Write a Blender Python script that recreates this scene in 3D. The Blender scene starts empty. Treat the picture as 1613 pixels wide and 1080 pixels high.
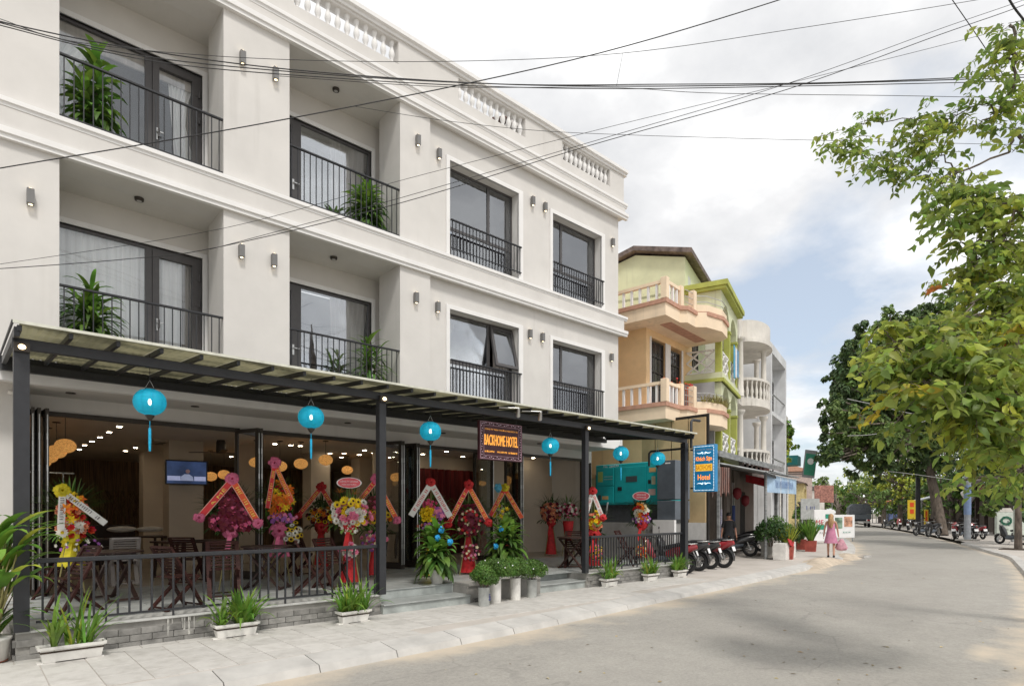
import bpy, math, random
from math import sin, cos, pi, radians, sqrt, atan2
from mathutils import Vector, Matrix
import numpy as np

SC = bpy.context.scene
COL = SC.collection
# ------------------------------------------------------------------ camera
F_PX, PX0, PY0, CAM_H = 949.0, 806.5, 806.0, 1.65
TH = math.atan((1850 - PX0) / F_PX)
CC, SS = cos(TH), sin(TH)
cam = bpy.data.cameras.new("Camera")
cam.lens = F_PX / 1613 * 36
cam.sensor_width = 36
cam.shift_x = 0.0
cam.shift_y = (PY0 - 540) / 1613
cam.clip_start = 0.05
cam.clip_end = 3000
cob = bpy.data.objects.new("Camera", cam)
COL.objects.link(cob)
cob.location = (0, 0, CAM_H)
cob.rotation_euler = (radians(90), 0, TH - radians(90))
SC.camera = cob
# ------------------------------------------------------------------ light
SUN_EL, SUN_DIR = radians(56), Vector((-0.35, -0.93, 0))
sun = bpy.data.lights.new("Sun", 'SUN')
sun.energy = 1.5
sun.angle = radians(10)
sun.color = (1.0, 0.955, 0.89)
so = bpy.data.objects.new("Sun", sun)
COL.objects.link(so)
sd = SUN_DIR.normalized()
tosun = Vector((sd.x * cos(SUN_EL), sd.y * cos(SUN_EL), sin(SUN_EL)))
so.rotation_euler = tosun.to_track_quat('Z', 'Y').to_euler()
so.location = (0, -10, 40)

W = bpy.data.worlds.new("World")
SC.world = W
W.use_nodes = True
nt = W.node_tree
N, L = nt.nodes, nt.links
for n in list(N): N.remove(n)
wo = N.new('ShaderNodeOutputWorld'); bg = N.new('ShaderNodeBackground')
sky = N.new('ShaderNodeTexSky'); sky.sky_type = 'NISHITA'; sky.sun_disc = False
sky.sun_elevation = SUN_EL
sky.sun_rotation = atan2(sd.x, sd.y)
sky.air_density = 1.0; sky.dust_density = 1.6; sky.ozone_density = 1.0
tc = N.new('ShaderNodeTexCoord')
# clouds: project the view direction on a plane overhead so that they flatten towards the horizon
sep = N.new('ShaderNodeSeparateXYZ'); L.new(tc.outputs['Generated'], sep.inputs[0])
def M_(op, a, b=None, c=None, clamp=False):
    m = N.new('ShaderNodeMath'); m.operation = op; m.use_clamp = clamp
    for i, v in enumerate((a, b, c)):
        if v is None: continue
        if isinstance(v, (int, float)): m.inputs[i].default_value = v
        else: L.new(v, m.inputs[i])
    return m.outputs[0]
zz = M_('ADD', M_('MAXIMUM', sep.outputs[2], 0.0), 0.22)
ux = M_('DIVIDE', sep.outputs[0], zz); uy = M_('DIVIDE', sep.outputs[1], zz)
cmb = N.new('ShaderNodeCombineXYZ'); L.new(ux, cmb.inputs[0]); L.new(uy, cmb.inputs[1])
def noise(scale, detail, rough, off):
    mp = N.new('ShaderNodeMapping'); mp.inputs['Location'].default_value = off
    L.new(cmb.outputs[0], mp.inputs[0])
    t = N.new('ShaderNodeTexNoise'); t.inputs['Scale'].default_value = scale
    t.inputs['Detail'].default_value = detail; t.inputs['Roughness'].default_value = rough
    L.new(mp.outputs[0], t.inputs['Vector']); return t.outputs['Fac']
def ramp(fac, pts):
    r = N.new('ShaderNodeValToRGB'); L.new(fac, r.inputs[0])
    e = r.color_ramp.elements
    while len(e) < len(pts): e.new(0.5)
    for k, (p, c) in zip(e, pts):
        k.position = p; k.color = (*c, 1) if len(c) == 3 else c
    return r.outputs[0]
SKY_OFF = (3.1, 1.7, 0.0)
n1 = noise(1.15, 9, 0.56, SKY_OFF)
n2 = noise(1.25, 8, 0.56, (SKY_OFF[0] + 7.3, SKY_OFF[1] - 2.2, 0))
# a gap of blue sky low over the street
gap = N.new('ShaderNodeVectorMath'); gap.operation = 'DOT_PRODUCT'
gd = Vector((CC + 0.60 * SS, SS - 0.60 * CC, 0.385)).normalized()
gap.inputs[1].default_value = gd; L.new(tc.outputs['Generated'], gap.inputs[0])
gapm = M_('MULTIPLY', M_('SUBTRACT', gap.outputs['Value'], 0.948), 17.0, clamp=True)
cover = M_('SUBTRACT', n1, M_('MULTIPLY', gapm, 0.235))
cmask = ramp(cover, [(0.25, (0, 0, 0)), (0.40, (1, 1, 1))])
ccol = ramp(n2, [(0.34, (5.0, 5.1, 5.3)), (0.46, (6.7, 6.72, 6.8)), (0.56, (9.0, 9.0, 8.95))])
mix = N.new('ShaderNodeMix'); mix.data_type = 'RGBA'
skb = N.new('ShaderNodeMix'); skb.data_type = 'RGBA'; skb.inputs[0].default_value = 0.42
L.new(sky.outputs[0], skb.inputs[6]); skb.inputs[7].default_value = (7.3, 7.9, 8.5, 1)
L.new(cmask, mix.inputs[0]); L.new(skb.outputs[2], mix.inputs[6]); L.new(ccol, mix.inputs[7])
L.new(mix.outputs[2], bg.inputs[0]); bg.inputs[1].default_value = 0.094
L.new(bg.outputs[0], wo.inputs[0])
SC.view_settings.view_transform = 'Standard'
SC.view_settings.look = 'None'
SC.view_settings.exposure = 0.56
SC.view_settings.gamma = 1
SC.view_settings.use_curve_mapping = False
try:
    SC.cycles.max_bounces = 8
    SC.cycles.transparent_max_bounces = 16
    SC.cycles.sample_clamp_indirect = 4.0
except Exception: pass

# ------------------------------------------------------------------ helpers
R = random.Random(7)
def ray(x, y):
    t = (x - PX0) / F_PX; u = (PY0 - y) / F_PX
    return Vector((CC + t * SS, SS - t * CC, u))
def onY(x, y, Y):                      # point of the plane Y seen at a pixel of the photo
    a = ray(x, y); k = Y / a.y; return Vector((a.x * k, Y, CAM_H + a.z * k))
def onX(x, y, X):
    a = ray(x, y); k = X / a.x; return Vector((X, a.y * k, CAM_H + a.z * k))
def onZ(x, y, Z):
    a = ray(x, y); k = (Z - CAM_H) / a.z; return Vector((a.x * k, a.y * k, Z))
def atD(x, y, d):                      # point at a depth in metres
    a = ray(x, y); return Vector((a.x * d, a.y * d, CAM_H + a.z * d))

MATS = {}
def nodes_of(m):
    m.use_nodes = True; return m.node_tree.nodes, m.node_tree.links, m.node_tree.nodes['Principled BSDF']
def mat(name, col, rough=0.6, metal=0.0, var=0.08, scale=6.0, bump=0.0, bscale=40.0, spec=0.4, col2=None,
        rand=0.0, island=0.0, emit=0.0, trans=0.0, stretch=None, detail=5, coat=0.0, world_co=False, thr=(0.35, 0.65)):
    """general procedural surface: base colour with noise variation, fine relief, per object / per island jitter"""
    m = bpy.data.materials.new(name); n, l, b = nodes_of(m)
    tcn = n.new('ShaderNodeTexCoord'); mp = n.new('ShaderNodeMapping')
    if world_co:
        g = n.new('ShaderNodeNewGeometry'); l.new(g.outputs['Position'], mp.inputs[0])
    else: l.new(tcn.outputs['Object'], mp.inputs[0])
    if stretch: mp.inputs['Scale'].default_value = stretch
    t = n.new('ShaderNodeTexNoise'); t.noise_dimensions = '4D'
    t.inputs['Scale'].default_value = scale; t.inputs['Detail'].default_value = detail; t.inputs['Roughness'].default_value = 0.6
    l.new(mp.outputs[0], t.inputs['Vector'])
    oi = n.new('ShaderNodeObjectInfo')
    mm = n.new('ShaderNodeMath'); mm.operation = 'MULTIPLY'; mm.inputs[1].default_value = 0.0 if world_co else 30
    l.new(oi.outputs['Random'], mm.inputs[0]); l.new(mm.outputs[0], t.inputs['W'])
    r = n.new('ShaderNodeValToRGB'); l.new(t.outputs['Fac'], r.inputs[0])
    c2 = col2 if col2 else tuple(min(1, c * (1 + 1.6 * var)) for c in col)
    c1 = col if col2 else tuple(c * (1 - 1.6 * var) for c in col)
    r.color_ramp.elements[0].position = thr[0]; r.color_ramp.elements[1].position = thr[1]
    r.color_ramp.elements[0].color = (*c1, 1); r.color_ramp.elements[1].color = (*c2, 1)
    out = r.outputs[0]
    if rand or island:
        hs = n.new('ShaderNodeHueSaturation'); l.new(out, hs.inputs['Color'])
        src = oi.outputs['Random']; amt = rand
        if island:
            g2 = n.new('ShaderNodeNewGeometry'); src = g2.outputs['Random Per Island']; amt = island
        ml = n.new('ShaderNodeMapRange'); ml.inputs[3].default_value = 1 - amt; ml.inputs[4].default_value = 1 + amt
        l.new(src, ml.inputs[0]); l.new(ml.outputs[0], hs.inputs['Value'])
        if island:
            m2 = n.new('ShaderNodeMath'); m2.operation = 'MULTIPLY'; m2.inputs[1].default_value = 7.31; l.new(src, m2.inputs[0])
            m3 = n.new('ShaderNodeMath'); m3.operation = 'FRACT'; l.new(m2.outputs[0], m3.inputs[0])
            m4 = n.new('ShaderNodeMapRange'); m4.inputs[3].default_value = 0.475; m4.inputs[4].default_value = 0.52
            l.new(m3.outputs[0], m4.inputs[0]); l.new(m4.outputs[0], hs.inputs['Hue'])
        out = hs.outputs[0]
    l.new(out, b.inputs['Base Color'])
    b.inputs['Roughness'].default_value = rough; b.inputs['Metallic'].default_value = metal
    b.inputs['Specular IOR Level'].default_value = spec
    if coat: b.inputs['Coat Weight'].default_value = coat
    if bump:
        t2 = n.new('ShaderNodeTexNoise'); t2.inputs['Scale'].default_value = bscale; t2.inputs['Detail'].default_value = 4
        l.new(mp.outputs[0], t2.inputs['Vector'])
        bp = n.new('ShaderNodeBump'); bp.inputs['Strength'].default_value = bump; bp.inputs['Distance'].default_value = 0.02
        l.new(t2.outputs['Fac'], bp.inputs['Height']); l.new(bp.outputs[0], b.inputs['Normal'])
    if emit:
        l.new(out, b.inputs['Emission Color']); b.inputs['Emission Strength'].default_value = emit
    if trans:
        tr = n.new('ShaderNodeBsdfTranslucent'); l.new(out, tr.inputs[0])
        ms = n.new('ShaderNodeMixShader'); ms.inputs[0].default_value = trans
        o = n['Material Output']; l.new(b.outputs[0], ms.inputs[1]); l.new(tr.outputs[0], ms.inputs[2]); l.new(ms.outputs[0], o.inputs[0])
    MATS[name] = m
    return m
def glass(name, tint=(0.75, 0.8, 0.8), refl=0.35, rough=0.0):
    m = bpy.data.materials.new(name); m.use_nodes = True; n, l = m.node_tree.nodes, m.node_tree.links
    n.remove(n['Principled BSDF']); o = n['Material Output']
    t = n.new('ShaderNodeBsdfTransparent'); t.inputs[0].default_value = (*tint, 1)
    g = n.new('ShaderNodeBsdfGlossy'); g.inputs['Roughness'].default_value = rough; g.inputs[0].default_value = (0.93, 0.96, 1, 1)
    fr = n.new('ShaderNodeFresnel'); fr.inputs[0].default_value = 1.5
    ma = n.new('ShaderNodeMath'); ma.operation = 'ADD'; ma.inputs[1].default_value = refl; ma.use_clamp = True
    l.new(fr.outputs[0], ma.inputs[0])
    # slow waviness of the panes
    tx = n.new('ShaderNodeTexNoise'); tx.inputs['Scale'].default_value = 0.9
    bp = n.new('ShaderNodeBump'); bp.inputs['Strength'].default_value = 0.06; bp.inputs['Distance'].default_value = 0.1
    tcn = n.new('ShaderNodeTexCoord'); l.new(tcn.outputs['Object'], tx.inputs['Vector'])
    l.new(tx.outputs['Fac'], bp.inputs['Height']); l.new(bp.outputs[0], g.inputs['Normal'])
    ms = n.new('ShaderNodeMixShader'); l.new(ma.outputs[0], ms.inputs[0]); l.new(t.outputs[0], ms.inputs[1]); l.new(g.outputs[0], ms.inputs[2])
    l.new(ms.outputs[0], o.inputs[0]); MATS[name] = m; return m

def add_streaks(m, amt=0.1):
    n, l = m.node_tree.nodes, m.node_tree.links; b = n['Principled BSDF']; src = b.inputs['Base Color'].links[0].from_socket
    g = n.new('ShaderNodeNewGeometry'); mp = n.new('ShaderNodeMapping'); mp.inputs['Scale'].default_value = (5, 5, .35); l.new(g.outputs['Position'], mp.inputs[0])
    t = n.new('ShaderNodeTexNoise'); t.inputs['Scale'].default_value = 1.0; t.inputs['Detail'].default_value = 6; l.new(mp.outputs[0], t.inputs['Vector'])
    mp2 = n.new('ShaderNodeMapping'); l.new(g.outputs['Position'], mp2.inputs[0]); t2 = n.new('ShaderNodeTexNoise'); t2.inputs['Scale'].default_value = .5; l.new(mp2.outputs[0], t2.inputs['Vector'])
    r = n.new('ShaderNodeValToRGB'); r.color_ramp.elements[0].position = .55; r.color_ramp.elements[1].position = .75; l.new(t.outputs['Fac'], r.inputs[0])
    r2 = n.new('ShaderNodeValToRGB'); r2.color_ramp.elements[0].position = .45; r2.color_ramp.elements[1].position = .65; l.new(t2.outputs['Fac'], r2.inputs[0])
    mu = n.new('ShaderNodeMath'); mu.operation = 'MULTIPLY'; l.new(r.outputs[0], mu.inputs[0]); l.new(r2.outputs[0], mu.inputs[1])
    m3 = n.new('ShaderNodeMath'); m3.operation = 'MULTIPLY'; m3.inputs[1].default_value = amt; l.new(mu.outputs[0], m3.inputs[0])
    x = n.new('ShaderNodeMix'); x.data_type = 'RGBA'; x.blend_type = 'MIX'; l.new(m3.outputs[0], x.inputs[0]); l.new(src, x.inputs[6]); x.inputs[7].default_value = (.2, .18, .15, 1)
    l.new(x.outputs[2], b.inputs['Base Color'])

class MB:
    """collects faces in world (or local) coordinates"""
    def __init__(s): s.v = []; s.f = []; s.sm = []
    def add(s, vs, fs, smooth=False):
        o = len(s.v); s.v.extend([tuple(v) for v in vs]); s.f.extend([tuple(i + o for i in f) for f in fs]); s.sm.extend([smooth] * len(fs)); return s
    def box(s, x0, x1, y0, y1, z0, z1):
        return s.add([(x0,y0,z0),(x1,y0,z0),(x1,y1,z0),(x0,y1,z0),(x0,y0,z1),(x1,y0,z1),(x1,y1,z1),(x0,y1,z1)],
                     [(0,3,2,1),(4,5,6,7),(0,1,5,4),(1,2,6,5),(2,3,7,6),(3,0,4,7)])
    def bbox(s, x0, x1, y0, y1, z0, z1, b=0.006):      # box with chamfered edges
        vs = []; 
        for (z, bb) in ((z0, b), (z0 + b, 0), (z1 - b, 0), (z1, b)):
            c = b
            for (x, y) in ((x0+bb+c*0,y0+bb),(x1-bb,y0+bb),(x1-bb,y1-bb),(x0+bb,y1-bb)): vs.append((x, y, z))
        fs = [(3,2,1,0),(12,13,14,15)]
        for r in range(3):
            for k in range(4):
                a = r*4+k; b2 = r*4+(k+1)%4; fs.append((a, b2, b2+4, a+4))
        return s.add(vs, fs)
    def bar(s, p, q, w, h=None, up=(0, 0, 1)):
        p, q = Vector(p), Vector(q); h = h or w; d = (q - p).normalized(); u = Vector(up)
        if abs(d.dot(u)) > 0.98: u = Vector((0, 1, 0))
        a = d.cross(u).normalized() * w / 2; b = a.normalized().cross(d).normalized() * h / 2
        vs = [p-a-b, p+a-b, p+a+b, p-a+b, q-a-b, q+a-b, q+a+b, q-a+b]
        return s.add(vs, [(0,1,2,3),(7,6,5,4),(0,4,5,1),(1,5,6,2),(2,6,7,3),(3,7,4,0)])
    def tube(s, pts, r, n=8, cap=True, smooth=True):
        pts = [Vector(p) for p in pts]; m = len(pts); rs = r if isinstance(r, (list, tuple)) else [r] * m
        vs = []; pa = None
        for i, p in enumerate(pts):
            d = (pts[min(i+1, m-1)] - pts[max(i-1, 0)])
            if d.length < 1e-9: d = Vector((0, 0, 1))
            d.normalize()
            if pa is None:
                u = Vector((0, 0, 1)) if abs(d.z) < 0.9 else Vector((1, 0, 0))
                a = d.cross(u).normalized()
            else:
                a = (pa - d * pa.dot(d)); a = a.normalized() if a.length > 1e-6 else d.orthogonal().normalized()
            pa = a; b = d.cross(a)
            for k in range(n):
                t = 2 * pi * k / n; vs.append(p + (a * cos(t) + b * sin(t)) * rs[i])
        fs = []
        for i in range(m - 1):
            for k in range(n):
                a0 = i*n+k; a1 = i*n+(k+1) % n; fs.append((a0, a1, a1+n, a0+n))
        s.add(vs, fs, smooth)
        if cap:
            s.add(vs[:n], [tuple(range(n-1, -1, -1))]); s.add(vs[-n:], [tuple(range(n))])
        return s
    def lathe(s, prof, n=16, c=(0, 0, 0), smooth=True, axis='Z', lobes=0, depth=0.0, sy=1.0):
        vs = []; c = Vector(c)
        for (r, z) in prof:
            for k in range(n):
                t = 2 * pi * k / n; rr = r * (1 - depth * abs(sin(lobes * t / 2)) ** 0.5 + depth) if lobes else r
                x, y = rr * cos(t), rr * sin(t) * sy
                v = (x, y, z) if axis == 'Z' else ((z, x, y) if axis == 'X' else (x, z, y))
                vs.append(Vector(v) + c)
        fs = []
        for i in range(len(prof) - 1):
            for k in range(n):
                a0 = i*n+k; a1 = i*n+(k+1) % n; f = (a0, a1, a1+n, a0+n); fs.append(f if axis != 'Y' else f[::-1])
        s.add(vs, fs, smooth)
        if prof[0][0] > 1e-4: s.add(vs[:n], [tuple(range(n-1, -1, -1))])
        if prof[-1][0] > 1e-4: s.add(vs[-n:], [tuple(range(n))])
        return s
    def torus(s, c, R_, r, n=20, m=8, axis='X'):
        vs = []; c = Vector(c)
        for i in range(n):
            t = 2*pi*i/n
            for k in range(m):
                u = 2*pi*k/m; rr = R_ + r*cos(u); a, b, z = rr*cos(t), rr*sin(t), r*sin(u)
                vs.append(c + Vector({'X': (z, a, b), 'Y': (a, z, b), 'Z': (a, b, z)}[axis]))
        fs = [(i*m+k, ((i+1) % n)*m+k, ((i+1) % n)*m+(k+1) % m, i*m+(k+1) % m) for i in range(n) for k in range(m)]
        return s.add(vs, fs, True)
    def prism(s, poly, dirv):                       # polygon extruded along dirv
        n = len(poly); dirv = Vector(dirv); a = [Vector(p) for p in poly]; b = [p + dirv for p in a]
        fs = [tuple(range(n-1, -1, -1)), tuple(range(n, 2*n))] + [(k, (k+1) % n, n+(k+1) % n, n+k) for k in range(n)]
        return s.add(a + b, fs)
    def quad(s, a, b, c, d): return s.add([a, b, c, d], [(0, 1, 2, 3)])
    def sphere(s, c, r, n=12, m=8, sc=(1, 1, 1)):
        prof = [(max(1e-5, r * sin(pi * i / m)), -r * cos(pi * i / m)) for i in range(m + 1)]
        vs = []; 
        for (rr, z) in prof:
            for k in range(n):
                t = 2*pi*k/n; vs.append((c[0] + rr*cos(t)*sc[0], c[1] + rr*sin(t)*sc[1], c[2] + z*sc[2]))
        fs = [(i*n+k, i*n+(k+1) % n, (i+1)*n+(k+1) % n, (i+1)*n+k) for i in range(m) for k in range(n)]
        return s.add(vs, fs, True)
    def xform(s, M):
        s.v = [tuple(M @ Vector(v)) for v in s.v]; return s
    def merge(s, o, M=None):
        return_ = [tuple((M @ Vector(v)) if M else v) for v in o.v]
        k = len(s.v); s.v.extend(return_); s.f.extend([tuple(i + k for i in f) for f in o.f]); s.sm.extend(o.sm); return s
    def mesh(s, name, material, off=Vector((0, 0, 0))):
        me = bpy.data.meshes.new(name)
        arr = [(v[0]-off[0], v[1]-off[1], v[2]-off[2]) for v in s.v]
        me.from_pydata(arr, [], s.f)
        me.polygons.foreach_set('use_smooth', s.sm)
        if material: me.materials.append(material)
        me.update(); return me

OFF = {}
def tag(o, label=None, cat=None, group=None, kind=None):
    if label: o['label'] = label
    if cat: o['category'] = cat
    if group: o['group'] = group
    if kind: o['kind'] = kind
    return o
def thing(name, loc, label, cat, group=None, rz=0.0):
    o = bpy.data.objects.new(name, None); COL.objects.link(o); o.location = loc; o.rotation_euler = (0, 0, rz)
    o.empty_display_size = 0.2
    OFF[o] = Vector(loc); tag(o, label, cat, group); return o
def part(name, mb, m, parent=None, local=False, loc=None, label=None, kind=None):
    """link a mesh as ONE object; its vertices are in world coordinates unless local"""
    off = Vector((0, 0, 0))
    if not local and parent is not None: off = OFF.get(parent, Vector((0, 0, 0)))
    me = mb.mesh(name, m, off) if isinstance(mb, MB) else mb
    o = bpy.data.objects.new(name, me); COL.objects.link(o)
    if parent is not None: o.parent = parent
    if loc is not None: o.location = loc
    OFF[o] = off if parent is not None else Vector((0, 0, 0))
    if label: o['label'] = label
    if kind: o['kind'] = kind
    return o
def solo(name, mb, m, label, cat, group=None, base=None):
    """a top-level thing that is one mesh, origin at its base"""
    b = Vector(base) if base is not None else Vector((sum(v[0] for v in mb.v) / len(mb.v), sum(v[1] for v in mb.v) / len(mb.v), min(v[2] for v in mb.v)))
    o = bpy.data.objects.new(name, mb.mesh(name, m, b)); COL.objects.link(o); o.location = b; OFF[o] = b
    return tag(o, label, cat, group)
def struct(name, mb, m, parent=None):
    o = part(name, mb, m, parent); o['kind'] = 'structure'; return o
def link_copy(o, parent=None):
    c = o.copy(); COL.objects.link(c)
    if parent is not None: c.parent = parent
    OFF[c] = OFF.get(o, Vector((0, 0, 0))).copy(); return c
def copy_thing(root, loc=None, rz=None, label=None, scale=None):
    r = link_copy(root)
    if loc is not None: r.location = loc
    if rz is not None: r.rotation_euler = (0, 0, rz)
    if scale is not None: r.scale = scale if not isinstance(scale, (int, float)) else (scale,) * 3
    if label: r['label'] = label
    for ch in list(root.children):
        c = link_copy(ch, r)
        for g in list(ch.children): link_copy(g, c)
    return r
def text_mb(s, h, w=None, depth=0.004, res=2, align='CENTER'):
    """lettering in the XZ plane facing -Y, centred on the origin, cap height h, squeezed to width w"""
    cu = bpy.data.curves.new('lettering', 'FONT'); cu.body = s; cu.size = 1.0; cu.extrude = 0.0
    cu.align_x = align; cu.align_y = 'CENTER'; cu.resolution_u = res
    o = bpy.data.objects.new('lettering', cu); COL.objects.link(o)
    dg = bpy.context.evaluated_depsgraph_get(); me = bpy.data.meshes.new_from_object(o.evaluated_get(dg))
    vs = [v.co.copy() for v in me.vertices]; fs = [tuple(p.vertices) for p in me.polygons]
    COL.objects.unlink(o); bpy.data.objects.remove(o); bpy.data.curves.remove(cu); bpy.data.meshes.remove(me)
    mb = MB()
    if not vs: return mb
    x0, x1 = min(v.x for v in vs), max(v.x for v in vs); y0, y1 = min(v.y for v in vs), max(v.y for v in vs)
    ky = h / max(1e-6, y1 - y0); kx = ky if w is None else w / max(1e-6, x1 - x0)
    cx = (x0 + x1) / 2 if align == 'CENTER' else x0
    mb.add([((v.x - cx) * kx, -depth, (v.y - (y0 + y1) / 2) * ky) for v in vs], fs)
    return mb
def V(*a): return Vector(a)
def T(loc, rz=0.0, s=1.0, rx=0.0, ry=0.0):
    return Matrix.Translation(loc) @ Matrix.Rotation(rz, 4, 'Z') @ Matrix.Rotation(rx, 4, 'X') @ Matrix.Rotation(ry, 4, 'Y') @ Matrix.Scale(s, 4)

# ------------------------------------------------------------------ materials
mat('stucco', (0.66, 0.64, 0.615), 0.85, var=0.03, scale=1.2, bump=0.12, bscale=180, spec=0.2, world_co=True)
mat('white_trim', (0.8, 0.79, 0.78), 0.7, var=0.02, scale=2, bump=0.06, bscale=120, spec=0.3, world_co=True)
add_streaks(MATS['stucco'], .16); add_streaks(MATS['white_trim'], .14)
mat('soffit_paint', (0.66, 0.635, 0.6), 0.85, var=0.02, scale=2, spec=0.2, world_co=True)
mat('inner_wall', (0.56, 0.48, 0.39), 0.85, var=0.03, scale=2, spec=0.2)
mat('inner_ceiling', (0.74, 0.66, 0.57), 0.85, var=0.02, scale=2, spec=0.2)
mat('dark_metal', (0.022, 0.023, 0.027), 0.45, metal=0.0, var=0.08, scale=12, bump=0.02, bscale=90, spec=0.5)
mat('frame_grey', (0.085, 0.08, 0.08), 0.4, metal=0.2, var=0.05, scale=8, spec=0.5)
mat('bronze_frame', (0.05, 0.042, 0.035), 0.4, metal=0.3, var=0.05, scale=8)
mat('silver', (0.55, 0.55, 0.54), 0.3, metal=0.9, var=0.05)
mat('lamp_body', (0.2, 0.195, 0.19), 0.4, metal=0.5, var=0.05)
glass('window_glass', (0.97, 0.98, 0.98), 0.24)
glass('balcony_glass', (0.98, 0.99, 0.99), 0.04)
glass('door_glass', (0.62, 0.66, 0.63), 0.16)
mat('sheer_curtain', (0.93, 0.91, 0.89), 0.9, var=0.04, stretch=(14, 14, 0.4), scale=1)
mat('taupe_curtain', (0.46, 0.41, 0.37), 0.9, var=0.14, stretch=(10, 10, 0.3), scale=1)
mat('room_dark', (0.16, 0.15, 0.14), 0.9, var=0.05)
mat('warm_glow', (1.0, 0.75, 0.42), 0.5, emit=4.0, var=0.0)
mat('lamp_glow', (1.0, 0.8, 0.5), 0.5, emit=2.5, var=0.0)
mat('spot_glow', (1.0, 0.83, 0.58), 0.5, emit=34.0, var=0.0)
mat('slate_brick', (0.23, 0.222, 0.208), 0.85, var=0.24, scale=5, bump=0.15, bscale=40, rand=0.12)
mat('mortar', (0.3, 0.29, 0.27), 0.9, var=0.1, scale=9, bump=0.2)
mat('stone_tile', (0.33, 0.345, 0.335), 0.45, var=0.13, scale=3.5, bump=0.05, bscale=30, rand=0.08, spec=0.4)
mat('stone_step', (0.36, 0.385, 0.37), 0.55, var=0.16, scale=3, bump=0.08, bscale=30, rand=0.05)
mat('concrete', (0.31, 0.297, 0.275), 0.85, var=0.16, scale=2.5, bump=0.15, bscale=50, world_co=True)
mat('paver', (0.53, 0.51, 0.48), 0.85, col2=(0.4, 0.38, 0.35), scale=5.5, detail=9, bump=0.25, bscale=45, rand=0.06, thr=(0.45, 0.75))
mat('kerb_stone', (0.48, 0.465, 0.44), 0.8, var=0.08, scale=2.5, bump=0.1, bscale=60, rand=0.05)
mat('asphalt', (0.3, 0.29, 0.275), 0.9, var=0.05)
mat('plank_wood', (0.042, 0.014, 0.011), 0.6, var=0.25, stretch=(2, 2, 14), scale=5, bump=0.05, rand=0.2, spec=0.2)
mat('table_wood', (0.045, 0.022, 0.017), 0.45, var=0.2, scale=5, stretch=(1, 9, 1), rand=0.15, spec=0.5)
mat('backlit_chair', (0.42, 0.38, 0.36), 0.35, var=0.1, metal=0.2)  # same chair in a paler colour, standing in for light on its back
mat('red_cloth', (0.62, 0.03, 0.035), 0.6, var=0.15, scale=8, bump=0.2, bscale=14, trans=0.15)
mat('pink_cloth', (0.86, 0.2, 0.36), 0.6, var=0.15, scale=8, bump=0.25, bscale=14, trans=0.2)
mat('yellow_cloth', (0.8, 0.68, 0.03), 0.6, var=0.12, scale=8, bump=0.2, bscale=14, trans=0.2)
mat('white_cloth', (0.78, 0.77, 0.74), 0.7, var=0.05, scale=8, bump=0.1, bscale=14, trans=0.2)
mat('blue_ribbon', (0.03, 0.36, 0.72), 0.4, var=0.15, scale=8, trans=0.1)
mat('banner_red', (0.66, 0.035, 0.04), 0.55, var=0.05)
mat('banner_orange', (0.78, 0.1, 0.03), 0.55, var=0.05)
mat('letter_yellow', (0.9, 0.72, 0.12), 0.5, var=0.02)
mat('letter_orange', (0.95, 0.4, 0.06), 0.5, var=0.05, emit=0.4)
mat('letter_white', (0.85, 0.85, 0.85), 0.5, var=0.02)
mat('letter_dark', (0.12, 0.1, 0.12), 0.6, var=0.02)
mat('leaf_dark', (0.035, 0.085, 0.018), 0.5, var=0.25, scale=4, island=0.35, trans=0.25, spec=0.4)
mat('leaf_mid', (0.095, 0.19, 0.035), 0.5, var=0.25, scale=4, island=0.35, trans=0.3, spec=0.4)
mat('leaf_bright', (0.16, 0.31, 0.045), 0.5, var=0.22, scale=4, island=0.3, trans=0.35, spec=0.4)
mat('leaf_lime', (0.36, 0.42, 0.06), 0.5, var=0.25, scale=3, island=0.35, trans=0.4, spec=0.4)
mat('leaf_yellow', (0.5, 0.42, 0.04), 0.55, var=0.2, scale=3, island=0.3, trans=0.4)
mat('leaf_orange', (0.55, 0.2, 0.05), 0.55, var=0.2, scale=3, island=0.3, trans=0.4)
mat('bark', (0.13, 0.105, 0.085), 0.9, var=0.3, scale=7, bump=0.6, bscale=18, stretch=(1, 1, 0.35))
mat('twig', (0.16, 0.12, 0.09), 0.85, var=0.2, scale=9)
mat('pot_white', (0.72, 0.7, 0.66), 0.55, var=0.09, scale=5, bump=0.05, rand=0.04)
mat('pot_grey', (0.42, 0.43, 0.41), 0.6, var=0.12, scale=6, bump=0.1)
mat('soil', (0.06, 0.042, 0.03), 0.95, var=0.3, scale=20, bump=0.5)
mat('lantern_blue', (0.01, 0.46, 0.68), 0.6, var=0.06, scale=5, trans=0.3, stretch=(1, 1, 6), emit=0.1)
mat('lantern_bulb', (1.0, 0.93, 0.62), 0.5, emit=9.0, var=0.0)
mat('tassel_blue', (0.01, 0.36, 0.6), 0.6, var=0.15, scale=40)
mat('wicker_glow', (0.88, 0.33, 0.09), 0.7, emit=0.36, var=0.35, scale=40, stretch=(1, 1, 4))
mat('black_plastic', (0.02, 0.02, 0.022), 0.35, var=0.1)
mat('rubber', (0.022, 0.022, 0.023), 0.8, var=0.1, bump=0.1)
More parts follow.
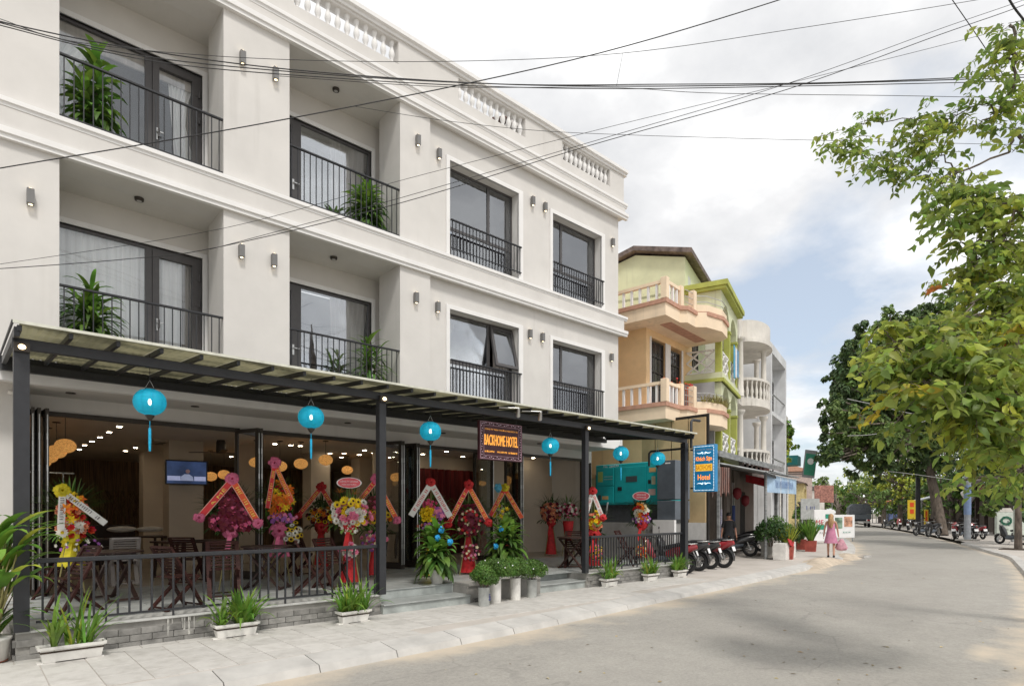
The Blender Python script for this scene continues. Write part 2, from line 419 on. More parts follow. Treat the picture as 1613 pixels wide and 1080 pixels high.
# ================================================================== ground, road, pavements
def polyline_at(P_, x):
    for a, b in zip(P_[:-1], P_[1:]):
        if a[0] <= x <= b[0]:
            k = (x - a[0]) / (b[0] - a[0]); return a[1] + (b[1] - a[1]) * k
    return P_[-1][1]
LEFT = [(-12, 6.28), (2, 6.3), (5.4, 6.4), (8, 6.58), (10.5, 6.8), (13, 6.95), (15.1, 7.12), (19, 7.5), (23, 7.98), (26, 8.55), (29, 9.45), (33, 10.75), (41, 13.8), (48.3, 16.8), (56, 19.9), (75, 27.6), (120, 48), (190, 84)]
RIGHT = [(-12, 0.1), (2, 0.25), (5, .5), (8.9, 1.0), (12, 1.3), (18, 2.15), (22, 2.85), (29, 4.15), (32, 5.2), (43, 8.75), (53, 12.5), (64, 17), (75, 21.8), (120, 41), (190, 76)]
def sm(P_, x):
    w = 0; a = 0
    for k in range(-4, 5):
        q = 5 - abs(k); a += q * polyline_at(P_, min(max(x + k * 0.35, -11.9), 189)); w += q
    return a / w
xs = [-12 + i * 0.25 for i in range(0, 200)] + [38 + i * 2 for i in range(0, 76)]
g = MB(); g.quad((-1500, -1500, -0.2), (1500, -1500, -0.2), (1500, 1500, -0.2), (-1500, 1500, -0.2))
mat('far_ground', (0.2, 0.18, 0.14), 0.95, var=0.2, scale=0.3, world_co=True)
struct('ground', g, MATS['far_ground'])

def road_material():
    m = bpy.data.materials.new('road_surface'); n, l, b = nodes_of(m)
    g = n.new('ShaderNodeNewGeometry'); at = n.new('ShaderNodeAttribute'); at.attribute_name = 'edge'
    def nz(scale, detail=6, rough=0.6, st=(1, 1, 1)):
        mp = n.new('ShaderNodeMapping'); mp.inputs['Scale'].default_value = st; l.new(g.outputs['Position'], mp.inputs[0])
        t = n.new('ShaderNodeTexNoise'); t.inputs['Scale'].default_value = scale; t.inputs['Detail'].default_value = detail
        t.inputs['Roughness'].default_value = rough; l.new(mp.outputs[0], t.inputs['Vector']); return t.outputs['Fac']
    def rp(f, a, b_, c0, c1):
        r = n.new('ShaderNodeValToRGB'); l.new(f, r.inputs[0]); e = r.color_ramp.elements
        e[0].position = a; e[1].position = b_; e[0].color = (*c0, 1); e[1].color = (*c1, 1); return r.outputs[0]
    def mx(f, a, b_, bt='MIX'):
        x = n.new('ShaderNodeMix'); x.data_type = 'RGBA'; x.blend_type = bt
        if isinstance(f, float): x.inputs[0].default_value = f
        else: l.new(f, x.inputs[0])
        for i, v in ((6, a), (7, b_)):
            if isinstance(v, tuple): x.inputs[i].default_value = (*v, 1)
            else: l.new(v, x.inputs[i])
        return x.outputs[2]
    def mt(op, a, b_, cl=False):
        x = n.new('ShaderNodeMath'); x.operation = op; x.use_clamp = cl
        for i, v in enumerate((a, b_)):
            if isinstance(v, (int, float)): x.inputs[i].default_value = v
            else: l.new(v, x.inputs[i])
        return x.outputs[0]
    base = rp(nz(0.35, 5), 0.3, 0.7, (0.31, 0.295, 0.275), (0.37, 0.355, 0.33))
    tracks = nz(0.5, 4, 0.5, (0.12, 1.6, 1))
    base = mx(rp(tracks, 0.45, 0.62, (0, 0, 0), (0.35, 0.35, 0.35)), base, (0.37, 0.355, 0.33))
    grit = rp(nz(220, 2, 0.7), 0.35, 0.7, (0.86, 0.86, 0.86), (1.14, 1.13, 1.1)); base = mx(1.0, base, grit, 'MULTIPLY')
    base = mx(1.0, base, rp(nz(26, 4, 0.75), 0.3, 0.72, (0.84, 0.84, 0.84), (1.14, 1.14, 1.13)), 'MULTIPLY')
    base = mx(1.0, base, rp(nz(4.5, 5, 0.7), 0.3, 0.7, (0.92, 0.92, 0.92), (1.06, 1.06, 1.05)), 'MULTIPLY')
    # fine cracks: the borders of large irregular cells, broken up by noise
    mpc = n.new('ShaderNodeMapping'); mpc.inputs['Scale'].default_value = (0.55, 0.8, 1); l.new(g.outputs['Position'], mpc.inputs[0])
    wn = n.new('ShaderNodeTexNoise'); wn.inputs['Scale'].default_value = 1.8; wn.inputs['Detail'].default_value = 6; l.new(mpc.outputs[0], wn.inputs['Vector'])
    wv = n.new('ShaderNodeVectorMath'); wv.operation = 'MULTIPLY_ADD'; wv.inputs[1].default_value = (0.5, 0.5, 0.5); l.new(wn.outputs['Color'], wv.inputs[0]); l.new(mpc.outputs[0], wv.inputs[2])
    vo = n.new('ShaderNodeTexVoronoi'); vo.feature = 'DISTANCE_TO_EDGE'; vo.inputs['Scale'].default_value = 0.8; l.new(wv.outputs[0], vo.inputs['Vector'])
    crk = mx(1.0, rp(vo.outputs['Distance'], 0.004, 0.012, (1, 1, 1), (0, 0, 0)), rp(nz(0.8, 4), 0.5, 0.62, (0, 0, 0), (0.22, 0.22, 0.22)), 'MULTIPLY')
    base = mx(crk, base, (0.1, 0.095, 0.09))
    # pale stains and worn patches
    base = mx(rp(nz(1.7, 6, 0.65), 0.62, 0.72, (0, 0, 0), (0.35, 0.35, 0.35)), base, (0.43, 0.4, 0.36))
    base = mx(rp(nz(0.9, 7, 0.7, (1, 1.3, 1)), 0.68, 0.74, (0, 0, 0), (0.1, 0.1, 0.1)), base, (0.2, 0.19, 0.175))
    # dry sand blown against both edges
    sand = mt('ADD', mt('MULTIPLY', at.outputs['Fac'], -0.9), mt('MULTIPLY', nz(0.9, 6, 0.65), 2.0))
    sm_ = rp(sand, 0.45, 1.0, (0, 0, 0), (0.82, 0.82, 0.82))
    base = mx(sm_, base, (0.56, 0.48, 0.38))
    l.new(base, b.inputs['Base Color']); b.inputs['Roughness'].default_value = 0.92; b.inputs['Specular IOR Level'].default_value = 0.25
    bp = n.new('ShaderNodeBump'); bp.inputs['Strength'].default_value = 0.35; bp.inputs['Distance'].default_value = 0.01
    l.new(nz(160, 3, 0.7), bp.inputs['Height']); l.new(bp.outputs[0], b.inputs['Normal']); return m
vs, fs, edge = [], [], []
M = 30
for x in xs:
    yl, yr = sm(LEFT, x), sm(RIGHT, x)
    for k in range(M + 1):
        t = k / M; y = yr + (yl - yr) * t
        vs.append((x, y, -0.115 + 0.05 * sin(pi * t) * 0.8)); edge.append(min(yl - y, (y - yr) * 1.4, .15 + 1.5 * max(0.0, sqrt(((x - 9.4) / 1.5) ** 2 + ((y - 1.55) / .5) ** 2) - .1)))
for i in range(len(xs) - 1):
    for k in range(M):
        a = i * (M + 1) + k; fs.append((a, a + M + 1, a + M + 2, a + 1))
rd = MB(); rd.add(vs, fs, True); ro = struct('road', rd, road_material())
at = ro.data.attributes.new('edge', 'FLOAT', 'POINT'); at.data.foreach_set('value', edge)
# open sky is on the far side of the street too: nothing stands there, so the pavement just goes on
KW = 0.42
def strip(name, f0, f1, x0, x1, z, m, step=0.5):
    b = MB(); n = max(1, int((x1 - x0) / step)); vs = []
    for i in range(n + 1):
        x = x0 + (x1 - x0) * i / n; vs += [(x, f0(x), z), (x, f1(x), z)]
    b.add(vs, [(2*i, 2*i+2, 2*i+3, 2*i+1) for i in range(n)]); return struct(name, b, m)
mat('pavement_bed', (0.5, 0.46, 0.42), 0.9, col2=(0.38, 0.35, 0.31), thr=(.45, .75), detail=8, scale=1.4, bump=0.1, world_co=True)
lp = strip('pavement_left', lambda x: sm(LEFT, x) + KW - 0.004, lambda x: max(8.6, sm(LEFT, x) + 9.5), -12, 190, 0.0, MATS['pavement_bed'])
rp_ = strip('pavement_right', lambda x: sm(RIGHT, x) - 14, lambda x: sm(RIGHT, x) - 0.25, -12, 190, 0.0, MATS['pavement_bed'])
# kerb stones, sloping to the gutter
kerb = thing('kerb', (5, 6.5, 0), None, None); kerb['kind'] = 'structure'
def kerb_stone(xa, xb, side, parent, drop=0.0):
    b = MB(); ends = []
    for x in (xa, xb):
        if side > 0:
            y0 = sm(LEFT, x); pr = [(y0 - 0.02, -0.13), (y0 + 0.03, -0.035 - drop), (y0 + KW, 0.012), (y0 + KW, -0.1)]
        else:
            y0 = sm(RIGHT, x); pr = [(y0 + 0.02, -0.13), (y0 - 0.02, -0.01), (y0 - 0.25, 0.012), (y0 - 0.25, -0.1)]
        ends.append([(x, y, z) for y, z in pr])
    vs = ends[0] + ends[1]; b.add(vs, [(0,1,2,3),(7,6,5,4),(0,4,5,1),(1,5,6,2),(2,6,7,3),(3,7,4,0)] if side < 0 else [(3,2,1,0),(4,5,6,7),(1,5,4,0),(2,6,5,1),(3,7,6,2),(0,4,7,3)])
    return part('kerb_stone', b, MATS['kerb_stone'], parent)
x = -4.1
while x < 46: kerb_stone(x + 0.006, x + 0.994, 1, kerb); x += 1.0
b = MB()
kerb2 = thing('kerb', (10, 1, 0), None, None); kerb2['kind'] = 'structure'
x = 2.1
while x < 40: kerb_stone(x + 0.006, x + 0.994, -1, kerb2); x += 1.0
# pavers
def tile_grid(parent, x0, x1, y0, y1, z, sx, sy, m, name='paver', gap=0.008, h=0.012, clip=None, dx=0.0):
    mb = MB(); mb.bbox(-sx/2 + gap/2, sx/2 - gap/2, -sy/2 + gap/2, sy/2 - gap/2, 0, h, 0.003)
    me = mb.mesh(name, m); po = OFF.get(parent, Vector((0, 0, 0))); c = 0
    j = 0; y = y0
    while y + sy <= y1 + 1e-6:
        x = x0 + (dx if j % 2 else 0)
        while x + sx <= x1 + 1e-6:
            if clip is None or clip(x + sx/2, y):
                o = bpy.data.objects.new(name, me); COL.objects.link(o); o.parent = parent
                o.location = (x + sx/2 - po.x, y + sy/2 - po.y, z - po.z + R.uniform(-0.0012, 0.0012)); c += 1
            x += sx
        y += sy; j += 1
    return c
tile_grid(lp, -1.0, 13.4, 6.8, 8.6, -0.006, 0.4, 0.4, MATS['paver'], clip=lambda x, y: y > sm(LEFT, x) + KW and not (7.02 + 1e9 < x), h=0.014)
# odd course cut to fit between the pavers and the house plinth
cut = MB()
x = -0.8
while x < 13.4: cut.bbox(x + .004, x + .396, 8.404, 8.596, -0.006, 0.008, 0.003); x += .4
part('paver', cut, MATS['paver'], lp)
tile_grid(rp_, 5.0, 12.0, -0.8, 0.4, -0.006, 0.4, 0.4, MATS['paver'], h=0.014, clip=lambda x, y: y + .4 < sm(RIGHT, x) - .25)
# spoil heap and open drain at the edge of the pavement by the bend
hb = MB()
def mound(mb, c, rx, ry, h, n=20, m=6, seed=1, rot=0.0):
    rr = random.Random(seed); vs = []; c = Vector(c)
    for i in range(m + 1):
        k = i / m
        for a in range(n):
            t = 2*pi*a/n; w = 1 + 0.05*sin(11*t+seed*3) + 0.16*sin(3*t+seed) + 0.08*sin(7*t+seed*2)
            x, y = rx*k*w*cos(t), ry*k*w*sin(t)
            vs.append(c + Vector((x*cos(rot)-y*sin(rot), x*sin(rot)+y*cos(rot), h*(cos(pi*k)*0.5+0.5)*(1+rr.uniform(-.15,.15)) - 0.09*k**3)))
    fs = [(i*n+a, (i+1)*n+a, (i+1)*n+(a+1) % n, i*n+(a+1) % n) for i in range(m) for a in range(n)]
    mb.add(vs, fs, True)
mat('sand', (0.5, 0.42, 0.33), 0.95, var=0.12, scale=3, bump=0.5, bscale=60)
mound(hb, (21.3, 8.05, -0.05), 2.6, 0.65, 0.16, seed=3, rot=0.15)
tag(solo('sand_heap', hb, MATS['sand'], 'long low heap of tan sand spilled over the kerb before the bend', 'sand heap'), kind='stuff')
hb = MB(); mound(hb, (25.2, 8.55, -0.05), 1.9, 0.7, 0.1, seed=5, rot=0.3)
tag(solo('sand_heap', hb, MATS['sand'], 'smaller sand spill beside the walking woman and the drain', 'sand heap'), kind='stuff')
dr = thing('drain_grate', (25.6, 8.15, -0.1), 'small open drain with a pale rim at the kerb by the walking woman', 'drain')
b = MB()
for (a0, a1, c0, c1) in ((25.2, 26.0, 7.9, 7.98), (25.2, 26.0, 8.32, 8.4), (25.2, 25.28, 7.98, 8.32), (25.92, 26.0, 7.98, 8.32)): b.box(a0, a1, c0, c1, -0.1, -0.03)
part('rim', b, MATS['kerb_stone'], dr); b = MB(); b.box(25.28, 25.92, 7.98, 8.32, -0.1, -0.06); part('cover', b, MATS['dark_metal'], dr)
# litter: leaves and scraps on the carriageway
b = MB(); rr = random.Random(5)
for i in range(70):
    px, py = rr.uniform(700, 1600), rr.uniform(885, 1075); p = onZ(px, py, -0.07)
    if p.y > sm(LEFT, p.x) - 0.1 or p.y < sm(RIGHT, p.x) + 0.1: continue
    t = (p.y - sm(RIGHT, p.x)) / (sm(LEFT, p.x) - sm(RIGHT, p.x)); z = -0.115 + 0.04*sin(pi*t) + 0.006
    a = rr.uniform(0, 6.28); s_ = rr.uniform(0.015, 0.04); u = Vector((cos(a), sin(a), 0)); w = Vector((-sin(a), cos(a), 0)) * 0.45
    c = Vector((p.x, p.y, z)); b.add([c - u*s_, c + w*s_ + V(0,0,.008), c + u*s_, c - w*s_], [(0, 3, 2, 1)])
mat('litter', (0.36, 0.28, 0.16), 0.9, island=0.5)
tag(solo('leaf_litter', b, MATS['litter'], 'small dry leaves and grit scattered over the grey road', 'litter'), kind='stuff')
# ================================================================== the hotel
FY = 11.5                                   # facade plane
hotel = thing('hotel_building', (7.5, FY, 0), 'pale cream three storey hotel with deep balconies, white window surrounds and balustraded parapet', 'building')
ST, WT = MATS['stucco'], MATS['white_trim']
XL, XR = -9.0, 15.1
b = MB()
D = 0.9
# upper two storeys: piers between the balconies, then the plain bay with its four windows
LOW, MIDB, TOPB, PAR = 3.65, 7.1, 10.72, 12.06
for z0, z1 in ((LOW, MIDB), (7.66, TOPB)):
    b.box(XL, -2.3, FY, FY + D, z0, z1); b.box(-1.3, 1.08, FY, FY + D, z0, z1)
    b.box(3.45, 4.65, FY, FY + D, z0, z1)
    b.box(7.12, 7.92, FY, FY + D, z0, z1)
def wall_with_holes(b, x0, x1, y0, y1, z0, z1, holes):
    xs_ = x0
    for (a, c, e, f) in holes:
        b.box(xs_, a, y0, y1, z0, z1); b.box(a, c, y0, y1, z0, e); b.box(a, c, y0, y1, f, z1); xs_ = c
    b.box(xs_, x1, y0, y1, z0, z1)
WY = FY + 0.1
WIN = [(8.53, 10.77), (12.05, 14.17)]
wall_with_holes(b, 7.92, 15.0, WY, WY + 0.45, 7.66, TOPB, [(8.53, 10.77, 7.72, 10.0), (12.05, 14.17, 7.7, 9.92)])
wall_with_holes(b, 7.92, 15.0, WY, WY + 0.45, LOW, MIDB, [(8.53, 10.77, 4.3, 6.47), (12.05, 14.17, 4.3, 6.42)])
# bands
b.box(XL, XR, FY - 0.05, FY + 0.6, MIDB, 7.66)
b.box(XL, XR + 0.05, FY - 0.05, FY + 0.6, TOPB, 11.18)
b.box(14.55, 15.0, WY + .45, 22, LOW, TOPB)                      # end wall
part('wall', b, ST, hotel)
b = MB()                                     # parapet with openings for the balusters
OPN = [(-1.6, 0.6), (1.5, 3.6), (4.74, 7.08), (8.73, 10.94), (12.36, 14.47)]
xs_ = XL
for a, c in OPN:
    b.box(xs_, a, FY, FY + 0.22, 11.18, PAR); b.box(a, c, FY, FY + 0.22, 11.18, 11.5); xs_ = c
    b.box(a, c, FY + 0.001, FY + 0.219, 12.0, PAR - .001)
b.box(xs_, XR + 0.05, FY, FY + 0.22, 11.18, PAR)
b.box(14.93, 15.15, FY + 0.22, 22, 11.18, PAR)
part('parapet', b, ST, hotel)
b = MB()
def cornice(b, x0, x1, z, prof):            # prof: (out, z) polygon
    poly = [(x0, FY - o, z + dz) for o, dz in prof]; b.prism(poly, (x1 - x0, 0, 0))
for (z, h_, o_) in ((7.085, 0.16, 0.10), (7.56, 0.12, 0.09), (TOPB - .015, 0.17, 0.11), (11.06, 0.13, 0.09)):
    cornice(b, XL, XR + o_ + .05, z, [(-0.02, 0), (o_ - .03, 0), (o_ - .03, h_*.35), (o_, h_*.45), (o_, h_), (-0.02, h_)][::-1])
cornice(b, XL, XR + 0.15, PAR, [(-0.34, 0), (0.04, 0), (0.04, 0.06), (0.1, 0.08), (0.1, 0.17), (-0.34, 0.17)][::-1])
part('cornice', b, WT, hotel)
# balusters: S shaped, flat, each one a piece
prof = [(0.055, 0), (0.055, .04), (0.035, .05), (0.03, .09), (0.05, .14), (0.068, .2), (0.06, .27), (0.038, .34), (0.03, .39), (0.045, .43), (0.055, .46), (0.055, .5)]
bal = MB().lathe(prof, 10).mesh('baluster', WT)
for a, c in OPN:
    n = 11
    for i in range(n):
        o = part('baluster', bal, WT, hotel, local=True, loc=(a + (i + .5) * (c - a) / n - 7.5, 0.11, 11.5))
# stubby end wall & roof of tiles behind the parapet
b = MB(); b.box(XL, 14.95, FY + .22, 22, 10.74, 11.1); part('roof_slab', b, MATS['concrete'], hotel)
mat('roof_tile', (0.13, 0.075, 0.06), 0.8, var=0.3, scale=5, bump=0.3, rand=0.1)
b = MB()
for i in range(46):
    x = 10.9 + i * 0.09
    b.tube([(x, 12.0, 12.25 + 0.0), (x, 13.4, 12.85)], 0.055, 6)
o = part('roof_tile', b, MATS['roof_tile'], hotel, kind='stuff')
b = MB(); b.box(10.9, 15.0, 12.0, 13.4, 12.12, 12.2); b.box(14.8, 15.05, 11.95, 12.3, 12.05, 12.62); part('ridge_wall', b, ST, hotel)
# balconies: soffit, floor, side and back walls
for (x0, x1) in ((1.08, 3.45), (4.65, 7.12), (-2.3, -1.3)):
    for (zf, zc) in ((4.12, MIDB), (7.66, TOPB)):
        part('balcony_slab', MB().box(x0 - .6, x1 + .6, FY + 0.2, 12.9, zf - .12, zf), MATS['soffit_paint'], hotel)
        part('balcony_ceiling', MB().box(x0 - .62, x1 + .6, FY + .601, 12.9, zc + 0.0, zc + .1), MATS['soffit_paint'], hotel)
b = MB()
BY = 12.7
doors = []
for bi, (x0, x1) in enumerate(((1.08, 3.45), (4.65, 7.12))):
    for fl, (zf, zc, zt) in enumerate(((4.12, MIDB, 6.56), (7.66, TOPB, 10.1))):
        xw0, xw1 = x0 - .5, x1 + .5; d0, d1 = ((x0 - .4, 3.42) if bi == 0 else (4.45, 7.08))
        b.box(xw0, d0, BY, BY + .2, zf, zc); b.box(d1, xw1, BY, BY + .2, zf, zc); b.box(d0, d1, BY, BY + .2, zt, zc)
        b.box(xw1, xw1 + .1, FY + D, BY, zf, zc); b.box(xw0 - .1, xw0, FY + D, BY, zf, zc)
        doors.append((bi, fl, d0, d1, zf, zt))
part('balcony_wall', b, MATS['soffit_paint'], hotel)
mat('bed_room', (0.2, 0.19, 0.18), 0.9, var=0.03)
b = MB()
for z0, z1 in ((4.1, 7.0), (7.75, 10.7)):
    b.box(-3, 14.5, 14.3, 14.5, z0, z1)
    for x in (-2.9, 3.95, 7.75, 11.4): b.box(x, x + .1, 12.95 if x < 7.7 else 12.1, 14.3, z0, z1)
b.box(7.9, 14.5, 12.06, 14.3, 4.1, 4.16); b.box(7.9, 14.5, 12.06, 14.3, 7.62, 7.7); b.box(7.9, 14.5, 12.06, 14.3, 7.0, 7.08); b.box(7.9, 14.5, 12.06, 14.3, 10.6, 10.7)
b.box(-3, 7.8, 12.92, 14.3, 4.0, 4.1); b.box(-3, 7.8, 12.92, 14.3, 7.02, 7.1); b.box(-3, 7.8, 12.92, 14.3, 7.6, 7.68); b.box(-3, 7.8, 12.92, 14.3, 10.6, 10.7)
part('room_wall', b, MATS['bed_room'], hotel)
def curtain_mb(x0, x1, y, z0, z1, folds, amp=0.035, gather=0.0, lean=0.0):
    b = MB(); n = max(8, int(folds * 6)); rows = 7; vs = []
    for j in range(rows + 1):
        t = j / rows; z = z1 + (z0 - z1) * t
        g = gather * max(0.0, sin(pi * min(1.0, t * 1.15))) ** 1.5
        for i in range(n + 1):
            s_ = i / n; xx = x0 + (x1 - x0) * s_ * (1 - g) + lean * t
            vs.append((xx, y + amp * sin(s_ * folds * 2 * pi) + amp * .4 * sin(s_ * folds * 4.3 * pi + 1), z))
    b.add(vs, [(j*(n+1)+i, j*(n+1)+i+1, (j+1)*(n+1)+i+1, (j+1)*(n+1)+i) for j in range(rows) for i in range(n)], True); return b
FG, WG = MATS['frame_grey'], MATS['window_glass']
def frame_rect(b, x0, x1, y0, y1, z0, z1, w):
    b.box(x0, x0 + w, y0, y1, z0, z1); b.box(x1 - w, x1, y0, y1, z0, z1)
    b.box(x0 + w, x1 - w, y0 + .002, y1 - .002, z1 - w, z1); b.box(x0 + w, x1 - w, y0 + .002, y1 - .002, z0, z0 + w)
for bi, fl, d0, d1, zf, zt in doors:
    # white surround, fixed light + glazed door
    sb = MB(); w = .09
    sb.box(d1, d1 + w, BY - .03, BY + .1, zf, zt + w); sb.box(d0 - w, d1, BY - .03, BY + .1, zt, zt + w); sb.box(d0 - w, d0, BY - .03, BY + .1, zf, zt)
    win = part('balcony_window', sb, WT, hotel)
    mu = (2.52 if bi == 0 else 5.35); fb = MB(); y0, y1 = BY + .04, BY + .11
    if bi == 0:
        frame_rect(fb, d0, mu, y0, y1, zf, zt, .055); frame_rect(fb, mu, d1, y0, y1, zf, zt, .055); frame_rect(fb, mu + .06, d1 - .06, y0 - .02, y1 - .01, zf + .06, zt - .06, .11)
        hx = mu + .12; fb.box(hx + .02, hx + .05, y0 - .07, y0 - .02, zf + .95, zf + 1.1)
        panes = ((d0 + .055, mu - .055), (mu + .17, d1 - .17))
    else:
        frame_rect(fb, d0, mu, y0, y1, zf, zt, .055); frame_rect(fb, mu, d1, y0, y1, zf, zt, .055); frame_rect(fb, d0 + .06, mu - .06, y0 - .02, y1 - .01, zf + .06, zt - .06, .11)
        panes = ((d0 + .17, mu - .17), (mu + .055, d1 - .055)); hx = mu - .13
    part('frame', fb, FG, win)
    for a, c in panes:
        g = MB(); g.box(a, c, y0 + .025, y0 + .037, zf + .05, zt - .05); part('pane', g, MATS['balcony_glass'] if bi == 0 else WG, win)
    hb = MB(); hb.box(hx - .02, hx + .02, y0 - .035, y0 - .022, zf + .9, zf + 1.12); hb.bar((hx, y0 - .06, zf + 1.04), (hx + .12, y0 - .06, zf + 1.04), .02); hb.bar((hx, y0 - .02, zf + 1.04), (hx, y0 - .07, zf + 1.04), .02)
    part('handle', hb, MATS['silver'], win)
    if bi == 0:
        hg = MB()
        for zz_ in (zt - .45, zt - .95): hg.lathe([(.022, 0), (.022, .12)], 8, (d1 - .05, y0 - .03, zz_)); hg.box(d1 - .12, d1 - .04, y0 - .03, y0 - .021, zz_ + .02, zz_ + .1)
        part('hinge', hg, MATS['frame_grey'], win)
    cy = BY + .17
    if (bi, fl) == (0, 0):
        part('curtain', curtain_mb(d0, d1 - .32, cy, zf + .05, zt, 17, .03), MATS['sheer_curtain'], win)
        part('curtain', curtain_mb(d1 - .34, d1, cy + .08, zf + .05, zt, 4, .04), MATS['taupe_curtain'], win)
    elif (bi, fl) == (0, 1):
        part('curtain', curtain_mb(d0, 1.9, cy, zf + .05, zt, 9, .04, gather=.45), MATS['sheer_curtain'], win)
        part('curtain', curtain_mb(2.85, d1 - .1, cy, zf + .05, zt, 6, .04, gather=.5, lean=.18), MATS['sheer_curtain'], win)
        part('curtain', curtain_mb(d1 - .34, d1, cy + .1, zf + .05, zt, 4, .04), MATS['taupe_curtain'], win)
        part('pelmet', MB().box(d0, d1, cy - .06, cy - .03, zt - .34, zt), MATS['taupe_curtain'], win)
    else:
        part('curtain', curtain_mb(d1 - .95, d1, cy, zf + .05, zt, 8, .045, gather=.18, lean=.1), MATS['taupe_curtain'], win)
        if fl == 0: part('curtain', curtain_mb(d0, mu - .1, cy + .03, zf + .05, zt, 8, .03), MATS['sheer_curtain'], win)
# railings of the balconies
def railing(name, parent, x0, x1, y, z0, z1, n, m, bar=.016, toprail=.045, local=False, posts=True):
    t = MB(); t.bbox(x0, x1, y - .025, y + .025, z1 - .035, z1, .006)
    r = part(name, t, m, parent)
    t = MB(); t.box(x0, x1, y - .012, y + .012, z0 + .07, z0 + .09); part('bottom_rail', t, m, r)
    me = MB().box(-bar/2, bar/2, -bar/2, bar/2, 0, z1 - .036 - z0 - .03).mesh('bar', m)
    po = OFF.get(parent, Vector((0, 0, 0)))
    for i in range(n):
        x = x0 + (i + .5) * (x1 - x0) / n
        o = bpy.data.objects.new('bar', me); COL.objects.link(o); o.parent = r; o.location = (x - po.x, y - po.y, z0 + .03 - po.z)
    return r
for zf, zt in ((4.12, 5.16), (7.68, 8.72)):
    railing('balcony_railing', hotel, 1.08, 3.45, FY + .04, zf, zt, 19, MATS['dark_metal'])
    railing('balcony_railing', hotel, 4.65, 7.12, FY + .04, zf, zt + .06, 20, MATS['dark_metal'])
# four windows of the plain bay
for wi, (x0, x1) in enumerate(WIN):
    for fl, (z0, z1) in enumerate(((4.3, 6.47 if wi == 0 else 6.42), (7.72 if wi == 0 else 7.7, 10.0 if wi == 0 else 9.92))):
        s_ = .1; t = MB(); yy0, yy1 = WY - .035, WY + .02
        t.box(x0 - s_, x0, yy0, yy1, z0 - .1, z1 + s_); t.box(x1, x1 + s_ + .05, yy0, yy1, z0 - .1, z1 + s_); t.box(x0, x1, yy0, yy1, z1, z1 + s_)
        if fl: t.box(x0, x1, yy0 - .02, WY + .3, z0 - .1, z0)
        win = part('window', t, WT, hotel)
        y0, y1 = WY + .24, WY + .3; fb = MB(); zm = z0 + 1.0 if fl == 0 else z0 + .82
        mu = x0 + (1.42 if wi == 0 else .62)
        frame_rect(fb, x0, x1, y0, y1, z0, z1, .05)
        fb.box(x0 + .05, x1 - .05, y0 + .003, y1 - .003, zm - .035, zm + .035); fb.box(mu - .04, mu + .04, y0 - .002, y1 - .006, zm + .036, z1 - .05)
        part('frame', fb, FG, win)
        opened = (wi == 0 and fl == 0)
        for k, (a, c) in enumerate(((x0 + .05, mu - .04), (mu + .04, x1 - .05))):
            g = MB(); g.box(a, c, y0 + .02, y0 + .03, zm + .036, z1 - .05)
            if opened and k == 1: continue
            part('pane', g, WG, win)
        g = MB(); g.box(x0 + .05, x1 - .05, y0 + .02, y0 + .03, z0 + .05, zm - .036); part('pane', g, WG, win)
        if opened:      # top hung casement pushed out
            a, c = mu + .03, x1 - .02; zt_, zb_ = z1 - .05, zm + .04; H = zt_ - zb_
            cs = MB(); frame_rect(cs, a, c, -.03, .03, -H, 0, .075); Mx = Matrix.Translation((0, y0 - .01, zt_)) @ Matrix.Rotation(radians(-13), 4, 'X')
            cs.xform(Mx); sash = part('casement', cs, FG, win)
            g = MB(); g.box(a + .075, c - .075, -.005, .005, -H + .075, -.075); g.xform(Mx); part('casement_pane', g, WG, win)
        cy = y1 + .07
        if wi == 0 and fl == 1:
            part('curtain', curtain_mb(x0, x0 + .85, cy, z0 + .05, z1, 9, .035, gather=.72), MATS['sheer_curtain'], win)
            part('curtain', curtain_mb(x1 - .85, x1 - .05, cy, z0 + .05, z1, 8, .035, gather=.35, lean=.25), MATS['sheer_curtain'], win)
        elif wi == 0:
            part('curtain', curtain_mb(x0, x0 + .5, cy, z0 + .05, z1, 6, .035, gather=.72), MATS['taupe_curtain'], win)
            part('curtain', curtain_mb(x1 - .55, x1, cy, z0 + .05, z1, 6, .04), MATS['taupe_curtain'], win)
            # dark blue patterned cushions seen through the lower pane
            part('cushion', MB().bbox(x0 + .9, x0 + 1.5, cy + .1, cy + .3, z0 + .1, z0 + .62, .05), mat('blue_print', (0.03, 0.05, 0.22), 0.8, col2=(0.3, 0.3, 0.34), scale=16, thr=(.48, .52)), win)
        elif fl == 1:
            part('curtain', curtain_mb(x1 - .75, x1, cy, z0 + .05, z1, 7, .035, gather=.3, lean=.1), MATS['sheer_curtain'], win)
        else:
            part('curtain', curtain_mb(x1 - 1.15, x1 - .08, cy, z0 + .05, z1, 10, .05), MATS['taupe_curtain'], win)
            part('curtain', curtain_mb(x0 + .05, x0 + .5, cy, z0 + .05, z1, 5, .04), MATS['taupe_curtain'], win)
        railing('window_railing', hotel, x0, x1 + .06, WY - .06, z0 + (.12 if fl else .0), zm + .0 + (.06 if fl else -.02), 22, MATS['dark_metal'], bar=.018)
# ---- ground floor: soffit, lintel, piers, end walls
b = MB()
b.box(XL, 14.95, FY, 12.76, 3.6, 3.8)
part('soffit', b, MATS['soffit_paint'], hotel)
b = MB(); b.box(XL, 15.0, FY - .06, FY + .1, 3.57, 3.92); part('fascia', b, WT, hotel)
b = MB()
DY = 12.76
b.box(XL, 15.1, DY, DY + .25, 3.34, 3.66)
for (a, c) in ((XL, .72), (4.12, 4.3), (7.95, 8.2), (11.55, 11.72), (14.6, 15.1)): b.box(a, c, DY + .001, DY + .249, .3, 3.34)
b.box(-9, .7, 11.95, DY, 0, 3.66)
b.box(14.9, 15.1, DY + .25, 25, .3, 3.66)
part('ground_floor_wall', b, ST, hotel)
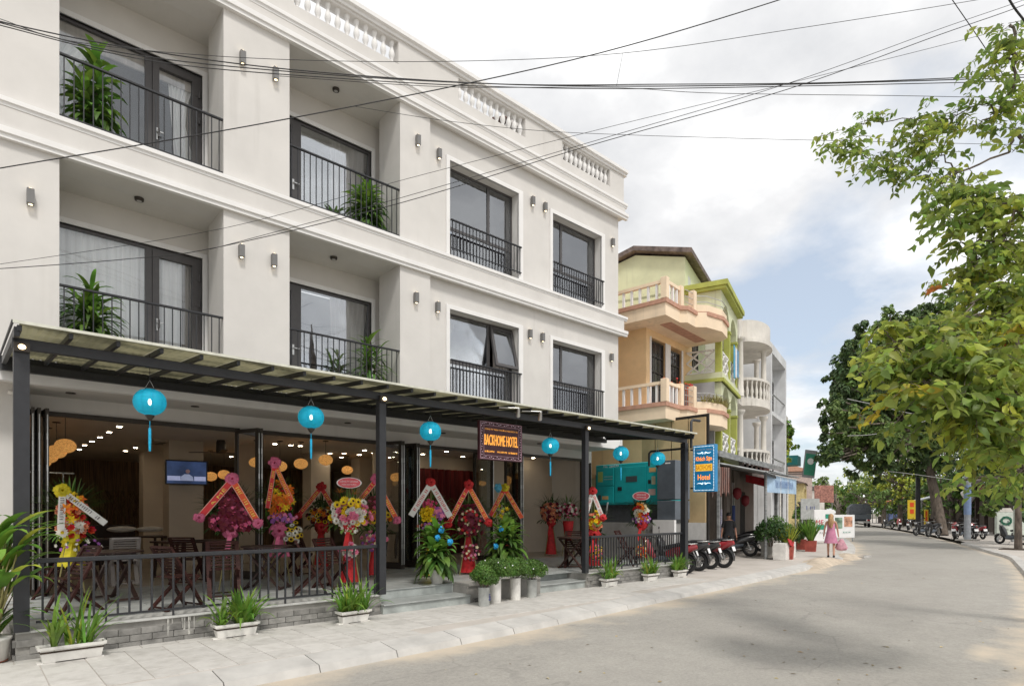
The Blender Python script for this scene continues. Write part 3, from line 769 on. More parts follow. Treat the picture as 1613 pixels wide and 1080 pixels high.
# ---- dining room
b = MB()
b.box(.5, 15.0, DY + .26, 25, 3.42, 3.5); part('dining_ceiling', b, MATS['inner_ceiling'], hotel)
part('dining_wall', MB().box(-.2, .6, DY + .25, 25, .3, 3.42), MATS['inner_wall'], hotel); part('dining_wall', MB().box(11.75, 14.9, 14.35, 14.45, .3, 3.42), MATS['inner_wall'], hotel)
part('dining_wall', MB().box(11.95, 14.9, 24.8, 25, .3, 3.42), MATS['inner_wall'], hotel)
mat('reed_wall', (0.12, 0.075, 0.05), 0.8, col2=(0.38, 0.24, 0.13), scale=2.2, stretch=(16, 16, .6), bump=.2)
b = MB(); b.box(-.2, 12, 24.8, 25, .3, 3.42); part('reed_wall', b, MATS['reed_wall'], hotel)
b = MB(); rr = random.Random(3)
for i in range(150):
    x = rr.uniform(.7, 6.5); z0 = .9; pts = [(x + rr.uniform(-.1, .1) * k, 24.7 - rr.random() * .1, z0 + k * .5) for k in range(4)]
    b.tube(pts, .012, 4)
part('reed', b, mat('reed', (0.22, 0.14, 0.07), 0.8, island=.4), hotel, kind='stuff')
for q_ in ((3.72, 4.5, 16.6, 17.2), (3.9, 4.5, 20.4, 21.0), (7.6, 8.2, 17.2, 17.8), (9.6, 10.2, 18, 18.6)): part('pillar', MB().box(*q_, .3, 3.42), MATS['inner_wall'], hotel)

# sliding windows at the far end of the dining room
b = MB()
for x in (.9, 1.6, 2.3): b.box(x, x + .03, 23.6, 23.63, 2.2, 2.9)
b.box(.7, 2.6, 23.6, 23.63, 2.86, 2.9); part('louvre', b, MATS['silver'], hotel)
# folding glass doors
BF, DG = MATS['bronze_frame'], MATS['door_glass']
def door_leaf(p, q, z0=.33, z1=3.3, parent=hotel, w=.075, thick=.045):
    p, q = Vector((p[0], p[1], 0)), Vector((q[0], q[1], 0)); u = (q - p).normalized()
    b = MB(); L_ = (q - p).length
    for (s0, s1, a, c) in ((0, w, z0, z1), (L_ - w, L_, z0, z1)):
        b.bar(p + u * (s0 + s1) / 2 + V(0, 0, a), p + u * (s0 + s1) / 2 + V(0, 0, c), w, thick, up=u.cross(V(0, 0, 1)))
    for zc in (z0 + w, z1 - w / 2): b.bar(p + u * w + V(0, 0, zc), q - u * w + V(0, 0, zc), thick - .004, w if zc > 2 else 2 * w)
    leaf = part('folding_door', b, BF, parent)
    g = MB(); nrm = u.cross(V(0, 0, 1)) * .005; a, c = p + u * w, q - u * w
    g.add([a - nrm + V(0,0,z0+2*w), c - nrm + V(0,0,z0+2*w), c + nrm + V(0,0,z0+2*w), a + nrm + V(0,0,z0+2*w), a - nrm + V(0,0,z1-w), c - nrm + V(0,0,z1-w), c + nrm + V(0,0,z1-w), a + nrm + V(0,0,z1-w)],
          [(0,3,2,1),(4,5,6,7),(0,1,5,4),(1,2,6,5),(2,3,7,6),(3,0,4,7)])
    part('door_pane', g, DG, leaf)
    h = MB(); e = p + V(0, 0, 0) - u * .012
    h.bar(e + V(0, 0, z0 + .1), e + V(0, 0, z1 - .1), .014, .014)
    for zc in (.8, 1.3, 1.8, 2.3, 2.8): h.lathe([(.016, 0), (.016, .1)], 6, e + V(0, 0, zc))
    part('hinge_strip', h, MATS['silver'], leaf); return leaf
for (p, q) in (((.80, 12.08), (.84, 12.74)), ((.88, 12.08), (.86, 12.74)), ((.98, 12.06), (.93, 12.74)),
               ((4.28, 12.1), (4.05, 12.72)), ((4.34, 12.1), (4.42, 12.74)),
               ((7.5, 12.05), (7.28, 12.74)), ((7.56, 12.05), (7.62, 12.74)), ((8.02, 12.2), (7.86, 12.74)), ((8.08, 12.2), (8.2, 12.74)),
               ((11.42, 12.2), (11.3, 12.74)), ((11.5, 12.2), (11.6, 12.74)), ((10.5, 12.3), (10.3, 12.9))):
    door_leaf(p, q)
b = MB(); b.box(.72, 4.12, DY - .06, DY - .001, 3.26, 3.34); b.box(4.3, 7.95, DY - .06, DY - .001, 3.26, 3.34); b.box(8.2, 11.55, DY - .06, DY - .001, 3.26, 3.34); b.box(11.72, 14.6, DY - .06, DY - .001, 3.26, 3.34)
for x in (.72, 4.05, 4.3, 7.88, 8.2, 11.48, 11.72, 14.53): b.box(x, x + .07, DY - .061, DY - .002, .33, 3.26)
part('door_track', b, BF, hotel)
# dark red curtain wall in the lobby
mat('crimson_curtain', (0.12, 0.012, 0.012), 0.85, var=.3, stretch=(6, 6, .3), scale=2)
part('lobby_curtain', curtain_mb(9.0, 12.8, 15.6, .35, 3.0, 15, .07), MATS['crimson_curtain'], hotel)
b = MB(); b.box(8.9, 12.9, 15.8, 15.9, .3, 3.42); part('lobby_wall', b, MATS['inner_wall'], hotel)
# ---- wall lamps (up-and-down lights)
mb = MB().bbox(-.046, .046, -.09, 0, -.115, .115, .008); mb.box(-.03, .03, 0, .02, -.06, .06); lampme = mb.mesh('housing', MATS['lamp_body'])
gl = MB().lathe([(.028, -.1205), (.001, -.1206)], 10, (0, -.05, 0)); gl.lathe([(.001, .1216), (.028, .1215)], 10, (0, -.05, 0)); glme = gl.mesh('bulb', MATS['lamp_glow'])
lampspots = [(.73, 6.33, 'lower floor, alone on the pier left of the first balcony'), (3.76, 9.93, 'upper floor, left one on the pier between the balconies'), (4.36, 9.93, 'upper floor, right one on the pier between the balconies'),
 (7.55, 10.0, 'upper floor, just right of the second balcony'), (8.2, 10.0, 'upper floor, touching the left window surround'), (11.25, 9.96, 'upper floor, left one between the two windows'), (11.72, 9.96, 'upper floor, right one between the two windows'), (14.66, 9.88, 'upper floor, at the far right corner'),
 (3.74, 6.4, 'lower floor, left one on the pier between the balconies'), (4.33, 6.4, 'lower floor, right one on the pier between the balconies'), (7.5, 6.45, 'lower floor, just right of the second balcony'), (8.16, 6.42, 'lower floor, beside the open casement window'), (11.15, 6.39, 'lower floor, left one between the two windows'), (11.62, 6.39, 'lower floor, right one between the two windows'), (14.6, 6.36, 'lower floor, at the far right corner')]
for x, z, s_ in lampspots:
    y = FY if x < 7.92 else WY
    t = thing('wall_lamp', (x, y - .021, z), 'small grey box wall lamp, ' + s_, 'wall lamp', 'box wall lamps on the hotel facade')
    part('housing', lampme, None, t, local=True); part('bulb', glme, None, t, local=True)
# balcony ceiling lamps
for x, z, s_ in ((2.25, MIDB, 'first balcony of the lower floor'), (5.85, MIDB, 'second balcony of the lower floor'), (5.9, TOPB, 'second balcony of the upper floor')):
    b = MB().lathe([(.075, -.005), (.07, -.05), (.05, -.055)], 14, (0, 0, 0)); t = thing('ceiling_lamp', (x, 12.1, z), 'little dark round lamp in the soffit of the ' + s_, 'ceiling lamp', 'round lamps under the balcony soffits')
    part('rim', b, MATS['bronze_frame'], t, local=True); part('bulb', MB().lathe([(.04, -.056), (.001, -.057)], 12), MATS['silver'], t, local=True)
# soffit downlights of the terrace
for i, x in enumerate((1.29, 3.15, 6.2, 8.75, 10.4, 12.1)):
    w_ = ('leftmost', 'second from the left', 'third from the left, left of the hanging sign', 'fourth from the left, behind the hanging sign', 'fifth from the left', 'rightmost')[i]
    t = thing('downlight', (x, 12.15, 3.6), 'small round downlight in the terrace soffit, ' + w_, 'downlight', 'round downlights in the terrace soffit')
    part('rim', MB().lathe([(.07, 0), (.07, -.015), (.045, -.018)], 14), MATS['bronze_frame'], t, local=True)
    part('bulb', MB().lathe([(.038, -.012), (.001, -.013)], 12), MATS['lamp_glow'], t, local=True)
# dining room downlights
names = []
cells = [(2.36, 14.6), (2.36, 15.74), (2.36, 16.96), (2.35, 18.09), (2.34, 19.25), (2.39, 20.62), (3.43, 20.26), (3.46, 19.08), (4.18, 18.9), (4.97, 18.86), (6.26, 20.11), (5.44, 15.84), (6.6, 15.6), (5.8, 17.3), (8.1, 17.0), (9.0, 16.0)]
extra = [onZ(433, 699, 3.4), onZ(458, 701, 3.4), onZ(574, 709, 3.4), onZ(542, 714, 3.4), onZ(538, 720, 3.4), onZ(566, 716, 3.4), onZ(666, 715, 3.4), onZ(703, 711, 3.4), onZ(729, 719, 3.4), onZ(694, 724, 3.4), onZ(840, 721, 3.4)]
ord_ = ('first', 'second', 'third', 'fourth', 'fifth', 'sixth')
lab = ['%s one from the doors in the long row above the left pendants' % ord_[i] for i in range(6)] + ['left one of the pair left of the television', 'right one of the pair left of the television', 'between the television and the pair of pillars', 'right of the ceiling fan', 'far right of the ceiling fan, deep in the room', 'seen through the first folded glass door'] + \
      ['near the middle of the second door opening', 'behind the orange lily wreath', 'deep above the round pendants', 'in front of the lobby wall'] + ['left one near the middle ceiling of the second opening', 'right one near the top of the second opening', 'highest one at the right end of the second opening', 'middle one at the right of the second opening', 'lower one at the right of the second opening', 'lowest one at the right of the second opening', 'left one above the crimson curtain', 'high one above the crimson curtain', 'right one above the crimson curtain', 'low one above the crimson curtain', 'alone in the right hand bay']
dm = MB().box(-.06, .06, -.06, .06, -.02, .0).mesh('trim', MATS['pot_white']); db = MB().box(-.042, .042, -.042, .042, -.024, -.0205).mesh('bulb', MATS['spot_glow'])
for (c, s_) in zip([Vector((a, q, 3.42)) for a, q in cells] + [Vector((p.x, p.y, 3.42)) for p in extra], lab):
    if c.y > 24.5: c.y = 24.5
    t = thing('downlight', (c.x, c.y, 3.42), 'dining room downlight, ' + s_, 'downlight', 'square downlights in the dining room ceiling')
    part('trim', dm, None, t, local=True); part('bulb', db, None, t, local=True)
# ================================================================== terrace platform
PYF = 8.6; TZ = 0.32
ter = thing('terrace', (7.0, PYF, 0), None, None); ter['kind'] = 'structure'
b = MB(); CN = MATS['concrete']
def plat(b, z1, inset=0.0):
    b.box(.42, 4.97, PYF + .03, 12.5, -.05, z1)       # left deck
    b.box(4.97, 6.75, 9.06, 12.5, -.05, z1)
    b.box(6.75, 8.62, PYF + .03, 12.5, -.05, z1)
    b.box(8.62, 10.05, 9.2, 12.5, -.05, z1)
    b.box(10.05, 13.95, PYF + .03, 12.5, -.05, z1)
    b.box(.42, 15.05, 12.5, 25, -.05, z1 - .001)
plat(b, TZ - .02); part('platform', b, CN, ter)
# floor tiles (front part one by one, the room behind by material)
def in_deck(x, y):
    if x < .45 or x > 13.9: return False
    if 4.97 < x < 6.75 and y < 9.02: return False
    if 8.62 < x < 10.05 and y < 9.16: return False
    return True
tile_grid(ter, .45, 13.95, 9.06, 12.4, TZ - .02, .6, .3, MATS['stone_tile'], name='floor_tile', gap=.006, h=.02, dx=.3)
b = MB(); b.box(.5, 15, 12.4, 24.9, TZ - .02, TZ - .003); part('inner_floor', b, mat('inner_floor', (.34, .3, .25), .35, var=.1, scale=1.5), ter)
# coping along the edge
for (x0, x1) in ((.42, 4.97), (10.05, 13.95)):
    b = MB(); b.bbox(x0, x1, PYF - .012, 9.055, TZ - .02, TZ + .004, .004); part('coping', b, mat('coping%d' % int(x0), (.46, .46, .44), .7, var=.12, scale=3, bump=.1), ter)
b = MB(); b.bbox(6.77, 8.6, PYF - .005, 9.05, TZ - .02, TZ + .03, .006); part('coping', b, CN, ter)
# slate bricks on the plinth
bw, bh = .24, .082
me = MB().bbox(-bw/2 + .004, bw/2 - .004, -.028, 0, .003, bh - .003, .003).mesh('brick', MATS['slate_brick'])
for (x0, x1) in ((.42, 4.97), (10.05, 13.9)):
    for r_ in range(4):
        x = x0 + (bw / 2 if r_ % 2 else 0)
        while x + bw <= x1 + .02:
            if r_ < 3 or True:
                o = bpy.data.objects.new('brick', me); COL.objects.link(o); o.parent = ter; zz_ = -.02 + r_ * bh
                if zz_ + bh > TZ - .018: break
                o.location = (x + bw/2 - 7.0, .03 + R.uniform(-.003, .001), zz_)
            x += bw
for (x, y0, y1) in ((.42, 8.62, 12.0),):
    for r_ in range(4):
        y = y0 + (bw/2 if r_ % 2 else 0)
        while y + bw < y1:
            o = bpy.data.objects.new('brick', me); COL.objects.link(o); o.parent = ter; o.rotation_euler = (0, 0, -pi/2)
            o.location = (x + .0 - 7.0, y + bw/2 - PYF, -.02 + r_ * bh); y += bw
# lime runs over the plinth
b = MB(); rr = random.Random(11)
for cx, n in ((2.05, 9), (2.6, 10), (4.3, 9), (.75, 3)):
    for i in range(n):
        x = cx + rr.gauss(0, .11); z1 = TZ - .015; z0 = z1 - rr.uniform(.05, .24); w = rr.uniform(.004, .012)
        b.box(x - w, x + w, PYF - .003, PYF + .004, z0, z1)
part('lime_run', b, mat('lime', (.42, .41, .38), .9, var=.2, scale=30), ter, kind='stuff')
# steps
ss = MATS['stone_step']
for (x0, x1, yb, n, hz) in ((4.97, 6.75, 9.06, 3, (.15, .30)), (8.62, 10.05, 9.2, 2, (.15, .30))):
    b = MB(); b.bbox(x0 + .002, x1 - .002, yb - .52, yb, -.04, .138, .004); part('step', b, ss, ter)
    b = MB(); b.bbox(x0 + .002, x1 - .002, yb - .55, yb - .004, .14, .165, .006); part('tread', b, MATS['stone_tile'], ter)
    b = MB(); b.bbox(x0 + .002, x1 - .002, yb - .02, yb + .38, TZ - .018, TZ + .006, .005); part('tread', b, MATS['stone_tile'], ter)
    b = MB(); b.box(x0 + .002, x1 - .002, yb - .004, yb + .002, .166, TZ - .02); part('riser', b, ss, ter)
# ------------------------------------------------------------------ terrace railings
DM = MATS['dark_metal']
def terrace_rail(x0, x1, label, n, sp):
    t = thing('terrace_railing', ((x0 + x1) / 2, PYF + .06, TZ), label, 'railing', 'black railings along the terrace edge')
    y = PYF + .06
    part('top_rail', MB().bbox(x0, x1, y - .035, y + .035, 1.07, 1.125, .008), DM, t)
    part('bottom_rail', MB().box(x0, x1, y - .012, y + .012, .395, .42), DM, t)
    me = MB().box(-.011, .011, -.011, .011, 0, .66).mesh('bar', DM); ml = MB().box(-.011, .011, -.011, .011, 0, .74).mesh('bar', DM)
    for i in range(n):
        x = x0 + (i + .5) * (x1 - x0) / n; lo = (i % 6 in (5,)); o = bpy.data.objects.new('bar', ml if lo else me); COL.objects.link(o); o.parent = t
        o.location = (x - (x0 + x1) / 2, 0, (.33 if lo else .41) - TZ)
terrace_rail(.6, 4.95, 'long black metal railing in front of the left dining tables', 36, .12)
terrace_rail(10.2, 13.85, 'shorter black railing on the right, in front of the generator', 37, .1)
# ================================================================== awning
aw = thing('awning', (7.2, PYF, TZ), 'long awning of greenish sheets on a black steel frame along the hotel front', 'awning')
AX0, AX1, AY0, AY1 = .38, 13.95, 8.3, 11.3
zf_, zb_ = 3.655, 3.88
def az(y): return zf_ + (zb_ - zf_) * (y - AY0) / (AY1 - AY0)
for x, w in ((.47, .07), (4.98, .06), (9.99, .055), (13.93, .07)):
    p = part('post', MB().bbox(x - w, x + w, PYF - w + .02, PYF + w + .02, (.0 if x > 13 else TZ - .0) + .004, 3.45, .006), DM, aw)
part('beam', MB().bbox(AX0 + .01, 14.0, PYF - .03, PYF + .05, 3.452, 3.57, .005), DM, aw)
part('beam', MB().bbox(AX0 + .01, 14.0, 11.24, 11.33, 3.68, 3.8, .005), DM, aw)
for x in (.42, 13.93): part('side_beam', MB().bar((x, AY0 + .05, az(AY0) - .07), (x, 11.2, az(11.2) - .07), .05, .1), DM, aw)
n = 31
rf = MB().bar((0, AY0 + .02, az(AY0) - .035), (0, 11.24, az(11.24) - .035), .04, .06)
rme = None
for i in range(n):
    x = AX0 + .06 + i * (AX1 - AX0 - .1) / (n - 1)
    if rme is None:
        rf.xform(Matrix.Translation((0, -PYF, -TZ))); rme = rf.mesh('rafter', DM)
    o = bpy.data.objects.new('rafter', rme); COL.objects.link(o); o.parent = aw; o.location = (x - 7.2, 0, 0)
m = bpy.data.materials.new('awning_sheet'); nn, ll, bb = nodes_of(m)
bb.inputs['Base Color'].default_value = (.34, .33, .26, 1); bb.inputs['Roughness'].default_value = .45
tr = nn.new('ShaderNodeBsdfTranslucent'); tr.inputs[0].default_value = (.42, .42, .27, 1)
g = nn.new('ShaderNodeNewGeometry'); mp = nn.new('ShaderNodeMapping'); mp.inputs['Scale'].default_value = (1.2, 2.6, 1); ll.new(g.outputs['Position'], mp.inputs[0])
tx = nn.new('ShaderNodeTexNoise'); tx.inputs['Scale'].default_value = 1.0; tx.inputs['Detail'].default_value = 5; ll.new(mp.outputs[0], tx.inputs['Vector'])
rr_ = nn.new('ShaderNodeValToRGB'); rr_.color_ramp.elements[0].position = .38; rr_.color_ramp.elements[1].position = .6
rr_.color_ramp.elements[0].color = (.27, .265, .2, 1); rr_.color_ramp.elements[1].color = (.6, .58, .45, 1)
ll.new(tx.outputs['Fac'], rr_.inputs[0]); ll.new(rr_.outputs[0], tr.inputs[0])
ms = nn.new('ShaderNodeMixShader'); ms.inputs[0].default_value = .62; ll.new(bb.outputs[0], ms.inputs[1]); ll.new(tr.outputs[0], ms.inputs[2]); ll.new(ms.outputs[0], nn['Material Output'].inputs[0])
k = 10
for i in range(n - 1):
    xa = AX0 + .06 + i * (AX1 - AX0 - .1) / (n - 1); xb = AX0 + .06 + (i + 1) * (AX1 - AX0 - .1) / (n - 1) - .004
    b = MB(); vs = []
    for y in (AY0 - .03, AY1 + .033):
        for j in range(k + 1):
            x = xa + (xb - xa) * j / k; vs.append((x, y, az(y) + .01 + (.012 if j % 2 else 0)))
    b.add(vs, [(j, j + 1, k + 2 + j, k + 1 + j) for j in range(k)])
    b.add([(v[0], v[1], v[2] + .006) for v in vs], [(k + 1 + j, k + 2 + j, j + 1, j) for j in range(k)])
    part('roof_sheet', b, m, aw)
part('edge_trim', MB().box(AX0, AX1, AY0 - .045, AY0 - .032, az(AY0) - .002, az(AY0) + .03), mat('edge_white', (.6, .6, .52), .5, var=.1), aw)
part('edge_trim', MB().bar((AX0 - .0, AY0 - .03, az(AY0) + .015), (AX0 - .0, AY1 + .05, az(AY1) + .015), .02, .03), MATS['dark_metal'], aw)
part('gutter', MB().box(AX0, AX1, 11.335, 11.438, 3.7, 3.9), DM, aw)
# lamps on the posts
for x, s_ in ((.47, 'left corner post'), (4.98, 'second post from the left'), (9.99, 'third post, left of the generator')):
    t = thing('post_spotlight', (x, PYF - .06, 3.46), 'small lit brass spotlight on top of the awning, ' + s_, 'spotlight', 'small spotlights on the awning posts')
    part('housing', MB().box(-.07, .07, -.03, .03, -.05, .05), MATS['bronze_frame'], t, local=True)
    part('bulb', MB().sphere((0, -.035, 0), .035, 10, 6, (1, .5, .8)), MATS['warm_glow'], t, local=True)
for x, s_ in ((7.62, 'left'), (8.2, 'right')):
    t = thing('arm_spotlight', (x, 8.5, 3.52), 'silver arm spotlight over the hanging hotel sign, the %s one' % s_, 'spotlight', 'silver arm spotlights above the hanging sign')
    part('arm', MB().tube([(-.3, -.1, .06), (0, -.3, .06)], .012, 8), MATS['silver'], t, local=True)
    part('head', MB().tube([(0, -.3, .06), (.02, -.28, .02), (.08, -.2, -.07)], [.03, .03, .045], 10), MATS['silver'], t, local=True)
# pipe bracket on the right post
t = thing('pipe_bracket', (13.9, 8.5, 3.3), 'black pipe elbow rising from the right awning post', 'bracket')
part('pipe', MB().tube([(13.93, 8.42, 3.3), (13.93, 8.42, 3.98), (14.0, 8.42, 4.04), (14.35, 8.42, 4.05)], .035, 8), DM, t)
part('pipe', MB().tube([(13.85, 8.6, 3.3), (13.85, 9.6, 3.3), (13.85, 9.66, 3.25), (13.85, 9.66, 2.9)], .03, 8), DM, t)
# ================================================================== blue lanterns
lm_ = MATS['lantern_blue'].node_tree; o_ = lm_.nodes['Material Output']; src_ = o_.inputs[0].links[0].from_socket
tr_ = lm_.nodes.new('ShaderNodeBsdfTransparent'); mx_ = lm_.nodes.new('ShaderNodeMixShader'); mx_.inputs[0].default_value = .16
lm_.links.new(src_, mx_.inputs[1]); lm_.links.new(tr_.outputs[0], mx_.inputs[2]); lm_.links.new(mx_.outputs[0], o_.inputs[0])
def lantern_meshes():
    n = 64; H = .165; prof = []
    for i in range(13):
        t = i / 12; z = -H + 2 * H * t; r = .05 + (.188 - .05) * max(0, 1 - abs(2 * t - 1) ** 2.1) ** .62; prof.append((r, z))
    b = MB(); vs = []
    for r, z in prof:
        for k in range(n):
            a = 2 * pi * k / n; s_ = abs(sin(a * 4)); rr = r * (0.93 + .07 * s_ ** .5); vs.append((rr * cos(a), rr * sin(a), z))
    b.add(vs, [(i*n+k, i*n+(k+1) % n, (i+1)*n+(k+1) % n, (i+1)*n+k) for i in range(12) for k in range(n)], True)
    shade = b.mesh('shade', MATS['lantern_blue'])
    ribs = MB()
    for q in range(8):
        a = 2 * pi * q / 8; ribs.tube([(r * .935 * cos(a), r * .935 * sin(a), z) for r, z in prof], .0022, 4)
    ribs_ = ribs.mesh('rib', MATS['tassel_blue'])
    cap = MB().lathe([(.055, -H - .001), (.05, -H - .02), (.022, -H - .06), (.006, -H - .075)][::-1], 12).mesh('bottom_cap', MATS['bronze_frame'])
    tc_ = MB().lathe([(.058, H - .01), (.056, H + .012)], 12).mesh('top_ring', MATS['bronze_frame'])
    ts = MB().tube([(0, 0, -H - .07), (0, 0, -H - .15)], .006, 6); ts.lathe([(.013, -.62), (.017, -.5), (.017, -.34), (.009, -.32)], 10)
    ts_ = ts.mesh('tassel', MATS['tassel_blue'])
    hg = MB().tube([(-.055, 0, H), (0, 0, H + .11), (.055, 0, H)], .0035, 5); hg_ = hg.mesh('hanger', MATS['silver'])
    bl = MB().sphere((0, 0, 0), .022, 10, 8, (1, 1, 1.9)).mesh('bulb', MATS['lantern_bulb'])
    return shade, ribs_, cap, tc_, ts_, hg_, bl
LM = lantern_meshes()
LP = [(236, 633, 'first from the left, above the left railing'), (490, 657, 'second from the left, before the second awning post'), (678, 679, 'third from the left, above the entrance steps'),
      (867, 702, 'fourth from the left, just right of the hanging sign'), (978, 714, 'fifth from the left, in front of the green generator'), (1036, 722, 'rightmost one, beside the blue hotel sign')]
for (px, py, s_) in LP:
    c = onY(px, py, 8.72); t = thing('paper_lantern', tuple(c), 'turquoise silk lantern with a tassel, ' + s_, 'lantern', 'turquoise lanterns hanging under the awning')
    last = px == 1036
    for q, me in enumerate(LM):
        if last and q == 4: continue
        o = part(me.name, me, None, t, local=True)
    L_ = 3.45 - c.z - .28
    part('cord', MB().tube([(0, 0, .28), (0, 0, .28 + L_ + (.2 if True else 0))], .004, 4), DM, t, local=True)
# ================================================================== hanging sign
mat('sign_brown', (.05, .012, .018), .5, var=.2, scale=6)
mat('sign_led', (.55, .42, .5), .5, emit=.15)
sg = thing('hanging_sign', (7.7, 8.8, 2.64), 'dark maroon hanging sign with orange letters reading BACKHOME HOTEL', 'sign', rz=0.0)
SW, SH = 1.1, .74
part('board', MB().bbox(-SW/2, SW/2, -.03, .03, 0, SH, .008), MATS['sign_brown'], sg, local=True)
b = MB(); frame_rect(b, -SW/2 + .02, SW/2 - .02, -.04, -.031, .02, SH - .02, .008); frame_rect(b, -SW/2 + .1, SW/2 - .1, -.04, -.031, .08, SH - .08, .006); part('border', b, mat('sign_border', (.4, .25, .3), .5), sg, local=True)
dot = MB().box(-.007, .007, -.004, .004, -.007, .007).mesh('led', MATS['sign_led'])
for i in range(22):
    for z in (.05, SH - .05):
        if i % 4 == 3: continue
        o = part('led', dot, None, sg, local=True, loc=(-SW/2 + .06 + i * (SW - .12) / 21, -.036, z + .012 * ((i % 3) - 1)))
for i in range(1, 13):
    for x in (-SW/2 + .055, SW/2 - .055): o = part('led', dot, None, sg, local=True, loc=(x + .01 * ((i % 3) - 1), -.036, .05 + i * (SH - .1) / 13))
tm = text_mb('BACKHOME HOTEL', .205, .86, .033); part('lettering', tm, MATS['letter_orange'], sg, local=True, loc=(0, 0, .385))
for d_ in (-.006, .006): part('lettering', text_mb('BACKHOME HOTEL', .205, .86, .0325), MATS['letter_orange'], sg, local=True, loc=(d_, 0, .385 + d_ * .3))
part('lettering', text_mb('CÔNG TY TNHH THƯƠNG MẠI DỊCH VỤ', .042, .84, .033), MATS['letter_orange'], sg, local=True, loc=(0, 0, .585))
b = MB(); rr = random.Random(8)
for i in range(30):
    if i in (9, 10, 20): continue
    x = -.42 + i * .028; b.box(x, x + .006, -.034, -.032, .148, .182); b.box(x + .007, x + .018, -.034, -.032, .148 + rr.choice((0, .014, .028)), .155 + rr.choice((0, .014, .027)))
part('lettering', b, MATS['letter_orange'], sg, local=True, kind='stuff')
for x in (-.42, .42): part('hanger', MB().tube([(x, 0, SH), (x, 0, .9)], .008, 6), DM, sg, local=True)
# ================================================================== blue box sign on the right post
mat('sign_blue', (.015, .2, .42), .4, var=.08, scale=3, emit=.12)
mat('sign_gold', (.9, .5, .04), .45, var=.06, emit=.35)
mat('led_white', (.8, .95, 1.0), .5, emit=.7)
bs = thing('box_sign', (14.02, 8.42, 2.17), 'blue box sign with a dotted border and golden lettering, on the right awning post', 'sign', rz=0.0)
bw_, bh_ = .62, 1.2
bsr = MB().bbox(0, .13, -bw_, 0, 0, bh_, .006); part('box', bsr, MATS['sign_blue'], bs, local=True)
def face_x(mb): return mb.xform(Matrix.Rotation(-pi/2, 4, 'Z'))      # -Y facing drawings turned to face -X
def on_face(name, mb, m, y, z):
    mb.xform(Matrix.Rotation(-pi/2, 4, 'Z')); part(name, mb, m, bs, local=True, loc=(-.001, y, z))
dl = MB().box(-.0045, .0, -.009, .009, -.008, .008).mesh('led', MATS['led_white'])
for i in range(15):
    for z in (.04, bh_ - .04): part('led', dl, None, bs, local=True, loc=(-.001, -.035 - i * (bw_ - .07) / 14, z))
for i in range(1, 29):
    for y in (-.035, -bw_ + .035): part('led', dl, None, bs, local=True, loc=(-.001, y, .04 + i * (bh_ - .08) / 29))
cy_ = -bw_ / 2
def glyph(s, h, w, z, m): on_face('lettering', text_mb(s, h, w, .003), m, cy_, z)
glyph('CÔNG TY TNHH', .055, .46, 1.08, mat('sign_dim', (.5, .42, .4), .6))
for e_ in (0, .004, .008):
    glyph('Khách Sạn', .135, .45, .83 + e_, MATS['sign_gold']); glyph('Hotel', .135, .34, .37 + e_, MATS['sign_gold'])
b = MB().box(-.235, .235, -.004, -.001, -.09, .09); on_face('panel', b, MATS['sign_gold'], cy_, .62)
on_face('lettering', text_mb('BACKHOME', .13, .43, .0065), mat('sign_red', (.45, .12, .03), .5), cy_, .62)
for z, f in ((.985, 1), (.22, -1)):
    b = MB()
    for s_ in (-1, 1):
        b.tube([(s_ * .01, -.004, .0), (s_ * .05, -.004, .03 * f), (s_ * .1, -.004, .0), (s_ * .16, -.004, .0), (s_ * .2, -.004, .02 * f)], [.006, .01, .011, .008, .003], 5)
        b.tube([(s_ * .02, -.004, -.02 * f), (s_ * .06, -.004, .0), (s_ * .05, -.004, .02 * f)], .006, 5)
    on_face('scrollwork', b, MATS['led_white'], cy_, z)

part('bracket', MB().box(0.03, .1, 0, .1, 1.08, 1.12), DM, bs, local=True); part('bracket', MB().box(0.03, .1, 0, .1, .08, .12), DM, bs, local=True)
# ================================================================== generator on its plinth
mat('genset_green', (.01, .34, .36), .4, var=.06, scale=3, bump=.02)
mat('genset_black', (.045, .05, .055), .45, var=.1)
mat('cabinet_grey', (.12, .14, .165), .4, var=.08, scale=3, metal=.2)
gp = thing('generator_plinth', (15.6, 11, 0), 'low rendered wall and ledge that the green generator stands on', 'plinth')
part('ledge', MB().box(15.12, 17.0, 9.75, 13.4, 0, 1.32), mat('plinth_grey', (.27, .265, .255), .85, var=.1, scale=2), gp)
part('white_panel', MB().box(15.02, 15.118, 9.62, 10.35, .1, 1.42), MATS['white_trim'], gp)
gn = thing('generator', (15.8, 11.4, 1.32), 'teal green generator cabinet with a black base under the awning', 'generator')
gx = 15.28
part('base', MB().bbox(gx + .04, 16.5, 10.3, 12.7, 1.32, 1.88, .01), MATS['genset_black'], gn)
part('housing', MB().bbox(gx, 16.5, 10.28, 12.72, 1.88, 3.17, .02), MATS['genset_green'], gn)
for (y0, y1, z0, z1) in ((12.0, 12.66, 1.95, 2.45), (12.0, 12.66, 2.5, 3.05), (10.78, 11.92, 1.95, 3.05), (10.34, 10.74, 1.95, 3.05)):
    part('door_panel', MB().bbox(gx - .018, gx - .001, y0, y1, z0, z1, .005), MATS['genset_green'], gn)
part('grille', MB().box(gx - .024, gx - .019, 11.08, 11.5, 2.58, 2.76), mat('grille', (.05, .07, .075), .6), gn)
part('latch', MB().box(gx - .03, gx - .019, 11.66, 11.82, 2.32, 2.44), MATS['black_plastic'], gn)
part('label_plate', MB().box(gx - .024, gx - .019, 10.42, 10.66, 2.16, 2.34), mat('plate_pink', (.5, .36, .33), .6), gn)
part('label_plate', MB().box(gx - .024, gx - .019, 10.4, 10.64, 2.85, 2.98), mat('plate_tan', (.5, .33, .14), .6), gn)
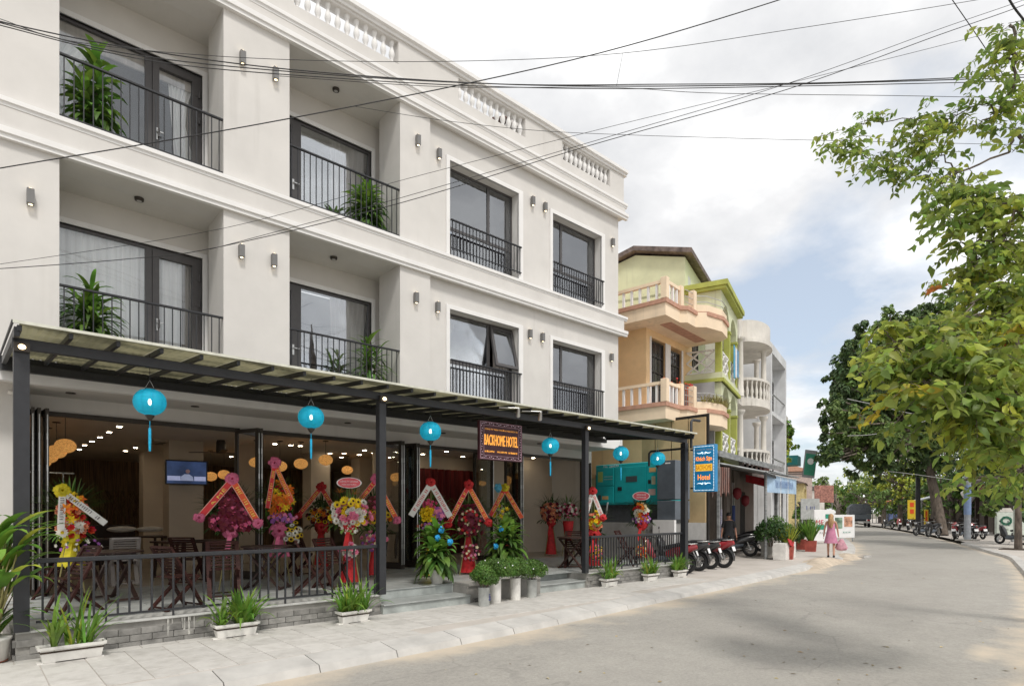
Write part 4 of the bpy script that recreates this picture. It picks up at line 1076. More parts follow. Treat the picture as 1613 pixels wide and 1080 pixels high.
part('label_plate', MB().box(gx - .024, gx - .019, 10.42, 10.55, 2.48, 2.72), mat('plate_straw', (.45, .42, .28), .6), gn)
part('gauge', MB().box(gx - .025, gx - .019, 10.58, 10.68, 2.5, 2.62), MATS['black_plastic'], gn)
part('label_plate', MB().box(gx - .024, gx - .019, 12.2, 12.45, 2.05, 2.16), MATS['plate_tan'], gn)
part('label_plate', MB().box(gx - .024, gx - .019, 12.42, 12.62, 2.62, 2.95), mat('plate_lime', (.32, .42, .12), .6), gn)
part('vent', MB().box(gx - .025, gx - .019, 12.5, 12.62, 2.02, 2.2), MATS['grille'], gn)
t_ = text_mb('No. 260379', .07, .6, .003); t_.xform(Matrix.Rotation(-pi/2, 4, 'Z')); part('lettering', t_, MATS['letter_white'], gn, local=True, loc=(gx - 15.8, 12.1 - 11.4, 3.11 - 1.32))
for z in (2.78, 2.7): t_ = MB().box(-.18, .18, -.024, -.022, -.016, .016); t_.xform(Matrix.Rotation(-pi/2, 4, 'Z')); part('lettering', t_, mat('gen_faint', (.2, .42, .42), .5) if z > 2.75 else MATS['gen_faint'], gn, local=True, loc=(gx - 15.8, 12.2 - 11.4, z - 1.32))
part('hose', MB().tube([(gx - .03, 12.2, 1.95), (gx - .06, 12.2, 1.9), (gx - .08, 12.22, 1.6), (gx - .12, 12.35, 1.45), (gx - .1, 12.6, 1.4)], .03, 8), MATS['silver'], gn)
gc = thing('electric_cabinet', (15.5, 10.0, 1.4), 'plain dark grey steel cabinet right of the green generator', 'cabinet')
part('upper_door', MB().bbox(15.12, 15.9, 9.66, 10.26, 2.02, 3.15, .01), MATS['cabinet_grey'], gc)
part('lower_door', MB().bbox(15.12, 15.9, 9.66, 10.26, 1.43, 1.98, .01), MATS['cabinet_grey'], gc)
part('lettering', MB().box(-.09, .09, -.004, -.002, -.018, .018).xform(Matrix.Rotation(-pi/2, 4, 'Z')), MATS['letter_white'], gc, local=True, loc=(15.119 - 15.5, 9.9 - 10.0, 3.07 - 1.4))
# white pipe frame left of the generator
t = thing('steel_frame', (14.9, 13, .3), 'slim dark steel door frame beside the generator', 'frame')
part('frame', MB().box(14.7, 14.78, 12.55, 12.63, .32, 3.2).box(14.62, 14.66, 12.4, 12.44, .32, 3.2), BF, t)
# ================================================================== leaves and plants
def leaf_strip(mb, p0, d, L_, w, droop, seg=5, fold=0.25, tip=1.0, twist=0.0, wprof=None):
    """one arching strap leaf from p0, heading d, bending down by droop; V-folded along its midrib"""
    p = Vector(p0); d = Vector(d).normalized(); side = d.cross(Vector((0, 0, 1)))
    if side.length < 1e-3: side = Vector((1, 0, 0))
    side.normalize(); vs = []; st = L_ / seg
    for i in range(seg + 1):
        t = i / seg
        ww = w * (wprof(t) if wprof else (sin(pi * min(1, t * .82 + .18)) ** .8))
        nrm = side.cross(d).normalized()
        s2 = (side * cos(twist * t) + nrm * sin(twist * t))
        up = nrm * (fold * ww)
        if i == seg: vs.append(p)
        else: vs += [p - s2 * ww + up, p, p + s2 * ww + up]
        d = (d + Vector((0, 0, -droop / seg)) * (0.4 + 1.2 * t)).normalized(); p = p + d * st
    fs = []
    for i in range(seg - 1):
        a = 3 * i; fs += [(a, a + 3, a + 4, a + 1), (a + 1, a + 4, a + 5, a + 2)]
    a = 3 * (seg - 1); fs += [(a, a + 3, a + 1), (a + 1, a + 3, a + 2)]
    mb.add(vs, fs, True)
def leaf_card(mb, c, n_, u, L_, w, curl=.15):
    """broad leaf of 4 faces with a fold and a tip, centre c, normal n_, axis u"""
    n_, u = Vector(n_).normalized(), Vector(u); u = (u - n_ * u.dot(n_)); u = u.normalized() if u.length > 1e-4 else n_.orthogonal().normalized()
    s_ = n_.cross(u); c = Vector(c)
    a = c - u * L_ * .5; e = c + u * L_ * .5 - n_ * curl * L_
    m1 = c - u * L_ * .12 - n_ * .0; l1 = m1 + s_ * w * .5 + n_ * w * .16; r1 = m1 - s_ * w * .5 + n_ * w * .16
    m2 = c + u * L_ * .22 - n_ * curl * L_ * .35; l2 = m2 + s_ * w * .36 + n_ * w * .1; r2 = m2 - s_ * w * .36 + n_ * w * .1
    mb.add([a, l1, m1, r1, l2, m2, r2, e], [(0, 2, 1), (0, 3, 2), (1, 2, 5, 4), (2, 3, 6, 5), (4, 5, 7), (5, 6, 7)], True)
def rdir(rr, zlo=-1, zhi=1):
    z = rr.uniform(zlo, zhi); a = rr.uniform(0, 2*pi); q = sqrt(max(0, 1 - z*z)); return Vector((q*cos(a), q*sin(a), z))
# --- planter boxes with strap leaved grass
def planter(loc, rz, label, seed, L_=.56, n=70, hmax=.42, w=.2, h=.19):
    t = thing('planter_box', loc, label, 'planter', 'white planter boxes along the terrace', rz)
    b = MB(); pr = [(.0, -.0), (.02, .02), (.02, h - .03)]
    x, y = L_/2, w/2
    # tapered trough: outer wall, lip, inner soil recess
    def ring(e, z): return [(-x-e, -y-e, z), (x+e, -y-e, z), (x+e, y+e, z), (-x-e, y+e, z)]
    rings = [ring(-.045, 0.02), ring(-.02, h - .035), ring(.0, h - .033), ring(.004, h), ring(-.018, h), ring(-.022, h - .05)]
    vs = [v for r_ in rings for v in r_]; fs = [(3, 2, 1, 0)]
    for i in range(5): fs += [(i*4+k, i*4+(k+1) % 4, (i+1)*4+(k+1) % 4, (i+1)*4+k) for k in range(4)]
    b.add(vs, fs)
    for sx in (-.36, .36): b.box(sx*L_ - .09, sx*L_ + .07, -y + .05, y - .05, 0, .02)
    part('trough', b, MATS['pot_white'], t, local=True)
    part('soil', MB().box(-x + .022, x - .022, -y + .022, y - .022, h - .07, h - .025), MATS['soil'], t, local=True)
    rr = random.Random(seed); lb = MB(); lo = MB()
    clumps = [(rr.uniform(-x*.72, x*.72), rr.uniform(-y*.4, y*.4)) for _ in range(6)]
    for i in range(n):
        cx, cy = clumps[i % 6]; a = rr.uniform(0, 2*pi); e = rr.uniform(.15, 1.0)
        d = Vector((cos(a)*e*.75, sin(a)*e*.75, 1.0)); Lf = hmax * rr.uniform(.6, 1.5)
        leaf_strip(lb if rr.random() < .93 else lo, (cx + rr.gauss(0, .02), cy + rr.gauss(0, .02), h - .05), d, Lf, rr.uniform(.012, .024), rr.uniform(.5, 1.9) * (.4 + e), 7, .3)
    part('foliage', lb, MATS['leaf_bright'], t, local=True); part('yellow_leaf', lo, MATS['leaf_lime'], t, local=True)
    return t
planter((.89, 8.27, 0), .02, 'white trough planter with sparse broad blades, leftmost, by the corner post', 1, .62, 44, .5)
planter((2.66, 8.36, 0), .0, 'white trough planter with dense grass in front of the slate plinth', 2, .56, 130, .42)
planter((4.3, 8.24, 0), .05, 'white trough planter with tall grass just left of the entrance steps', 3, .5, 110, .42)
planter((10.55, 8.4, 0), .05, 'white trough planter below the third awning post, with curling blades', 4, .48, 60, .4)
planter((12.1, 8.4, 0), .0, 'white trough planter in front of the middle of the right railing', 5, .46, 60, .36)
planter((13.4, 8.42, 0), .0, 'white trough planter beside the parked motorbikes, with bushy dark leaves', 6, .46, 100, .38)
# --- glazed pots of clipped chrysanthemum
def bush_mb(rr, rx, rz_, n, size=.03, c=(0, 0, 0), flat=.75):
    b = MB()
    lumps = [(rdir(rr, -.3, 1) * .55, rr.uniform(.42, .62)) for _ in range(16)]
    for i in range(n):
        lc, lr = lumps[i % 16]; d = rdir(rr, -.8, 1); p = lc + d * lr * rr.uniform(.75, 1.02)
        if p.length > 1.05: p = p.normalized() * rr.uniform(.85, 1.05)
        q = Vector((p.x * rx, p.y * rx, p.z * rz_)) + Vector(c)
        leaf_card(b, q, (d + rdir(rr) * .7).normalized(), rdir(rr), size * rr.uniform(.7, 1.4), size * rr.uniform(.35, .6))
    return b
def tall_pot(loc, label, seed, h=.36, r=.1, rx=.28, tint='pot_white', white=0, print_=False):
    t = thing('potted_bush', loc, label, 'potted bush', 'tall pots with clipped green bushes by the steps')
    part('pot', MB().lathe([(r*.92, 0), (r*.97, .02), (r*1.0, h*.5), (r*1.0, h - .02), (r*1.06, h), (r*.94, h), (r*.9, h - .03)], 20), MATS[tint], t, local=True)
    part('soil', MB().lathe([(r*.92, h - .04), (.001, h - .03)], 14), MATS['soil'], t, local=True)
    rr = random.Random(seed); c = (0, 0, h + .15)
    part('foliage', bush_mb(rr, rx, .225, 7500, .034, c), MATS['leaf_mid'], t, local=True)
    st = MB()
    for k in range(9):
        a = rr.uniform(0, 6.28); st.tube([(.03*cos(a), .03*sin(a), h - .04), (.14*cos(a), .14*sin(a), h + .15)], .006, 5)
    part('stem', st, MATS['twig'], t, local=True, kind='stuff')
    if white:
        fb = MB()
        for k in range(white):
            d = rdir(rr, .2, 1); fb.sphere((d.x*rx, d.y*rx, c[2] + d.z*.21), .014, 6, 4)
        part('blossom', fb, MATS['letter_white'], t, local=True, kind='stuff')
    if print_:
        b = MB()
        for z in (.15, .2, .235): b.box(-.035 + .02, .035 + .02, -r*1.02, -r*.96, h*.35 + z - .15, h*.35 + z - .14)
        b.box(.01, .022, -r*1.02, -r*.96, h*.3, h*.65); b.box(.04, .05, -r*1.02, -r*.96, h*.3, h*.5)
        b.xform(Matrix.Rotation(radians(22), 4, 'Z')); part('print', b, mat('print_blue', (.06, .07, .25), .5), t, local=True)
    return t
tall_pot((6.74, 8.14, 0), 'grey glazed pot with a blue mark and a green bush, nearest and lowest of four', 21, .34, .1, .27, 'pot_grey', 0, True)
tall_pot((7.16, 8.33, 0), 'white tall pot with a bush dotted white, second from the left of four', 22, .44, .11, .37, 'pot_white', 9)
tall_pot((7.66, 8.33, 0), 'white tall pot with a round bush, third from the left of four', 23, .42, .1, .32, 'pot_white', 3)
tall_pot((8.12, 8.36, 0), 'greyish tall pot with a bush, rightmost of four by the second steps', 24, .36, .1, .31, 'pot_grey', 3)
# --- big leafy plants
def dracaena(loc, label, seed, pot='bucket', h0=.25, H=1.0, n=120, Lf=.4, w=.03, m='leaf_mid', group=None, bows=(), up=1.0, spread=.3):
    t = thing('potted_plant', loc, label, 'potted plant', group); rr = random.Random(seed)
    if pot == 'bucket': part('pot', MB().lathe([(.1, 0), (.145, .24), (.155, .25), (.155, .27), (.135, .27), (.13, .22)], 20), MATS['pot_white'], t, local=True); h0 = .24
    elif pot == 'urn': part('pot', MB().lathe([(.13, 0), (.19, .12), (.2, .26), (.17, .3), (.2, .33), (.17, .33), (.15, .28)], 20), MATS['pot_white'], t, local=True); h0 = .28
    elif pot == 'small': part('pot', MB().lathe([(.1, 0), (.15, .2), (.16, .22), (.14, .22), (.13, .18)], 16), MATS['pot_grey'], t, local=True); h0 = .18
    part('soil', MB().lathe([(.128, h0 - .03), (.001, h0 - .02)], 14), MATS['soil'], t, local=True)
    lb = MB(); st = MB(); ll_ = MB()
    ns = 5
    for s_ in range(ns):
        a = 2*pi*s_/ns + rr.uniform(-.3, .3); e = rr.uniform(.03, .12) * (0 if s_ == 0 else 1); hh = H * (1 if s_ == 0 else rr.uniform(.45, .9))
        top = Vector((cos(a)*e*2, sin(a)*e*2, h0 + hh)); st.tube([(cos(a)*e*.5, sin(a)*e*.5, h0 - .04), tuple(top)], .013, 6)
        for i in range(n // ns):
            k = i / (n // ns); p = Vector((cos(a)*e*.5, sin(a)*e*.5, h0)).lerp(top, .12 + .88 * k); b_ = i * 2.4 + rr.uniform(-.3, .3)
            el = (.1 + 1.4 * k ** 1.8) * up
            d = Vector((cos(b_), sin(b_), el)); tgt = ll_ if (k > .75 or rr.random() < .1) else lb
            leaf_strip(tgt, p, d, Lf * rr.uniform(.75, 1.2) * (1 - .35 * k), w * rr.uniform(.8, 1.15), (2.6 - 1.5 * k) * rr.uniform(.8, 1.1), 6, .25)
    part('foliage', lb, MATS[m], t, local=True); part('young_leaf', ll_, MATS['leaf_bright'], t, local=True); part('stem', st, MATS['twig'], t, local=True)
    for bx in bows:
        bb_ = MB(); bow(bb_, bx, .065, rr); part('bow', bb_, MATS['blue_ribbon'], t, local=True)
    return t
def bow(b, c, r, rr, n=9, face=(0, -1, 0)):
    """pom-pom ribbon bow: loops radiating from a knot"""
    c = Vector(c); f = Vector(face).normalized(); u = f.cross(Vector((0, 0, 1))).normalized(); w = u.cross(f)
    for ring_ in range(2):
        for k in range(n):
            a = 2*pi*(k + ring_*.5)/n + rr.uniform(-.15, .15); L_ = r * rr.uniform(.8, 1.12) * (1 - .35*ring_)
            d = (u*cos(a) + w*sin(a)); s_ = (w*cos(a) - u*sin(a)) * r * .34; lift = f * r * (.3 + .4*ring_)
            p0, p1, p2 = c + f*.01, c + d*L_*.55 + lift*1.2, c + d*L_ + lift*.3
            b.add([p0 - s_*.15, p0 + s_*.15, p1 + s_, p1 - s_, p2 + s_*.8, p2 - s_*.8, c + d*L_*.5 - lift*.1 + s_*.6, c + d*L_*.5 - lift*.1 - s_*.6],
                  [(0, 1, 2, 3), (3, 2, 4, 5), (5, 4, 6, 7), (7, 6, 1, 0)], True)
dracaena((6.5, 9.22, TZ + .006), 'lush drooping plant in a white bucket on the top step, tied with blue bows', 31, 'bucket', H=.8, n=170, Lf=.52, w=.066, m='leaf_mid', bows=((-.05, -.2, 1.0), (.08, -.3, .78), (-.1, -.16, .85)), group=None)
dracaena((8.45, 9.5, TZ + .03), 'wide arching potted plant with a blue bow behind the clipped bushes', 32, 'small', H=.9, n=190, Lf=.6, w=.055, m='leaf_mid', bows=((-.3, -.2, .95), (-.4, -.15, .6)))
dracaena((1.62, 12.0, 7.66), 'tall rubber-leaved plant on the left balcony of the upper floor', 33, 'small', H=1.45, n=170, Lf=.5, w=.055, m='leaf_mid', group='potted plants on the hotel balconies')
dracaena((1.55, 12.0, 4.12), 'arching green plant on the left balcony of the lower floor', 34, 'small', H=1.05, n=190, Lf=.7, w=.038, m='leaf_mid', group='potted plants on the hotel balconies')
dracaena((6.6, 11.95, 7.66), 'bushy striped plant on the right balcony of the upper floor', 35, 'small', H=.95, n=260, Lf=.6, w=.04, m='leaf_mid', group='potted plants on the hotel balconies')
dracaena((6.65, 12.0, 4.12), 'slender spiky plant on the right balcony of the lower floor', 36, 'small', H=1.15, n=120, Lf=.66, w=.03, m='leaf_mid', group='potted plants on the hotel balconies')
# big heliconia at the left edge
def heliconia(loc, label, seed):
    t = thing('heliconia_plant', loc, label, 'plant'); rr = random.Random(seed)
    part('pot', MB().lathe([(.15, .0), (.19, .03), (.22, .24), (.235, .25), (.235, .28), (.2, .28)], 20), MATS['pot_white'], t, local=True)
    part('saucer', MB().lathe([(.16, -.002), (.2, .02)], 16), mat('terracotta', (.35, .12, .06), .8, var=.15), t, local=True)
    part('soil', MB().lathe([(.2, .24), (.001, .25)], 14), MATS['soil'], t, local=True)
    lb = MB(); st = MB(); yl = MB()
    wp = lambda q: sin(pi * min(1, q * .9 + .08)) ** .6
    for i in range(64):
        a = rr.uniform(-1.9, 1.6) if i % 3 else rr.uniform(0, 2*pi); e = rr.uniform(.05, .5); hh = rr.uniform(.45, 1.15); b0 = Vector((rr.uniform(-.1, .1), rr.uniform(-.1, .1), .24))
        tp = b0 + Vector((cos(a)*e*.6, sin(a)*e*.6, hh)); st.tube([b0, b0.lerp(tp, .5) + V(0, 0, .04), tp], [.012, .01, .006], 6)
        leaf_strip(lb if i % 9 else yl, tp, Vector((cos(a)*(.35+e), sin(a)*(.35+e), 1.0)), rr.uniform(.42, .66), rr.uniform(.04, .065), rr.uniform(.8, 2.2), 8, .18, wprof=wp)
    for i in range(26):
        a = rr.uniform(0, 2*pi); b0 = Vector((rr.uniform(-.1, .1), rr.uniform(-.1, .1), .24))
        leaf_strip(lb, b0, Vector((cos(a)*.5, sin(a)*.5, 1)), rr.uniform(.5, .8), .03, rr.uniform(1, 2.4), 7, .2)
    part('foliage', lb, MATS['leaf_bright'], t, local=True); part('stem', st, mat('cane', (.25, .22, .09), .7, var=.2), t, local=True); part('yellow_leaf', yl, MATS['leaf_lime'], t, local=True)
    for c in ((-.02, -.3, 1.38), (-.1, -.3, 1.23)):
        f = MB()
        for k in range(7):
            a = k * .9; leaf_strip(f, c, Vector((cos(a), -.3, .5 + .5*sin(a))), .1, .013, .3, 4, .3)
        part('flower', f, MATS['leaf_orange'], t, local=True)
    return t
heliconia((.17, 8.74, 0), 'big bright green ginger plant with an orange bloom at the left edge', 41)
# ================================================================== tables and folding slatted chairs
PW, TW = MATS['plank_wood'], MATS['table_wood']
def make_chair(m, label):
    t = thing('folding_chair', (0, 0, 0), label, 'chair', 'slatted folding chairs on the terrace')
    for sx in (-.21, .21):
        part('leg', MB().bar((sx, -.26, .0), (sx, .22, 0.86), .03, .06, up=(1, 0, 0)), m, t, local=True)            # back upright runs to the front foot
        part('leg', MB().bar((sx * .86, .26, .0), (sx * .86, -.2, .45), .03, .06, up=(1, 0, 0)), m, t, local=True)
    sl = MB().box(-.185, .185, -.02, .02, -.008, .008).mesh('slat', m)
    for i in range(7): part('slat', sl, None, t, local=True, loc=(0, -.2 + i * .058, .45 + .004 * (i == 0)))
    bsm = MB().box(-.2, .2, -.006, .006, -.014, .014).mesh('slat', m)
    for i in range(8):
        k = .6 + i * .052; o = part('slat', bsm, None, t, local=True, loc=(0, -.26 + .48 * k, .86 * k - .012)); o.rotation_euler = (radians(-29), 0, 0)
    part('crossbar', MB().bar((-.21, .215, .855), (.21, .215, .855), .04, .03), m, t, local=True)
    part('crossbar', MB().bar((-.2, -.235, .045), (.2, -.235, .045), .03, .02), m, t, local=True)
    part('crossbar', MB().bar((-.18, .235, .045), (.18, .235, .045), .03, .02), m, t, local=True)
    return t
def make_table(label):
    t = thing('round_table', (0, 0, 0), label, 'table', 'round dark wood tables on the terrace')
    sl = 9; R0 = .42
    for i in range(sl):
        x0 = -R0 + i * 2*R0/sl + .003; x1 = -R0 + (i + 1) * 2*R0/sl - .003; b = MB(); poly = []
        for k in range(5): x = x0 + (x1-x0)*k/4; poly.append((x, -sqrt(max(0, R0*R0 - x*x)), .72))
        for k in range(5): x = x1 + (x0-x1)*k/4; poly.append((x, sqrt(max(0, R0*R0 - x*x)), .72))
        b.prism(poly, (0, 0, .024)); part('plank', b, TW, t, local=True)
    b = MB()
    for a0, a1 in ((0, 2*pi),):
        pass
    for sx in (-.2, .2):
        part('leg', MB().bar((sx, -.33, 0), (sx, .3, .7), .03, .055, up=(1, 0, 0)), TW, t, local=True)
        part('leg', MB().bar((sx*.82, .33, 0), (sx*.82, -.3, .7), .03, .055, up=(1, 0, 0)), TW, t, local=True)
    for y, z in ((-.32, .03), (.32, .03), (-.28, .69), (.28, .69)): part('crossbar', MB().bar((-.22, y, z), (.22, y, z), .04, .03), TW, t, local=True)
    return t
def table_at(px, py, rz, label, first=None):
    c = onZ(px, py, TZ + .744)
    if first is None: t = make_table(label); t.location = (c.x, c.y, TZ); t.rotation_euler = (0, 0, rz); return t
    return copy_thing(first, (c.x, c.y, TZ), rz, label)
t0 = table_at(176, 867, .3, 'round dark table behind the left end of the long railing')
table_at(420, 859, .8, 'round dark table in the middle of the left terrace, before the pink flower stands', t0)
table_at(905, 845, .2, 'small round dark table beside the third awning post', t0)
c0 = make_chair(PW, 'x')
def chair(px, py, rz, label, first=c0, used=[0]):
    """px, py: where the middle of its feet stands in the photograph; rz 0 faces the street"""
    c = onZ(px, py, TZ)
    if not used[0]: used[0] = 1; c0.location = (c.x, c.y, TZ); c0.rotation_euler = (0, 0, rz); c0['label'] = label; return c0
    return copy_thing(first, (c.x, c.y, TZ), rz, label)
chair(118, 962, -1.25, 'red brown folding chair at the left end, partly behind the corner post')
chair(92, 940, -2.0, 'dark folding chair behind the leftmost one, beside the ginger plant')
chair(278, 958, 1.9, 'red brown folding chair turned left, right of the first table')
chair(352, 940, -.2, 'dark folding chair seen from behind, just above the grass planter')
chair(295, 918, 2.4, 'folding chair behind the railing with its slatted back leaning right')
chair(488, 935, 1.2, 'dark folding chair right of the second table, close to the railing')
chair(470, 905, .3, 'grey brown folding chair behind the second table')
chair(522, 925, .35, 'dark folding chair before the round flower stand')
chair(905, 893, -.9, 'dark folding chair left of the third awning post')
chair(985, 890, .4, 'dark folding chair behind the right railing, before the generator')
t_ = chair(196, 920, 3.05, 'folding chair facing the table, coloured pale for the light on its back, brightest of all')
for ch in t_.children:
    me = ch.data
    if me.materials and me.materials[0] == PW:
        me2 = me.copy(); me2.materials[0] = MATS['backlit_chair']; ch.data = me2
# inside the room: tables, bench, stools
def inner_table(x, y, rz, label, group='square tables in the dining room'):
    t = thing('dining_table', (x, y, TZ), label, 'table', group, rz)
    part('tabletop', MB().bbox(-.4, .4, -.4, .4, .7, .74, .005), TW, t, local=True)
    for sx in (-.34, .34):
        for sy in (-.34, .34): part('leg', MB().bar((sx, sy, 0), (sx*.9, sy*.9, .7), .04), TW, t, local=True)
for px, py, s_ in ((285, 851, 'left of the pillar'), (325, 850, 'before the pillar with the television'), (250, 843, 'deeper in the room, left of the pillar'), (148, 848, 'at the left bench')):
    c = onZ(px, py, TZ + .74); inner_table(c.x, c.y, .4, 'dark square table indoors, ' + s_)
t = thing('bench_seat', (2.4, 18.5, TZ), 'long dark upholstered bench at the back of the dining room', 'bench')
part('seat', MB().bbox(.9, 3.4, 18.2, 18.8, TZ, TZ + .45, .02), mat('bench_dark', (.03, .018, .016), .6, var=.2), t); part('backrest', MB().bbox(.9, 3.4, 18.8, 18.95, TZ, TZ + 1.0, .02), MATS['bench_dark'], t)
for px, py, s_ in ((192, 833, 'left'), (237, 833, 'right')):
    c = onY(px, py, 17.9); b = MB(); b.sphere((0, 0, 0), .22, 14, 8, (1.5, .7, .35)); b.v = [(v[0] + c.x, v[1] + c.y, v[2] + c.z) for v in b.v]
    solo('cushion', b, MATS['white_cloth'], 'pale cushion lying on the indoor bench, the %s one' % s_, 'cushion', 'pale cushions on the indoor bench')
# television
tvp = onY(294, 744, 16.4); tv = thing('television', (tvp.x, 16.4, tvp.z), 'flat television on a pillar showing a newsreader in a white shirt', 'television', rz=-.12)
part('casing', MB().bbox(-.46, .46, -.03, .05, -.3, .3, .01), MATS['black_plastic'], tv, local=True)
scm = mat('screen_blue', (.02, .035, .085), .3, emit=.6, var=.3, scale=2); part('screen', MB().box(-.43, .43, -.034, -.031, -.27, .27), scm, tv, local=True)
sk = mat('screen_grey', (.22, .25, .36), .4, emit=.55); b = MB()
b.prism([(-.14, -.036, -.2), (-.13, -.036, -.1), (-.05, -.036, -.04), (.05, -.036, -.04), (.13, -.036, -.1), (.15, -.036, -.2)][::-1], (0, -.001, 0)); part('presenter', b, sk, tv, local=True)
b = MB(); b.lathe([(.05, -.037), (.001, -.038)], 12, (0, 0, 0), axis='Y'); b.v = [(v[0] + .02, v[1], v[2] + .03) for v in b.v]; part('presenter_head', b, mat('screen_skin', (.16, .1, .1), .4, emit=.4), tv, local=True)
b = MB(); b.box(-.42, -.14, -.0365, -.035, -.2, -.09); b.box(.16, .42, -.0365, -.035, -.2, -.09); part('caption_bar', b, mat('screen_bar', (.3, .33, .5), .4, emit=.5), tv, local=True)
part('bracket', MB().box(-.05, .05, .05, .2, -.05, .05), DM, tv, local=True)
# ceiling fan
fp = onZ(348, 693, 3.42); fn = thing('ceiling_fan', (fp.x, fp.y, 3.42), 'dark three bladed ceiling fan in the dining room', 'ceiling fan')
part('motor', MB().lathe([(.1, -.32), (.11, -.3), (.11, -.06), (.09, 0)], 16), BF, fn, local=True)
for k in range(3):
    a = k * 2.094 + .35; part('blade', MB().bar((.1*cos(a), .1*sin(a), -.3), (.75*cos(a), .75*sin(a), -.3), .13, .012), BF, fn, local=True)
ac = onZ(268, 696, 3.42); t = thing('air_conditioner', (ac.x, ac.y, 3.42), 'square recessed air conditioner grille in the dining ceiling', 'air conditioner')
part('panel', MB().bbox(-.45, .45, -.45, .45, -.05, 0, .01), MATS['inner_wall'], t, local=True); part('grille', MB().box(-.28, .28, -.28, .28, -.056, -.051), BF, t, local=True)
sp = onY(27, 622, 11.9); t = thing('security_camera', tuple(sp), 'small white bullet camera on the wall behind the corner post', 'security camera')
part('body', MB().tube([(-.1, 0, .04), (.1, -.05, -.02)], .035, 10), MATS['pot_white'], t, local=True); part('lens', MB().tube([(.1, -.05, -.02), (.125, -.056, -.028)], .034, 10), MATS['black_plastic'], t, local=True)
# pendant lamps of wicker
pr = [(.03, -.13), (.08, -.118), (.13, -.09), (.163, -.045), (.172, 0), (.163, .045), (.13, .09), (.08, .118), (.03, .13)]
pb = MB(); nn_ = 36; vs = []
for r, z in pr:
    for k in range(nn_):
        a = 2*pi*k/nn_; q = r * (.97 + .03 * cos(12*a)); vs.append((q*cos(a), q*sin(a), z))
pb.add(vs, [(i*nn_+k, i*nn_+(k+1) % nn_, (i+1)*nn_+(k+1) % nn_, (i+1)*nn_+k) for i in range(8) for k in range(nn_)], True)
pme = pb.mesh('shade', MATS['wicker_glow'])
PEN = [(103, 702, 13.8, 'largest one, at the left by the folded doors'), (89, 711, 14.8, 'second in the left row'), (76, 719, 15.9, 'third in the left row'), (66, 727, 17.0, 'fourth in the left row, half hidden'),
       (332, 750, 18.6, 'left one beside the television'), (353, 747, 18.6, 'right one beside the television'), (441, 734, 15.0, 'left one in the second door opening, touching a pink bow'), (474, 730, 14.8, 'middle one in the second door opening'), (513, 724, 14.2, 'right and largest one in the second door opening'), (547, 740, 17.4, 'dim one above the oval congratulation sign')]
for px, py, Y, s_ in PEN:
    c = onY(px, py, Y); t = thing('pendant_lamp', tuple(c), 'round glowing wicker pendant lamp, ' + s_, 'pendant lamp', 'wicker pendant lamps in the dining room')
    part('shade', pme, None, t, local=True); part('cord', MB().tube([(0, 0, .12), (0, 0, 3.41 - c.z)], .006, 5), BF, t, local=True); part('canopy', MB().lathe([(.07, 3.4 - c.z), (.07, 3.418 - c.z)], 12), BF, t, local=True)
# ================================================================== congratulation flower stands
FC = {}
def fmat(n, c, c2=None, **k): FC[n] = mat('petal_' + n, c, .55, var=.12, scale=12, trans=.2, island=.18, col2=c2, **k)
fmat('white', (.78, .76, .68)); fmat('cream', (.75, .66, .42)); fmat('pink', (.78, .24, .38)); fmat('rose', (.72, .12, .25)); fmat('yellow', (.85, .6, .02)); fmat('orange', (.82, .22, .02))
fmat('red', (.6, .02, .02)); fmat('maroon', (.16, .012, .03)); fmat('lilac', (.36, .12, .42)); fmat('green', (.3, .5, .12)); fmat('brown', (.06, .025, .01)); fmat('salmon', (.75, .28, .16))
def flower_mesh(col, kind='rose', r=.045):
    key = (col, kind, r)
    if key in FC: return FC[key]
    b = MB(); rr = random.Random(hash(kind) % 97)
    if kind == 'rose':
        for ring_, (n, rad, el) in enumerate(((7, 1.0, .35), (6, .75, .8), (4, .45, 1.5))):
            for k in range(n):
                a = 2*pi*k/n + ring_*.5; leaf_strip(b, (0, 0, 0), Vector((cos(a), sin(a), el)), r*rad*1.15, r*.42, -.5, 3, .1, wprof=lambda q: sin(pi*min(1, q*.7+.15)))
    elif kind == 'daisy':
        for k in range(13):
            a = 2*pi*k/13; leaf_strip(b, (.3*r*cos(a), .3*r*sin(a), 0), Vector((cos(a), sin(a), .25)), r*.8, r*.19, .2, 3, .1, wprof=lambda q: sin(pi*min(1, q*.8+.15)))
    elif kind == 'lily':
        for k in range(6):
            a = 2*pi*k/6; leaf_strip(b, (0, 0, 0), Vector((cos(a), sin(a), 1.0)), r*1.5, r*.3, 1.2, 4, .3, wprof=lambda q: sin(pi*min(1, q*.85+.1)))
    elif kind == 'orchid':
        for k in range(5):
            a = 2*pi*k/5; leaf_strip(b, (0, 0, 0), Vector((cos(a), sin(a), .3)), r, r*.38, .4, 3, .1, wprof=lambda q: sin(pi*min(1, q*.8+.15)))
    me = b.mesh('flower', FC[col]); FC[key] = me; return me
def disc_mesh(r=.02):
    if 'disc' in FC: return FC['disc']
    FC['disc'] = MB().lathe([(r, .006), (r*.7, .014), (.001, .016)], 10).mesh('flower_centre', FC['brown']); return FC['disc']
def banner(b1, b2, p, q, w, off):
    """ribbon from p to q with a lighter border; p,q in the XZ plane of the stand"""
    p, q = Vector(p), Vector(q); u = (q - p).normalized(); s_ = u.cross(Vector((0, 1, 0))).normalized()
    def strip_(b, ww, y, e=0.0):
        n = 8; vs = []
        for i in range(n + 1):
            t = i / n; c = p.lerp(q, t) + Vector((0, y - .03 * sin(pi * t), 0)); vs += [c - s_ * ww, c + s_ * ww]
        b.add(vs, [(2*i, 2*i+1, 2*i+3, 2*i+2) for i in range(n)], True)
    strip_(b1, w, off); strip_(b2, w * .8, off - .004)
